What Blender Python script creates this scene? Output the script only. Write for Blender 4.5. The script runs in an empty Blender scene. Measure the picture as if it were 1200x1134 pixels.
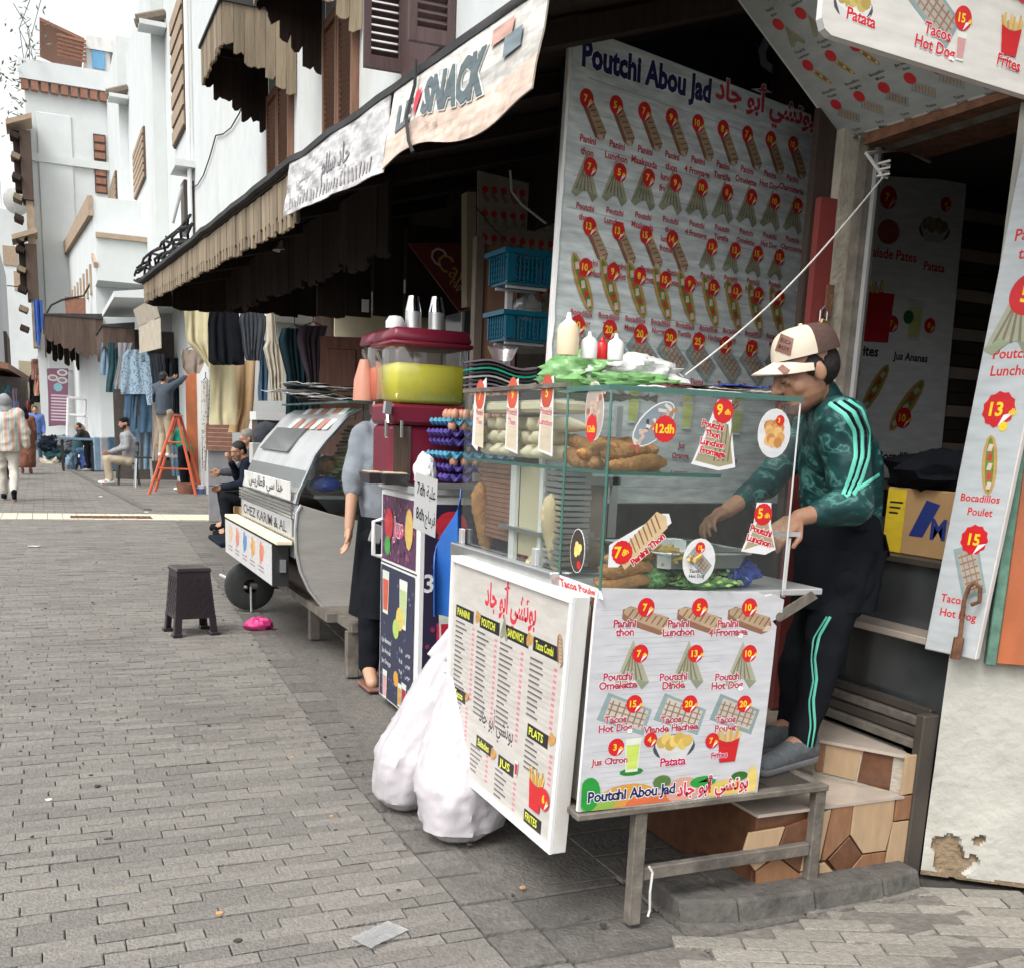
import bpy, bmesh, math, random
from math import sin, cos, pi, radians, atan2, sqrt
from mathutils import Vector, Matrix, noise
random.seed(7)
V = Vector
SC = bpy.context.scene
COL = SC.collection
# ---------------------------------------------------------------- camera
F_, PX, PY, EYE, PITCH, YAW, ROLL = 1220.0, 600.0, 770.0, 1.4, radians(11.9407), radians(24.2375), 0.042
_f0, _u0, _r0 = V((sin(YAW), cos(YAW), 0)), V((0, 0, 1)), V((cos(YAW), -sin(YAW), 0))
FWD = _f0*cos(PITCH) - _u0*sin(PITCH)
UPV = _u0*cos(PITCH) + _f0*sin(PITCH)
CX = _r0*cos(ROLL) + UPV*sin(ROLL)
CY = -_r0*sin(ROLL) + UPV*cos(ROLL)
cam = bpy.data.objects.new('camera', bpy.data.cameras.new('camera'))
COL.objects.link(cam); SC.camera = cam
cam.matrix_world = Matrix(((CX.x, CY.x, -FWD.x, 0), (CX.y, CY.y, -FWD.y, 0), (CX.z, CY.z, -FWD.z, EYE), (0, 0, 0, 1)))
cam.data.sensor_width = 36; cam.data.lens = 36*F_/1200; cam.data.shift_y = 203/1200
cam.data.clip_end = 600; cam.data.clip_start = 0.05
def at(px, py, x=None, y=None, z=None):
    "the point of the place seen at pixel (px,py) of the 1200x1134 photograph, on the plane x=, y= or z="
    d = FWD + CX*((px-PX)/F_) + CY*((PY-py)/F_)
    t = x/d.x if x is not None else (y/d.y if y is not None else (z-EYE)/d.z)
    return V((0, 0, EYE)) + d*t
def onplane(px, py, A, U):
    d = FWD + CX*((px-PX)/F_) + CY*((PY-py)/F_); N = V((U.y, -U.x, 0))
    return V((0, 0, EYE)) + d*((V(A)-V((0, 0, EYE))).dot(N)/d.dot(N))
# ---------------------------------------------------------------- world, sun, exposure
W = bpy.data.worlds.new('World'); SC.world = W; W.use_nodes = True
wn = W.node_tree.nodes; wl_ = W.node_tree.links
bg = wn['Background']; sky = wn.new('ShaderNodeTexSky'); sky.sky_type = 'NISHITA'; sky.sun_disc = False
SUN_EL, SUN_AZ = radians(54), radians(236)
sky.sun_elevation = SUN_EL; sky.sun_rotation = SUN_AZ; sky.dust_density = 4; sky.air_density = 1.2
hs = wn.new('ShaderNodeHueSaturation'); hs.inputs['Saturation'].default_value = 0.10; hs.inputs['Value'].default_value = 1.25
wl_.new(sky.outputs[0], hs.inputs['Color']); wl_.new(hs.outputs[0], bg.inputs[0]); bg.inputs[1].default_value = 0.15
sl = bpy.data.lights.new('sun', 'SUN'); sl.energy = .85; sl.angle = radians(24); sl.color = (1, .965, .91)
so = bpy.data.objects.new('sun', sl); COL.objects.link(so)
sd = V((sin(SUN_AZ)*cos(SUN_EL), cos(SUN_AZ)*cos(SUN_EL), sin(SUN_EL)))
so.rotation_euler = sd.to_track_quat('Z', 'Y').to_euler()
SC.view_settings.view_transform = 'Standard'; SC.view_settings.look = 'None'
SC.view_settings.exposure = 0.68; SC.view_settings.gamma = 1; SC.view_settings.use_curve_mapping = False
SC.cycles.max_bounces = 8; SC.cycles.transparent_max_bounces = 16; SC.cycles.diffuse_bounces = 4
# ---------------------------------------------------------------- materials
MT = {}
def mat(name, col, rough=.6, metal=0, var=.18, scale=6, stretch=(1, 1, 1), bump=.15, bscale=None, stain=None, stamt=.5, stscale=1.5, rnd=0, spec=.5, trans=0, sub=0):
    m = bpy.data.materials.new(name); m.use_nodes = True; MT[name] = m
    t = m.node_tree; n = t.nodes; l = t.links; b = n['Principled BSDF']
    b.inputs['Roughness'].default_value = rough; b.inputs['Metallic'].default_value = metal
    b.inputs['Specular IOR Level'].default_value = spec
    if trans: b.inputs['Transmission Weight'].default_value = trans
    if sub:
        b.inputs['Subsurface Weight'].default_value = sub; b.inputs['Subsurface Radius'].default_value = (.01, .004, .002)
    tc = n.new('ShaderNodeTexCoord'); mp = n.new('ShaderNodeMapping'); mp.inputs['Scale'].default_value = stretch
    l.new(tc.outputs['Object'], mp.inputs[0])
    nz = n.new('ShaderNodeTexNoise'); nz.inputs['Scale'].default_value = scale; nz.inputs['Detail'].default_value = 6; nz.inputs['Roughness'].default_value = .6
    l.new(mp.outputs[0], nz.inputs['Vector'])
    mr = n.new('ShaderNodeMapRange'); mr.inputs['From Min'].default_value = .25; mr.inputs['From Max'].default_value = .75
    mr.inputs['To Min'].default_value = 1-var; mr.inputs['To Max'].default_value = 1+var
    l.new(nz.outputs['Fac'], mr.inputs[0])
    vm = n.new('ShaderNodeVectorMath'); vm.operation = 'SCALE'; vm.inputs[0].default_value = col; l.new(mr.outputs[0], vm.inputs['Scale'])
    out = vm.outputs[0]
    if rnd:
        oi = n.new('ShaderNodeObjectInfo'); ge = n.new('ShaderNodeNewGeometry')
        a = n.new('ShaderNodeMath'); a.operation = 'ADD'; l.new(oi.outputs['Random'], a.inputs[0]); l.new(ge.outputs['Random Per Island'], a.inputs[1])
        f = n.new('ShaderNodeMath'); f.operation = 'FRACT'; l.new(a.outputs[0], f.inputs[0])
        r2 = n.new('ShaderNodeMapRange'); r2.inputs['To Min'].default_value = 1-rnd; r2.inputs['To Max'].default_value = 1+rnd; l.new(f.outputs[0], r2.inputs[0])
        v2 = n.new('ShaderNodeVectorMath'); v2.operation = 'SCALE'; l.new(out, v2.inputs[0]); l.new(r2.outputs[0], v2.inputs['Scale']); out = v2.outputs[0]
    if stain:
        ns = n.new('ShaderNodeTexNoise'); ns.inputs['Scale'].default_value = stscale; ns.inputs['Detail'].default_value = 8; ns.inputs['Roughness'].default_value = .65
        ms = n.new('ShaderNodeMapping'); ms.inputs['Scale'].default_value = (1, 1, .45) if stretch == (1, 1, 1) else stretch
        l.new(tc.outputs['Object'], ms.inputs[0]); l.new(ms.outputs[0], ns.inputs['Vector'])
        r3 = n.new('ShaderNodeMapRange'); r3.inputs['From Min'].default_value = .5; r3.inputs['From Max'].default_value = .72; r3.inputs['To Max'].default_value = stamt
        l.new(ns.outputs['Fac'], r3.inputs[0])
        mx = n.new('ShaderNodeMix'); mx.data_type = 'RGBA'; l.new(r3.outputs[0], mx.inputs['Factor']); l.new(out, mx.inputs['A']); mx.inputs['B'].default_value = (*stain, 1)
        out = mx.outputs['Result']
    l.new(out, b.inputs['Base Color'])
    if bump:
        nb = n.new('ShaderNodeTexNoise'); nb.inputs['Scale'].default_value = bscale or scale*5; nb.inputs['Detail'].default_value = 5; l.new(mp.outputs[0], nb.inputs['Vector'])
        bp = n.new('ShaderNodeBump'); bp.inputs['Strength'].default_value = bump; bp.inputs['Distance'].default_value = .01
        l.new(nb.outputs['Fac'], bp.inputs['Height']); l.new(bp.outputs[0], b.inputs['Normal'])
    return m
def pattern(m, kind, cols, scale, stretch=(1, 1, 1), rough=None):
    "replace the base colour by a stepped pattern (cloth prints, camouflage, plaid)"
    t = m.node_tree; n = t.nodes; l = t.links; b = n['Principled BSDF']
    tc = n.new('ShaderNodeTexCoord'); mp = n.new('ShaderNodeMapping'); mp.inputs['Scale'].default_value = stretch; l.new(tc.outputs['Object'], mp.inputs[0])
    if kind == 'wave':
        w = n.new('ShaderNodeTexWave'); w.inputs['Scale'].default_value = scale; w.inputs['Distortion'].default_value = .6; o = w.outputs['Fac']
    elif kind == 'camo':
        w = n.new('ShaderNodeTexNoise'); w.inputs['Scale'].default_value = scale; w.inputs['Detail'].default_value = 4; w.inputs['Distortion'].default_value = 1.6; o = w.outputs['Fac']
    else:
        w = n.new('ShaderNodeTexVoronoi'); w.inputs['Scale'].default_value = scale; o = w.outputs['Distance']
    l.new(mp.outputs[0], w.inputs['Vector'])
    cr = n.new('ShaderNodeValToRGB'); cr.color_ramp.interpolation = 'LINEAR'
    e = cr.color_ramp.elements
    while len(e) < len(cols): e.new(.5)
    for i, (p, c) in enumerate(cols): e[i].position = p; e[i].color = (*c, 1)
    l.new(o, cr.inputs[0]); l.new(cr.outputs[0], b.inputs['Base Color'])
    return m
def glassmat(name, tint, refl=.12, rough=.03, alpha=.06, acol=(.6, .7, .68)):
    m = bpy.data.materials.new(name); m.use_nodes = True; MT[name] = m
    t = m.node_tree; n = t.nodes; l = t.links; n.clear()
    o = n.new('ShaderNodeOutputMaterial'); tr = n.new('ShaderNodeBsdfTransparent'); tr.inputs[0].default_value = (*tint, 1)
    gl = n.new('ShaderNodeBsdfGlossy'); gl.inputs['Roughness'].default_value = rough
    df = n.new('ShaderNodeBsdfDiffuse'); df.inputs[0].default_value = (*acol, 1)
    m0 = n.new('ShaderNodeMixShader'); m0.inputs[0].default_value = alpha; l.new(tr.outputs[0], m0.inputs[1]); l.new(df.outputs[0], m0.inputs[2])
    lw = n.new('ShaderNodeLayerWeight'); lw.inputs[0].default_value = .5; pw = n.new('ShaderNodeMath'); pw.operation = 'POWER'; pw.inputs[1].default_value = 4; l.new(lw.outputs['Facing'], pw.inputs[0])
    mu = n.new('ShaderNodeMath'); mu.operation = 'MULTIPLY_ADD'; mu.inputs[1].default_value = .8; mu.inputs[2].default_value = refl*.3; l.new(pw.outputs[0], mu.inputs[0])
    mx = n.new('ShaderNodeMixShader'); l.new(mu.outputs[0], mx.inputs[0]); l.new(m0.outputs[0], mx.inputs[1]); l.new(gl.outputs[0], mx.inputs[2])
    l.new(mx.outputs[0], o.inputs[0]); return m
def printmat(name, rough=.45, wear=.1):
    m = bpy.data.materials.new(name); m.use_nodes = True; MT[name] = m
    t = m.node_tree; n = t.nodes; l = t.links; b = n['Principled BSDF']; b.inputs['Roughness'].default_value = rough
    a = n.new('ShaderNodeAttribute'); a.attribute_name = 'Col'
    tc = n.new('ShaderNodeTexCoord'); mp = n.new('ShaderNodeMapping'); mp.inputs['Scale'].default_value = (1, 1, 5); l.new(tc.outputs['Object'], mp.inputs[0])
    nz = n.new('ShaderNodeTexNoise'); nz.inputs['Scale'].default_value = 9; nz.inputs['Detail'].default_value = 7; l.new(mp.outputs[0], nz.inputs['Vector'])
    mr = n.new('ShaderNodeMapRange'); mr.inputs['From Min'].default_value = .3; mr.inputs['From Max'].default_value = .7; mr.inputs['To Min'].default_value = 1-wear; mr.inputs['To Max'].default_value = 1+wear; l.new(nz.outputs['Fac'], mr.inputs[0])
    vm = n.new('ShaderNodeVectorMath'); vm.operation = 'SCALE'; l.new(a.outputs['Color'], vm.inputs[0]); l.new(mr.outputs[0], vm.inputs['Scale']); l.new(vm.outputs[0], b.inputs['Base Color'])
    return m
PR = printmat('printed_vinyl'); PRF = printmat('faded_print', .8, .25)
wood = dict(stretch=(6, 6, .5), var=.35, scale=5, bump=.4)
mat('white_wall', (.60, .63, .625), .9, var=.07, scale=3, bump=.25, bscale=14, stain=(.50, .49, .44), stamt=.6, stscale=.9)
mat('white_wall_far', (.60, .63, .625), .9, var=.06, scale=1.5, bump=.1, stain=(.5, .5, .46), stamt=.5, stscale=.5)
mat('peeling_wall', (.45, .44, .39), .9, var=.14, scale=4, bump=.9, bscale=22, stain=(.30, .26, .19), stamt=.8, stscale=2.6)
mat('mud_plaster', (.22, .16, .10), .95, var=.4, scale=18, bump=1, bscale=60)
mat('coping', (.36, .27, .19), .9, var=.2)
mat('tile_eave', (.16, .13, .10), .9, var=.3, scale=12)
mat('terracotta', (.26, .12, .08), .8, var=.3, scale=10)
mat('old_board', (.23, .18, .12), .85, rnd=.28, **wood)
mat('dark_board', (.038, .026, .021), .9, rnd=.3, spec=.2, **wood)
mat('brown_board', (.085, .055, .04), .8, rnd=.2, **wood)
mat('shutter_brown', (.20, .10, .06), .7, **wood)
mat('shutter_dark', (.075, .042, .04), .6, **wood)
mat('bitumen', (.04, .04, .042), .9, var=.4, scale=4, bump=.6)
mat('door_wood', (.20, .075, .045), .55, **wood)
mat('orange_metal', (.42, .12, .045), .5, var=.2, scale=3, stain=(.12, .06, .03), stamt=.6)
mat('rusty', (.16, .07, .035), .8, var=.5, scale=25, bump=.6)
mat('flaked_green', (.10, .20, .15), .8, var=.4, scale=20, stain=(.16, .06, .03), stamt=.9, stscale=9)
mat('frame_metal', (.17, .15, .125), .7, .25, var=.5, scale=14, bump=.3, stain=(.05, .045, .04), stamt=.7, stscale=6)
mat('steel', (.55, .56, .56), .3, .85, var=.12, scale=8, bump=.05)
mat('alu', (.62, .63, .63), .45, .6, var=.1, scale=6, bump=.05, stain=(.35, .33, .3), stamt=.4)
mat('chrome', (.75, .77, .78), .12, 1, var=.03, bump=0)
mat('grey_ply', (.36, .345, .32), .6, var=.12, scale=4, stretch=(1, 1, 6), bump=.15, stain=(.2, .18, .15), stamt=.4)
mat('white_frame', (.66, .65, .62), .5, var=.06, scale=4, bump=.1, stain=(.35, .3, .25), stamt=.5, stscale=4)
mat('white_plastic', (.75, .75, .74), .35, var=.04, bump=.05)
mat('sack', (.50, .47, .49), .42, var=.08, scale=5, bump=1.0, bscale=9, stretch=(1, 1, .6))
mat('brick', (.19, .177, .158), .72, var=.30, scale=42, bump=.9, bscale=85, rnd=.16, stain=(.115, .103, .09), stamt=.75, stscale=1.1)
mat('brick_light', (.25, .232, .20), .8, var=.28, scale=42, bump=.9, bscale=85, rnd=.16, stain=(.16, .15, .13), stamt=.8, stscale=1.2)
mat('joint', (.05, .045, .04), .95, var=.3, scale=30, bump=.5)
mat('slab', (.15, .139, .124), .6, var=.35, scale=30, bump=.8, bscale=70, rnd=.18, stain=(.06, .058, .055), stamt=.7, stscale=1.2)
mat('kerb_concrete', (.08, .074, .066), .85, var=.5, scale=14, bump=1, bscale=35)
mat('pale_stone', (.62, .56, .43), .8, var=.12, scale=6, bump=.3)
mat('far_paving', (.21, .2, .19), .85, var=.2, scale=10, bump=.4)
mat('dark_metal', (.03, .03, .03), .5, .3, var=.2)
mat('black_plastic', (.035, .03, .035), .4, var=.1, bump=.1)
mat('stool_brown', (.024, .017, .021), .3, var=.12, bump=.1)
mat('rubber', (.025, .025, .025), .8, var=.3, scale=30)
mat('maroon', (.16, .012, .03), .3, var=.05, bump=0)
mat('cloth_black', (.008, .009, .012), .85, var=.3, scale=10, bump=.2)
mat('cloth_navy', (.009, .013, .022), .85, var=.3, scale=10, bump=.2)
mat('cloth_dark', (.05, .055, .065), .85, var=.3, bump=.2)
mat('cloth_yellow', (.60, .54, .34), .85, var=.08, bump=.2)
mat('cloth_peach', (.62, .42, .24), .85, var=.08, bump=.2)
mat('cloth_grey', (.27, .27, .285), .9, var=.2, bump=.2)
mat('cloth_teal', (.03, .07, .085), .85, var=.2, bump=.2)
mat('cloth_mauve', (.13, .10, .13), .85, var=.2, bump=.2)
mat('cloth_cream', (.45, .40, .32), .85, var=.2, bump=.2)
mat('cloth_white', (.7, .7, .7), .85, var=.1, bump=.2)
mat('denim', (.06, .11, .17), .9, var=.3, scale=5, bump=.2)
mat('denim_light', (.15, .23, .31), .9, var=.25, scale=5, bump=.2)
mat('beige_trousers', (.36, .30, .22), .9, var=.1, bump=.2)
mat('offwhite_trousers', (.52, .49, .43), .9, var=.1, bump=.2)
mat('sweater', (.235, .26, .29), .95, var=.12, scale=9, bump=.4, bscale=140)
mat('shirt_blue', (.10, .17, .42), .9, var=.1, bump=.2)
mat('robe_brown', (.17, .065, .04), .9, var=.15, bump=.2)
mat('green_top', (.0, .22, .14), .9, var=.1, bump=.2)
pattern(mat('plaid', (.05, .06, .08), .9), 'wave', [(0, (.03, .035, .05)), (.5, (.12, .15, .18)), (1, (.04, .05, .07))], 9)
pattern(mat('poncho', (.5, .5, .5), .9), 'wave', [(0, (.52, .33, .27)), (.3, (.58, .52, .44)), (.5, (.22, .46, .48)), (.75, (.56, .52, .45)), (1, (.5, .33, .26))], 1.5, (1, .3, .1))
pattern(mat('floral', (.5, .5, .5), .9), 'vor', [(0, (.10, .09, .08)), (.25, (.22, .2, .18)), (.45, (.48, .46, .42)), (1, (.5, .48, .45))], 28)
pattern(mat('denim_dots', (.3, .4, .5), .9), 'vor', [(0, (.07, .12, .2)), (.3, (.12, .19, .27)), (.42, (.28, .38, .46)), (1, (.3, .4, .48))], 22)
pattern(mat('stripes_bw', (.5, .5, .5), .9), 'wave', [(0, (.02, .02, .02)), (.45, (.02, .02, .02)), (.55, (.7, .7, .7)), (1, (.7, .7, .7))], 2.6, (0, 0, 1))
pattern(mat('camo', (.0, .1, .1), .55, bump=.25), 'camo', [(0, (.0, .018, .021)), (.44, (.002, .036, .038)), (.535, (.003, .066, .062)), (.585, (.09, .22, .2)), (.62, (.006, .075, .07)), (1, (.0, .034, .037))], 9, (1, 1, 1.5))
mat('camo_plain', (.0, .045, .045), .6, var=.15); mat('mint', (.12, .55, .42), .5, var=.05, bump=0)
mat('skin', (.40, .21, .13), .5, var=.08, scale=18, bump=.12, bscale=120, sub=.12); mat('skin_light', (.50, .29, .19), .5, var=.08, bump=.05, sub=.1)
mat('hair', (.012, .010, .009), .6, var=.4, scale=60, bump=.6); mat('hair_grey', (.22, .2, .18), .7, var=.4, scale=60, bump=.6)
mat('eye_white', (.6, .58, .55), .2, bump=0); mat('pupil', (.01, .008, .006), .1, bump=0); mat('lip', (.30, .12, .09), .5, bump=.05)
mat('cap_cream', (.62, .54, .43), .85, var=.06, bump=.2); mat('cap_brown', (.10, .055, .045), .9, var=.3, scale=90, bump=.5)
mat('leather', (.19, .085, .06), .6, var=.2)
mat('shoe_grey', (.10, .11, .12), .7, var=.3, scale=40, bump=.5); mat('sole', (.14, .14, .145), .7); mat('shoe_white', (.62, .63, .62), .6)
mat('orange_paint', (.55, .10, .04), .5, var=.1)
mat('blue_plastic', (.005, .18, .30), .35, var=.05, bump=.02)
mat('sign_red', (.17, .03, .026), .5, var=.15); mat('cream_board', (.55, .48, .33), .7, var=.1); mat('cream_poly', (.80, .70, .50), .6, var=.05)
mat('bread', (.42, .20, .07), .7, var=.5, scale=22, bump=.9, bscale=70); mat('bread_pale', (.62, .48, .29), .75, var=.2, scale=10, bump=.4)
mat('fry', (.62, .42, .12), .55, var=.2); mat('egg', (.50, .25, .15), .45, var=.08); mat('egg_blue', (.07, .28, .42), .8, var=.1); mat('egg_violet', (.075, .05, .26), .8, var=.1)
mat('salad', (.20, .30, .08), .5, var=.4, scale=30, bump=.6); mat('bag_green', (.17, .37, .13), .3, var=.3, scale=12, bump=.5, bscale=30); mat('bag_blue', (.03, .06, .35), .25, var=.4, scale=14, bump=.6)
mat('bag_clear', (.62, .63, .6), .25, var=.12, bump=.5, bscale=25); mat('pink_bag', (.62, .05, .22), .35, var=.15, bump=.5); mat('tomato', (.5, .06, .03), .35, var=.15)
mat('ketchup', (.5, .01, .012), .3, bump=0); mat('mayo', (.72, .60, .40), .35, bump=0)
mat('cardboard', (.45, .27, .12), .85, var=.1, scale=10, bump=.15)
mat('tarp_cover', (.34, .27, .22), .8, var=.15, scale=6, bump=.4); mat('blue_tarp', (.02, .12, .42), .5, var=.2)
mat('tile_dark', (.13, .058, .03), .22, stretch=(3, 3, 3), var=.28, scale=7, bump=.02); mat('tile_mid', (.25, .125, .066), .22, stretch=(9, 2, 2), var=.25, scale=4, bump=.02); mat('tile_light', (.42, .29, .175), .22, stretch=(8, 2, 2), var=.16, scale=4, bump=.02)
mat('tread_tile', (.45, .38, .32), .12, var=.25, scale=5, bump=.02); mat('plaster_dirty', (.42, .38, .31), .9, var=.2, scale=12, bump=.6, stain=(.16, .12, .08), stamt=.8, stscale=5)
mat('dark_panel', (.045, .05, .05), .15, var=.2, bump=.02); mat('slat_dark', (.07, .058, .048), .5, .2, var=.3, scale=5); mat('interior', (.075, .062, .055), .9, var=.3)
mat('wire', (.012, .012, .014), .6, bump=0); mat('rope', (.6, .58, .55), .8, bump=.2); mat('padlock', (.35, .2, .07), .4, .6)
mat('leaf', (.12, .14, .09), .6, var=.4, rnd=.35); mat('window_blue', (.12, .32, .52), .08, var=.05, bump=0); mat('window_dark', (.10, .115, .12), .1, var=.1, bump=0)
mat('satellite', (.5, .5, .48), .6); mat('bluecloth', (.03, .10, .35), .8)
mat('juice_yellow', (.62, .60, .03), .25, var=.04, bump=0, sub=.2); mat('juice_orange', (.75, .16, .06), .25, var=.04, bump=0, sub=.2); mat('cup_peach', (.55, .25, .17), .4, var=.05, bump=0)
glassmat('glass', (.96, .985, .975), .22, .02, .012); glassmat('glass_edge', (.35, .62, .55), .3, .1, .5, (.10, .27, .23)); glassmat('clear_plastic', (.95, .94, .93), .3, .08, .05, (.7, .65, .65)); glassmat('film', (.9, .9, .9), .5, .15, .3, (.7, .72, .72))
for _n, _m in MT.items():
    if _n.startswith('cloth') or _n in ('denim', 'sweater', 'plaid'): _m.node_tree.nodes['Principled BSDF'].inputs['Specular IOR Level'].default_value = .12
# ---------------------------------------------------------------- object helpers
def wloc(o):
    p = V((0, 0, 0))
    while o is not None: p += o.location; o = o.parent
    return p
def tag(o, label=None, cat=None, group=None, kind=None):
    for k, v in (('label', label), ('category', cat), ('group', group), ('kind', kind)):
        if v: o[k] = v
    return o
def T(name, label, cat, loc=(0, 0, 0), group=None, rz=0):
    o = bpy.data.objects.new(name, None); COL.objects.link(o); o.location = loc; o.rotation_euler.z = rz; o.empty_display_size = .1
    return tag(o, label, cat, group)
def copy_tree(o, parent=None):
    c = o.copy(); COL.objects.link(c); c.parent = parent
    for ch in o.children: copy_tree(ch, c)
    return c
def setcopy(o, loc, rz, label, group=None, s=None):
    o.location = loc; o.rotation_euler = (0, 0, rz); o['label'] = label
    if group: o['group'] = group
    if s: o.scale = (s, s, s)
    return o
class MB:
    def __init__(s): s.v = []; s.f = []; s.m = []; s.mats = []; s.c = None
    def mi(s, m):
        m = MT[m] if isinstance(m, str) else m
        if m not in s.mats: s.mats.append(m)
        return s.mats.index(m)
    def add(s, vs, fs, m):
        k = len(s.v); s.v += [V(p) for p in vs]; i = s.mi(m)
        for f in fs: s.f.append([a+k for a in f]); s.m.append(i)
        return s
    def box(s, c, d, m, rot=None, taper=1):
        x, y, z = d[0]/2, d[1]/2, d[2]/2; c = V(c)
        P = [V((a*x*(taper if e > 0 else 1), b*y*(taper if e > 0 else 1), e*z)) for e in (-1, 1) for a, b in ((-1, -1), (1, -1), (1, 1), (-1, 1))]
        if rot is not None: P = [rot @ p for p in P]
        return s.add([c+p for p in P], [(3, 2, 1, 0), (4, 5, 6, 7), (0, 1, 5, 4), (1, 2, 6, 5), (2, 3, 7, 6), (3, 0, 4, 7)], m)
    def bb(s, x0, x1, y0, y1, z0, z1, m): return s.box(((x0+x1)/2, (y0+y1)/2, (z0+z1)/2), (abs(x1-x0), abs(y1-y0), abs(z1-z0)), m)
    def prism(s, poly, a, b, m, ax='z'):
        P = {'z': lambda p, h: V((p[0], p[1], h)), 'y': lambda p, h: V((p[0], h, p[1])), 'x': lambda p, h: V((h, p[0], p[1]))}[ax]
        n = len(poly)
        return s.add([P(p, a) for p in poly]+[P(p, b) for p in poly], [list(range(n))[::-1], list(range(n, 2*n))]+[(i, (i+1) % n, n+(i+1) % n, n+i) for i in range(n)], m)
    def hexa(s, P, m):
        "eight corners: four bottom (ccw) and four top"
        return s.add(P, [(3, 2, 1, 0), (4, 5, 6, 7), (0, 1, 5, 4), (1, 2, 6, 5), (2, 3, 7, 6), (3, 0, 4, 7)], m)
    def slab(s, A, B, C, D, t, m):
        "a quad of thickness t (towards its back)"
        A, B, C, D = V(A), V(B), V(C), V(D); n = (B-A).cross(D-A).normalized()*-t
        return s.hexa([A+n, B+n, C+n, D+n, A, B, C, D], m)
    def tube(s, pts, r, m, n=6, cap=True):
        pts = [V(p) for p in pts]; R = r if isinstance(r, (list, tuple)) else [r]*len(pts); vs = []; fs = []; prev = None
        for i, p in enumerate(pts):
            d = (pts[min(i+1, len(pts)-1)]-pts[max(i-1, 0)]); d = d.normalized() if d.length > 1e-9 else V((0, 0, 1))
            a = prev if prev is not None else (V((0, 0, 1)) if abs(d.z) < .9 else V((1, 0, 0)))
            u = (a-d*a.dot(d)); u = u.normalized() if u.length > 1e-6 else d.orthogonal().normalized(); w = d.cross(u); prev = u
            vs += [p+(u*cos(2*pi*k/n)+w*sin(2*pi*k/n))*R[i] for k in range(n)]
        for i in range(len(pts)-1):
            for k in range(n): fs.append((i*n+k, i*n+(k+1) % n, (i+1)*n+(k+1) % n, (i+1)*n+k))
        if cap: fs.append(list(range(n))[::-1]); fs.append([len(vs)-n+k for k in range(n)])
        return s.add(vs, fs, m)
    def lathe(s, prof, c, m, n=16, ax=None, sq=(1, 1)):
        c = V(c); vs = []; fs = []; q = len(prof)
        for i in range(n):
            a = 2*pi*i/n
            for r, h in prof:
                p = V((r*cos(a)*sq[0], r*sin(a)*sq[1], h)); p = ax @ p if ax is not None else p
                vs.append(c+p)
        for i in range(n):
            for j in range(q-1): fs.append((i*q+j, ((i+1) % n)*q+j, ((i+1) % n)*q+j+1, i*q+j+1))
        return s.add(vs, fs, m)
    def ball(s, c, r, m, n=10, rot=None, fn=None):
        r = (r, r, r) if not isinstance(r, (tuple, list)) else r; c = V(c); vs = []; fs = []; h = max(4, n//2+1)
        for j in range(h+1):
            th = pi*j/h
            for i in range(n):
                u = V((sin(th)*cos(2*pi*i/n), sin(th)*sin(2*pi*i/n), cos(th)))
                k = fn(u) if fn else 1
                p = V((u.x*r[0]*k, u.y*r[1]*k, u.z*r[2]*k)); p = rot @ p if rot is not None else p
                vs.append(c+p)
        for j in range(h):
            for i in range(n): fs.append((j*n+i, (j+1)*n+i, (j+1)*n+(i+1) % n, j*n+(i+1) % n))
        return s.add(vs, fs, m)
    def grid(s, fn, nu, nv, m, thick=0):
        vs = [fn(i/nu, j/nv) for j in range(nv+1) for i in range(nu+1)]; q = nu+1
        fs = [(j*q+i, j*q+i+1, (j+1)*q+i+1, (j+1)*q+i) for j in range(nv) for i in range(nu)]
        if thick:
            k = len(vs); N = []
            for j in range(nv+1):
                for i in range(nu+1):
                    a = vs[j*q+min(i+1, nu)]-vs[j*q+max(i-1, 0)]; b = vs[min(j+1, nv)*q+i]-vs[max(j-1, 0)*q+i]
                    c = a.cross(b); N.append(c.normalized() if c.length > 1e-12 else V((0, 0, 1)))
            vs += [p-n_*thick for p, n_ in zip(vs, N)]
            fs += [tuple(a+k for a in f[::-1]) for f in fs]
            bd = [i for i in range(q)]+[j*q+nu for j in range(1, nv+1)]+[nv*q+i for i in range(nu-1, -1, -1)]+[j*q for j in range(nv-1, 0, -1)]
            fs += [(bd[(i+1) % len(bd)], bd[i], bd[i]+k, bd[(i+1) % len(bd)]+k) for i in range(len(bd))]
        return s.add(vs, fs, m)
    def build(s, name, parent=None, local=False, smooth=None, bev=0, label=None, weld=False, **tg):
        off = V((0, 0, 0)) if (local or parent is None) else wloc(parent)
        if parent is None and not local and s.v and tg.get('cat'):   # a single-mesh thing: origin at its base
            xs = [p.x for p in s.v]; ys = [p.y for p in s.v]; off = V(((min(xs)+max(xs))/2, (min(ys)+max(ys))/2, min(p.z for p in s.v)))
        me = bpy.data.meshes.new(name); me.from_pydata([p-off for p in s.v], [], s.f)
        for m in s.mats: me.materials.append(m)
        me.polygons.foreach_set('material_index', s.m)
        if s.c:
            ca = me.color_attributes.new('Col', 'FLOAT_COLOR', 'POINT')
            ca.data.foreach_set('color', [x for c in s.c for x in (*c, 1)])
        if bev or weld:
            bm = bmesh.new(); bm.from_mesh(me)
            if weld: bmesh.ops.remove_doubles(bm, verts=bm.verts, dist=1e-5)
            if bev:
                bmesh.ops.recalc_face_normals(bm, faces=bm.faces)
                es = [e for e in bm.edges if len(e.link_faces) == 2 and e.calc_face_angle(0) > .6]
                bmesh.ops.bevel(bm, geom=es, offset=bev, segments=1, affect='EDGES', clamp_overlap=True)
            bm.to_mesh(me); bm.free()
        if smooth is not None:
            me.shade_smooth(); me.set_sharp_from_angle(angle=radians(smooth))
        me.update()
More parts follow.
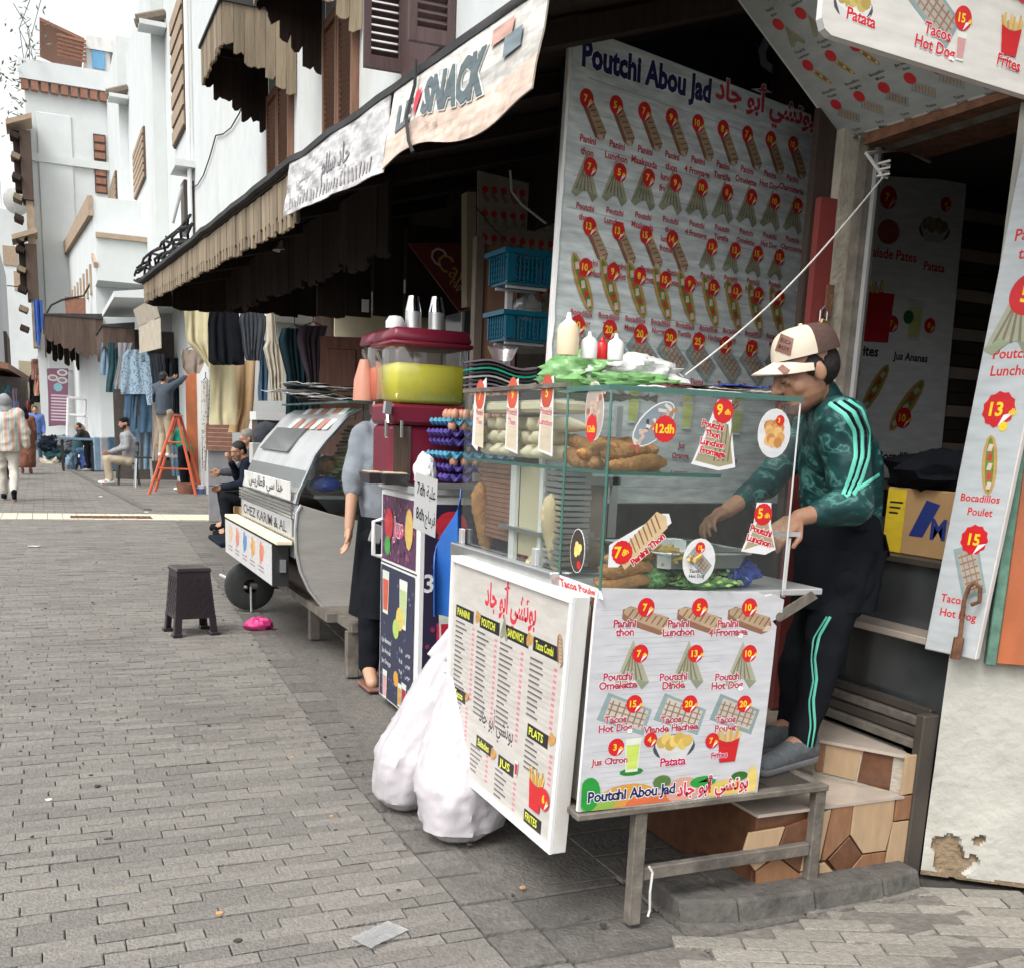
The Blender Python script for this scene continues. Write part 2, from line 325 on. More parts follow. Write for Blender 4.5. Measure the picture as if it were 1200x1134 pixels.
        o = bpy.data.objects.new(name, me); COL.objects.link(o); o.parent = parent
        if parent is None and tg.get('cat'): o.location = off
        return tag(o, label, **{k: v for k, v in tg.items()})
def part(name, parent, fn, **k):
    b = MB(); fn(b); return b.build(name, parent, **k)
# ---------------------------------------------------------------- fused bodies (one continuous surface by voxel remesh)
TMP = bpy.data.scenes.new('tmp')
def fuse(prims, vox, disp=0, dscale=8, smooth=3, dstretch=(1, 1, 1), post=None):
    b = MB(); b.mi(MT['skin'])
    for p in prims:
        if p[0] == 'c':
            _, a, c, r0, r1 = p; a, c = V(a), V(c); d = (c-a); L = d.length; d = d.normalized() if L > 1e-6 else V((0, 0, 1))
            pts = []; R = []
            for k in range(5): th = pi/2*(k/4); pts.append(a-d*r0*cos(th)); R.append(max(r0*sin(th), r0*.05))
            for k in range(5): th = pi/2*(k/4); pts.append(c+d*r1*sin(th)); R.append(max(r1*cos(th), r1*.05))
            b.tube(pts, R, 'skin', 12)
        else:
            _, c, r, rot = p; b.ball(c, r, 'skin', 16, rot)
    me = bpy.data.meshes.new('f'); me.from_pydata(b.v, [], b.f)
    o = bpy.data.objects.new('f', me); TMP.collection.objects.link(o)
    md = o.modifiers.new('r', 'REMESH'); md.mode = 'VOXEL'; md.voxel_size = vox
    if smooth: ms = o.modifiers.new('s', 'SMOOTH'); ms.iterations = smooth; ms.factor = .5
    vl = TMP.view_layers[0]; vl.update(); ev = o.evaluated_get(vl.depsgraph)
    r = bpy.data.meshes.new_from_object(ev); bpy.data.objects.remove(o)
    if disp or post:
        nrm = [V(x.normal) for x in r.vertices]
        for v, n in zip(r.vertices, nrm):
            if disp:
                q = V((v.co.x*dstretch[0], v.co.y*dstretch[1], v.co.z*dstretch[2]))*dscale
                k = 1-abs(noise.noise(q))*2.4; k2 = noise.noise(q*2.3)
                v.co += n*(disp*(k*.8+k2*.4))
            if post: v.co = post(v.co.copy(), n)
    r.shade_smooth(); return r
def fobj(name, prims, m, parent, vox, mats=None, pick=None, **k):
    me = fuse(prims, vox, **k); off = wloc(parent)
    for v in me.vertices: v.co -= off
    me.materials.clear()
    for x in ([m] if mats is None else mats): me.materials.append(MT[x])
    if pick:
        for p in me.polygons: p.material_index = pick(p.center+off, p.normal)
    o = bpy.data.objects.new(name, me); COL.objects.link(o); o.parent = parent; return o
# ---------------------------------------------------------------- flat print
AR = {'ا': ('\ufe8d',)*2+('\ufe8e',)*2, 'أ': ('\ufe83',)*2+('\ufe84',)*2, 'د': ('\ufea9',)*2+('\ufeaa',)*2, 'و': ('\ufeed',)*2+('\ufeee',)*2, 'ر': ('\ufead',)*2+('\ufeae',)*2, 'ة': ('\ufe93',)*2+('\ufe94',)*2,
      'ب': '\ufe8f\ufe91\ufe92\ufe90', 'ت': '\ufe95\ufe97\ufe98\ufe96', 'ش': '\ufeb5\ufeb7\ufeb8\ufeb6', 'ي': '\ufef1\ufef3\ufef4\ufef2', 'ج': '\ufe9d\ufe9f\ufea0\ufe9e', 'ه': '\ufee9\ufeeb\ufeec\ufeea', 'ن': '\ufee5\ufee7\ufee8\ufee6',
      'م': '\ufee1\ufee3\ufee4\ufee2', 'س': '\ufeb1\ufeb3\ufeb4\ufeb2', 'ق': '\ufed5\ufed7\ufed8\ufed6', 'ط': '\ufec1\ufec3\ufec4\ufec2', 'ع': '\ufec9\ufecb\ufecc\ufeca', 'ل': '\ufedd\ufedf\ufee0\ufede', 'ف': '\ufed1\ufed3\ufed4\ufed2'}
NJ = 'اأدورة'
def shape_ar(s):
    out = ''
    for i, c in enumerate(s):
        if c not in AR: out += c; continue
        prv = i > 0 and s[i-1] in AR and s[i-1] not in NJ; nxt = i+1 < len(s) and s[i+1] in AR and c not in NJ
        out += AR[c][2 if prv and nxt else 3 if prv else 1 if nxt else 0]
    return out[::-1]
TX = {}
def txt(s, bold=0.0):
    k = (s, bold)
    if k in TX: return TX[k]
    c = bpy.data.curves.new('t', 'FONT'); c.body = shape_ar(s) if any(ch in AR for ch in s) else s
    c.resolution_u = 2; c.offset = bold
    o = bpy.data.objects.new('t', c); TMP.collection.objects.link(o)
    vl = TMP.view_layers[0]; vl.update(); me = bpy.data.meshes.new_from_object(o.evaluated_get(vl.depsgraph))
    vs = [(v.co.x, v.co.y) for v in me.vertices]; fs = [tuple(p.vertices) for p in me.polygons]
    bpy.data.objects.remove(o); bpy.data.curves.remove(c); bpy.data.meshes.remove(me)
    x0 = min([v[0] for v in vs] or [0]); x1 = max([v[0] for v in vs] or [1])
    TX[k] = (vs, fs, x0, x1); return TX[k]
RED, YEL, WHT, BLK, NAVY, PNK = (.60, .015, .02), (.95, .62, .02), (.8, .8, .8), (.012, .012, .015), (.01, .012, .10), (.58, .04, .07)
class Print:
    "flat print on a surface: f(u,v,h) gives the point for metres u (right), v (up), h off the surface"
    def __init__(s, f, base=.0012, m=PR): s.f = f; s.b = MB(); s.b.c = []; s.base = base; s.k = 0; s.m = m
    def reset(s, k=0): s.k = k; return s
    def raw(s, vs, fs, c):
        h = s.base+s.k*5e-5; s.k += 1
        s.b.add([s.f(u, v, h) for u, v in vs], fs, s.m); s.b.c += [c]*len(vs); return s
    def poly(s, pts, c):
        q = random.uniform(.9, 1.08) if c not in (RED, WHT, YEL) else 1; c = tuple(x*q for x in c); return s.raw(pts, [tuple(range(len(pts)))], c)
    def rect(s, x0, y0, x1, y1, c): return s.poly([(x0, y0), (x1, y0), (x1, y1), (x0, y1)], c)
    def disc(s, x, y, r, c, n=20, ry=None, jag=0):
        return s.poly([(x+cos(2*pi*i/n)*(r*(1-jag*(i % 2))), y+sin(2*pi*i/n)*((ry or r)*(1-jag*(i % 2)))) for i in range(n)], c)
    def rpoly(s, x, y, a, pts, c):
        ca, sa = cos(a), sin(a); return s.poly([(x+p*ca-q*sa, y+p*sa+q*ca) for p, q in pts], c)
    def text(s, t, x, y, h, c, bold=.02, al='c', out=None, w=None, a=0, sx=1, lift=0):
        if out: s._t(t, x, y, h, out[0], bold+out[1], al, w, a, sx, bold); s.k += lift
        return s._t(t, x, y, h, c, bold, al, w, a, sx, bold)
    def _t(s, t, x, y, h, c, bold, al, w, a, sx, b0):
        vs, fs, x0, x1 = txt(t, b0); vs, fs = txt(t, bold)[:2]
        kx = h*sx if w is None else w/max(x1-x0, 1e-4); ox = {'l': x0, 'c': (x0+x1)/2, 'r': x1}[al]; ca, sa = cos(a), sin(a)
        P = [((vx-ox)*kx, vy*h) for vx, vy in vs]
        return s.raw([(x+p*ca-q*sa, y+p*sa+q*ca) for p, q in P], fs, c)
    def price(s, x, y, r, t, dh='dh', jag=0):
        s.disc(x, y, r, RED, 22, jag=jag); s.poly([(x+r*.1, y-r*.95), (x+r*.95, y-r*.15), (x+r*.35, y-r*.3)], WHT)
        s.text(t, x-(.15*r if dh else 0), y-r*.33, r*1.02, YEL, .03)
        if dh: s.text(dh, x+r*.28*len(t)+r*.3, y-r*.3, r*.5, YEL, .03)
    # food pictures, about 1 unit long at scale s
    def panini(s, x, y, k, a=-.9, c=(.42, .30, .19)):
        s.rpoly(x, y, a, [(-.5*k, -.1*k), (-.3*k, -.17*k), (.36*k, -.19*k), (.5*k, -.1*k), (.54*k, 0), (.44*k, .16*k), (-.4*k, .16*k), (-.54*k, .06*k)], (.25, .12, .07))
        s.rpoly(x, y, a, [(-.5*k, -.0*k), (-.3*k, -.06*k), (.36*k, -.1*k), (.48*k, .0), (.46*k, .11*k), (.36*k, .17*k), (-.38*k, .15*k), (-.5*k, .09*k)], c)
        for i in range(7): q = (-.4+i*.125)*k; s.rpoly(x, y, a, [(q, -.03*k), (q+.03*k, -.03*k), (q+.09*k, .13*k), (q+.06*k, .13*k)], (.20, .11, .06))
        s.rpoly(x, y, a, [(.36*k, -.13*k), (.5*k, -.1*k), (.54*k, .02*k), (.42*k, .0)], (.62, .5, .38))
    def poutchi(s, x, y, k, c=(.36, .36, .26)):
        s.poly([(x, y+.6*k), (x-.42*k, y-.42*k), (x, y-.30*k), (x+.48*k, y-.38*k)], c)
        for i in range(5):
            q = (-.3+i*.14)*k; s.poly([(x+q*.2, y+.42*k-abs(q)*.6), (x+q*.2+.03*k, y+.40*k-abs(q)*.6), (x+q+.05*k, y-.33*k), (x+q, y-.33*k)], (.20, .18, .11))
        s.poly([(x-.42*k, y-.42*k), (x-.2*k, y-.26*k), (x-.02*k, y-.32*k), (x-.25*k, y-.5*k)], (.30, .34, .22)); s.poly([(x+.48*k, y-.38*k), (x+.3*k, y-.55*k), (x+.1*k, y-.3*k)], (.26, .29, .2))
    def tacos(s, x, y, k, a=-.6, c=(.42, .36, .30)):
        s.rpoly(x, y, a, [(-.5*k, -.22*k), (.5*k, -.28*k), (.5*k, .2*k), (-.45*k, .28*k)], (.25, .33, .33))
        s.rpoly(x, y, a, [(-.38*k, -.16*k), (.42*k, -.2*k), (.44*k, .16*k), (-.36*k, .22*k)], c)
        for i in range(6): q = (-.32+i*.13)*k; s.rpoly(x, y, a, [(q, -.16*k), (q+.03*k, -.16*k), (q+.04*k, .17*k), (q+.01*k, .17*k)], (.25, .16, .11))
        for i in range(3): q = (-.1+i*.1)*k; s.rpoly(x, y, a, [(-.36*k, q), (.42*k, q-.02*k), (.42*k, q), (-.36*k, q+.02*k)], (.28, .19, .13))
    def sandwich(s, x, y, k, a=-1.05):
        s.rpoly(x, y, a, [(.54*k*cos(i*.45), .15*k*sin(i*.45)) for i in range(14)], (.50, .30, .10))
        s.rpoly(x, y, a, [(.50*k*cos(i*.45), .085*k*sin(i*.45)) for i in range(14)], (.13, .24, .04))
        for i in range(5): s.rpoly(x, y, a, [((-.38+i*.17)*k, -.02*k), ((-.26+i*.17)*k, -.06*k), ((-.24+i*.17)*k, .03*k), ((-.36+i*.17)*k, .06*k)], (.55, .05, .04) if i % 2 else (.66, .5, .45))
    def fries(s, x, y, k):
        for i in range(8): q = (i-3.5)*.09*k; s.rpoly(x+q, y+.2*k, (3.5-i)*.07, [(-.035*k, 0), (.035*k, 0), (.035*k, (.32+.1*sin(i*2.3))*k), (-.035*k, (.32+.1*sin(i*2.3))*k)], (.72, .48, .12) if i % 2 else (.6, .36, .07))
        s.poly([(x-.28*k, y-.45*k), (x+.28*k, y-.45*k), (x+.38*k, y+.28*k), (x+.1*k, y+.18*k), (x-.1*k, y+.18*k), (x-.38*k, y+.28*k)], (.55, .015, .02))
    def glass(s, x, y, k, c=(.6, .66, .2)):
        s.poly([(x-.2*k, y-.5*k), (x+.2*k, y-.5*k), (x+.26*k, y+.5*k), (x-.26*k, y+.5*k)], (.66, .7, .62)); s.poly([(x-.17*k, y-.42*k), (x+.17*k, y-.42*k), (x+.22*k, y+.3*k), (x-.22*k, y+.3*k)], c)
    def bowl(s, x, y, k, c=(.55, .42, .12)):
        s.disc(x, y-.05*k, .55*k, (.06, .06, .08), 18, .3*k); s.poly([(x-.5*k, y), (x+.5*k, y), (x+.3*k, y-.35*k), (x-.3*k, y-.35*k)], (.6, .6, .6)); s.disc(x, y+.03*k, .5*k, (.66, .66, .62), 18, .2*k)
        for i in range(7): s.disc(x+(-.33+i*.11)*k, y+(.08+.08*sin(i*2.1))*k, .14*k, c if i % 2 else (c[0]*.8, c[1]*.75, c[2]*.6), 10)
    def plate(s, x, y, k, c=(.5, .25, .08)):
        for i in range(9): s.disc(x+cos(i*2.4)*.09*i*.35*k, y+sin(i*2.4)*.09*i*.3*k, .16*k, (c[0]*(.7+.06*i), c[1]*(.6+.08*i), c[2]), 9)
    def done(s, name='print', parent=None): return s.b.build(name, parent)
def planef(A, U, Vv, N): A, U, Vv, N = V(A), V(U), V(Vv), V(N); return lambda u, v, h: A+U*u+Vv*v+N*h
def quadf(BL, BR, TR, TL, w, hgt, N):
    BL, BR, TR, TL, N = V(BL), V(BR), V(TR), V(TL), V(N)
    def f(u, v, h):
        a, b = u/w, v/hgt; return BL*(1-a)*(1-b)+BR*a*(1-b)+TR*a*b+TL*(1-a)*b+N*h
    return f
# ================================================================ THE SETTING
g = MB(); g.bb(-60, 60, -20, 200, -.3, -.022, 'joint'); g.build('ground', kind='structure')
def edge_x(y):   # the border line between the brick street and the smooth gutter slabs
    return 1.09+max(0, y-4)*.052
def inview(x, y):
    d = V((x, y, -EYE)); z = d.dot(FWD)
    if z < .2: return False
    px, py = PX+F_*d.dot(CX)/z, PY-F_*d.dot(CY)/z
    return -90 < px < 1290 and py < 1240
def brick_mesh(mb, L, Wd, m, c=None, rot=0, jit=.0025):
    x, y, z = c if c else (0, 0, 0); e = .0035; r = Matrix.Rotation(rot, 3, 'Z'); h = .015
    lo = [r @ V((a*L/2, b*Wd/2, -h)) for a, b in ((-1, -1), (1, -1), (1, 1), (-1, 1))]
    mi_ = [r @ V((a*L/2, b*Wd/2, -e*.7)) for a, b in ((-1, -1), (1, -1), (1, 1), (-1, 1))]
    tp = [r @ V((a*(L/2-e*random.uniform(.6, 1.5)), b*(Wd/2-e*random.uniform(.6, 1.5)), random.uniform(-jit, jit)*.5)) for a, b in ((-1, -1), (1, -1), (1, 1), (-1, 1))]
    q = V((x, y, z)); P = [q+p for p in lo+mi_+tp]
    F = [(0, 1, 5, 4), (1, 2, 6, 5), (2, 3, 7, 6), (3, 0, 4, 7), (4, 5, 9, 8), (5, 6, 10, 9), (6, 7, 11, 10), (7, 4, 8, 11), (8, 9, 10, 11)]
    mb.add(P, F, m)
street = MB(); street.bb(-.01, .01, 2, 2.02, -.06, -.05, 'joint'); street = street.build('street', kind='structure')
BR = []; row = 0; y = 1.95
while y < 16.1:
    off = (row % 2)*.104+random.uniform(-.02, .02)+sin(row*1.7)*.02; k = -6
    x = -1.6+off
    while x < edge_x(y)-.1:
        if inview(x, y) and y > 1.9: BR.append((x, y))
        x += .209
    r_ = edge_x(y)-(x-.104)
    if r_ > .03 and inview(x, y): BR.append((x-.104+r_/2, y, r_-.004))
    y += .061; row += 1
BR.sort(key=lambda b: b[0]**2+b[1]**2)
protos = []
for i in range(6):
    mb = MB(); brick_mesh(mb, .2055, .0572, 'brick'); o = mb.build('brick', street, local=True); protos.append(o)
for i, b in enumerate(BR[:296]):
    o = protos[i] if i < 6 else protos[random.randrange(6)].copy()
    if i >= 6: COL.objects.link(o)
    sx = (b[2]/.2055) if len(b) > 2 else 1
    o.location = (b[0], b[1], random.uniform(-.003, .003)); o.scale = (sx, 1, 1)
    o.rotation_euler = (random.gauss(0, .006), random.gauss(0, .004), random.gauss(0, .012)+(pi if random.random() < .5 else 0)); o.parent = street
mb = MB()
for b in BR[296:]:
    brick_mesh(mb, b[2] if len(b) > 2 else .2055, .0572, 'brick', (b[0], b[1], random.uniform(-.003, .003)), random.gauss(0, .01))
mb.build('brick', street, kind='stuff')
# gutter slabs beside the carts, darker and smoother
gut = MB(); gut.bb(1.2, 1.22, 2.3, 2.32, -.06, -.05, 'joint'); gut = gut.build('gutter', kind='structure')
y = 1.7
while y < 15.4:
    for j, (a, w) in enumerate(((0.0, .17), (.175, .40), (.58, .42), (1.005, .5))):
        x0 = edge_x(y)+a; L = .21
        mb = MB(); z = -.004 if j == 0 else -.014+.006*(j-1)
        cx_ = x0+w/2; cy_ = y+L/2
        e = .006; yy = y
        n = 1
        mb.hexa([V((x0, yy, -.03)), V((x0+w, yy, -.03)), V((x0+w, yy+L-.01, -.03)), V((x0, yy+L-.01, -.03)),
                 V((x0+e, yy+e, z)), V((x0+w-e, yy+e, z+random.uniform(-.003, .003))), V((x0+w-e, yy+L-.01-e, z)), V((x0+e, yy+L-.01-e, z+random.uniform(-.003, .003)))], 'slab')
        if inview(cx_, cy_): mb.build('slab', gut)
    y += .21
# right foreground paving, lighter and turned towards the shop corner
side = MB(); side.bb(2.4, 2.42, 1.5, 1.52, -.06, -.05, 'joint'); side = side.build('side_paving', kind='structure')
rt = radians(-24); R2 = Matrix.Rotation(rt, 3, 'Z'); c2 = []
for r in range(-6, 50):
    for k in range(-4, 22):
        p = R2 @ V((k*.204+(r % 2)*.1, r*.0705, 0))+V((1.25, .55, 0))
        lim = 2.30 if p.x < 2.5 else 2.36-max(0, p.x-2.665)*.79
        if inview(p.x, p.y) and p.y < lim and p.x > 1.62: c2.append(p)
pr = []
for i in range(4):
    mb = MB(); brick_mesh(mb, .198, .0675, 'brick_light'); pr.append(mb.build('paving_block', side, local=True))
for i, p in enumerate(c2):
    o = pr[i] if i < 4 else pr[random.randrange(4)].copy()
    if i >= 4: COL.objects.link(o)
    o.location = (p.x, p.y, random.uniform(-.003, .002)); o.rotation_euler = (random.gauss(0, .005), 0, rt+random.gauss(0, .01)); o.parent = side
    o.material_slots[0].link = 'DATA'
# low worn concrete ledge under the steps
K = [at(800, 1079, z=0), at(870, 1078, z=0), at(960, 1066, z=0), at(1040, 1052, z=0), at(1082, 1040, z=0)]
t = T('concrete_ledge', 'low worn concrete ledge on the ground under the tiled shop steps', 'ledge', (2.2, 2.5, 0))
bk = [2.9]*5
for i in range(4):
    a, b = K[i], K[i+1]; e = .004
    def f(mb, a=a, b=b):
        e = .001; a2, b2 = V((a.x+e, 2.75, 0)), V((b.x-e, 2.75, 0)); a_, b_ = V((a.x+e, a.y, 0)), V((b.x-e, b.y, 0))
        up = V((0, 0, .055)); mb.hexa([a_-up*.3, b_-up*.3, b2-up*.3, a2-up*.3, a_+up+V((0, .025, 0)), b_+up+V((0, .025, 0)), b2+up, a2+up], 'kerb_concrete')
    part('block', t, f, bev=.009)
sp_ = MB()
for i in range(150):
    y = 2.2+9*random.random()**1.4; x = random.uniform(-1.2, edge_x(y)+1)
    r = random.uniform(.004, .014); n = random.randint(5, 8)
    if inview(x, y): sp_.prism([(x+r*random.uniform(.6, 1.2)*cos(k*2*pi/n), y+r*random.uniform(.6, 1.2)*sin(k*2*pi/n)) for k in range(n)], .0, .0055, random.choice(['joint', 'joint', 'joint', 'cardboard', 'kerb_concrete']))
sp_.build('street_grime', kind='stuff')
# pale stone band crossing the street with an iron drain grate
bandp = [at(-60, 596, z=0), at(110, 604, z=0), at(250, 606, z=0)]; bandq = [at(-60, 609, z=0), at(110, 612, z=0), at(212, 618, z=0), at(262, 615, z=0)]
ps = MB(); ps.bb(0, .02, 16.5, 16.52, -.06, -.05, 'joint'); ps = ps.build('stone_band', kind='structure')
for j in range(3):
    for i in range(26):
        x0 = -1.6+i*.2; y0 = 16.15+j*.32
        if inview(x0, y0): mb = MB(); mb.bb(x0+.004, x0+.196, y0+.004, y0+.316, -.03, random.uniform(0, .004), 'pale_stone'); mb.build('band_stone', ps)
dr = T('drain_grate', 'long dark iron drain grate set in the pale stone band across the street', 'drain grate', (.8, 16.5, 0))
part('frame', dr, lambda m: [m.bb(.30, 1.42, 16.30, 16.33, .0, .012, 'rusty'), m.bb(.30, 1.42, 16.62, 16.65, .0, .012, 'rusty'), m.bb(.30, 1.42, 16.331, 16.619, .0045, .006, 'dark_metal')])
for i in range(13): part('bar', dr, lambda m: m.bb(.32+i*.085, .36+i*.085, 16.335, 16.615, .007, .012, 'rusty'))
fp = MB()
y = 17.14; r = 0
while y < 46:
    x = -3.2+(r % 2)*.15
    while x < 4.2:
        if inview(x, y): fp.bb(x+.004, x+.296, y+.004, y+.146+.15*(y > 26), -.02, random.uniform(-.002, .003), 'brick')
        x += .3
    y += .15+.15*(y > 26); r += 1
far = MB(); far.bb(0, .1, 20, 20.1, -.1, -.05, 'far_paving'); far = far.build('far_street', kind='structure')
fp.build('paving_block', far, kind='stuff')
mb = MB(); mb.bb(-8, 6, 46, 130, -.02, .0, 'far_paving'); mb.build('road', kind='structure')
kl = MB(); P_ = [at(262, 652, z=.0), at(210, 617, z=0), at(173, 598, z=0), at(110, 566, z=0), at(59, 538, z=0)]
for a, b in zip(P_[2:], P_[3:]):
    d = (b-a).normalized(); n = V((-d.y, d.x, 0))*.06; kl.hexa([a-n, a+n, b+n, b-n, a-n+V((0, 0, .035)), a+n+V((0, 0, .035)), b+n+V((0, 0, .035)), b-n+V((0, 0, .035))], 'slab')
kl.build('kerb', kind='structure')
mb = MB(); mb.bb(1.0, 4.6, 2.8, 16.1, -.03, -.012, 'slab'); mb.build('shop_floor', kind='structure')
# litter
def litter(name, lab, px, py, r, m, fl=.3, rz=0):
    c = at(px, py, z=0); rr = Matrix.Rotation(rz, 3, 'Z'); mb = MB()
    mb.ball(c+V((0, 0, r*fl*.6)), (r, r*.7, r*fl), m, 18, rr, lambda u: 1+.45*noise.noise(u*2.3+c)); return mb.build(name, smooth=30, label=lab, cat='litter')
litter('plastic_bag', 'crumpled pink plastic bag on the ground by the trailer wheel', 303, 736, .10, 'pink_bag', .5)
def flat_film(lab, px, py, r, rz, name='plastic_wrapper', m='film'):
    c = at(px, py, z=.004); mb = MB()
    mb.grid(lambda u, v: c+Matrix.Rotation(rz, 3, 'Z') @ V(((u-.5)*r*2, (v-.5)*r*1.1, .004+.012*abs(noise.noise(V((u*4, v*4, c.x)))))), 10, 6, m, .0006); return mb.build(name, smooth=30, label=lab, cat='litter')
flat_film('crumpled clear plastic wrapper lying on the bricks in the near foreground', 445, 1096, .075, .5)
flat_film('small white paper scrap on the street bricks left of the stool', 40, 640, .06, .1, 'paper_scrap', 'white_plastic')
litter('paper_scrap', 'tiny white crumb of paper on the bricks at the left edge of the photo', 57, 937, .012, 'white_plastic')
litter('paper_scrap', 'small white paper ball on the far paving beyond the pale stone band', 118, 582, .035, 'white_plastic')
litter('paper_scrap', 'white scrap lying on the pale paving line right of the drain grate', 172, 600, .03, 'white_plastic')
# ================================================================ BUILDINGS
XW = 3.0
def extr(mb, poly, z0, z1, m): mb.prism(poly, z0, z1, m)
mbld = T('white_building', 'big white plastered building above the wooden awning on the right of the street', 'building', (3.5, 12, 0))
part('wall', mbld, lambda m: [extr(m, [(3.0, 3.25), (9, 3.25), (9, 23.5), (3.0, 23.5)], 2.95, 12.5, 'white_wall')])
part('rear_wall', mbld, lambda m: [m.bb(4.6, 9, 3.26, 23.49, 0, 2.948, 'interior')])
for i, (y0, y1) in enumerate(((8.9, 9.15), (12.75, 12.95), (16.6, 17.6), (21.6, 23.49))):
    part('pillar', mbld, lambda m: m.bb(3.0, 3.6, y0, y1, 0, 2.948, 'white_wall' if i > 1 else 'brown_board'))
def shutters(parent, y0, y1, z0, z1, m, x=XW, leaves=2, slat=.055):
    w = (y1-y0)/leaves
    for l in range(leaves):
        a = y0+l*w+.012; b = y0+(l+1)*w-.012
        def f(mb):
            for q in (a, b-.07): mb.bb(x-.075, x-.002, q, q+.07, z0, z1, m)
            for q in (z0, (z0+z1)/2-.04, z1-.09): mb.bb(x-.070, x-.004, a+.071, b-.071, q, q+.09, m)
            mb.bb(x-.02, x-.003, a+.072, b-.072, z0+.091, z1-.091, 'dark_board')
        leaf = part('shutter', parent, f)
        def s(mb):
            z = z0+.11
            while z < z1-.13:
                if not ((z0+z1)/2-.07 < z < (z0+z1)/2+.05): mb.box((x-.045, (a+b)/2, z), (.05, b-a-.146, .012), m, Matrix.Rotation(radians(38), 3, 'Y'))
                z += slat
        part('slats', leaf, s, kind='stuff')
pA, pB = at(318, 145, x=XW), at(345, 115, x=XW)
shutters(mbld, pB.y, pA.y, 3.0, pB.z+.35, 'shutter_brown')
pC, pD = at(385, 60, x=XW), at(422, 45, x=XW)
shutters(mbld, pD.y, pC.y, 3.0, pD.z+.5, 'shutter_brown')
# dark shutters standing open by the awning
e0, e1, e2 = at(427, 60, x=XW), at(470, 60, x=XW), at(532, 25, x=XW)
z0_ = at(427, 78, x=XW).z
def dark_shutter(ya, yb, xo, za, zb):
    a, b = V((XW-.01, ya, 0)), V((XW-.01-xo, yb, 0)); d = (b-a).normalized(); n = V((-d.y, d.x, 0))*.025; L = (b-a).length
    def f(mb):
        for q0, q1 in ((0, .06), (L-.06, L)):
            p, r = a+d*q0, a+d*q1; mb.hexa([p-n+V((0, 0, za)), r-n+V((0, 0, za)), r+n+V((0, 0, za)), p+n+V((0, 0, za)), p-n+V((0, 0, zb)), r-n+V((0, 0, zb)), r+n+V((0, 0, zb)), p+n+V((0, 0, zb))], 'shutter_dark')
        for zz in (za, (za+zb)/2, zb-.1):
            p, r = a+d*.061, a+d*(L-.061); mb.hexa([p-n+V((0, 0, zz)), r-n+V((0, 0, zz)), r+n+V((0, 0, zz)), p+n+V((0, 0, zz)), p-n+V((0, 0, zz+.1)), r-n+V((0, 0, zz+.1)), r+n+V((0, 0, zz+.1)), p+n+V((0, 0, zz+.1))], 'shutter_dark')
    o = part('shutter', mbld, f, label='dark maroon shutter standing open')
    def s(mb):
        z = za+.13; ang = atan2(d.y, d.x)
        while z < zb-.12:
            if abs(z-(za+zb)/2-.05) > .07: mb.box((a+b)/2+V((0, 0, z)), (L-.125, .045, .012), 'shutter_dark', Matrix.Rotation(ang, 3, 'Z') @ Matrix.Rotation(radians(40), 3, 'X'))
            z += .06
    part('slats', o, s, kind='stuff')
s1_, s2_ = at(476, 60, x=XW), at(534, 20, x=XW); o1_, o2_ = at(428, 78, y=s1_.y), at(481, 38, y=s2_.y)
dark_shutter(s1_.y, s1_.y+.02, XW-o1_.x, o1_.z, o1_.z+1.7); dark_shutter(s2_.y, s2_.y+.02, XW-o2_.x, o2_.z-.05, o2_.z+1.7)
part('window_frame', mbld, lambda m: [m.bb(XW-.06, XW-.001, s2_.y+.06, s1_.y-.06, o1_.z-.1, o1_.z+1.8, 'shutter_dark')])
# drain pipe
pp = at(228, 200, x=XW)
part('drain_pipe', mbld, lambda m: [m.tube([(XW-.1, pp.y, 3.3), (XW-.1, pp.y, 11)], .045, 'white_plastic', 8), m.tube([(XW-.1, pp.y, 4.9), (XW-.1, pp.y, 5.0)], .07, 'alu', 8)], smooth=40)
# ---- timber window hoods
def board_strip(parent, A, B, zt, lo_a, lo_b, m, w=.11, jag=.05, th=.022, name='board', slot=False, single=True, tops=None):
    "a run of hanging boards from plan point A to B; bottoms go from lo_a to lo_b with an uneven cut"
    A, B = V(A), V(B); d = B-A; L = d.length; d = d.normalized(); n = V((-d.y, d.x, 0))*th/2; k = max(1, int(L/w)); w = L/k; al = MB()
    for i in range(k):
        p, q = A+d*(i*w+.0015), A+d*((i+1)*w-.0015); f = (i+.5)/k
        zt_ = zt if tops is None else tops[0]*(1-f)+tops[1]*f
        zb = lo_a*(1-f)+lo_b*f+random.uniform(-jag, jag)*.6; n2 = n*(1+random.uniform(0, .6)); mid = (p+q)/2
        mb = al if not single else MB()
        Z = lambda v, z: V((v.x, v.y, z))
        vs = []; j1, j2, j3 = [random.uniform(-.3, .5) for _ in range(3)]
        for s in (-1, 1):
            o_ = n2*s
            vs += [Z(p+o_, zt_), Z(q+o_, zt_), Z(q+o_, zb+jag*j1), Z(mid+d*w*.2+o_, zb-jag*j2), Z(mid-d*w*.2+o_, zb-jag*.3), Z(p+o_, zb+jag*j3)]
        mb.add(vs, [(0, 1, 2, 3, 4, 5), (11, 10, 9, 8, 7, 6)]+[(j, j+6, (j+1) % 6+6, (j+1) % 6) for j in range(6)], m)
        if single: mb.build(name, parent)
    if not single: al.build(name, parent, kind='stuff')
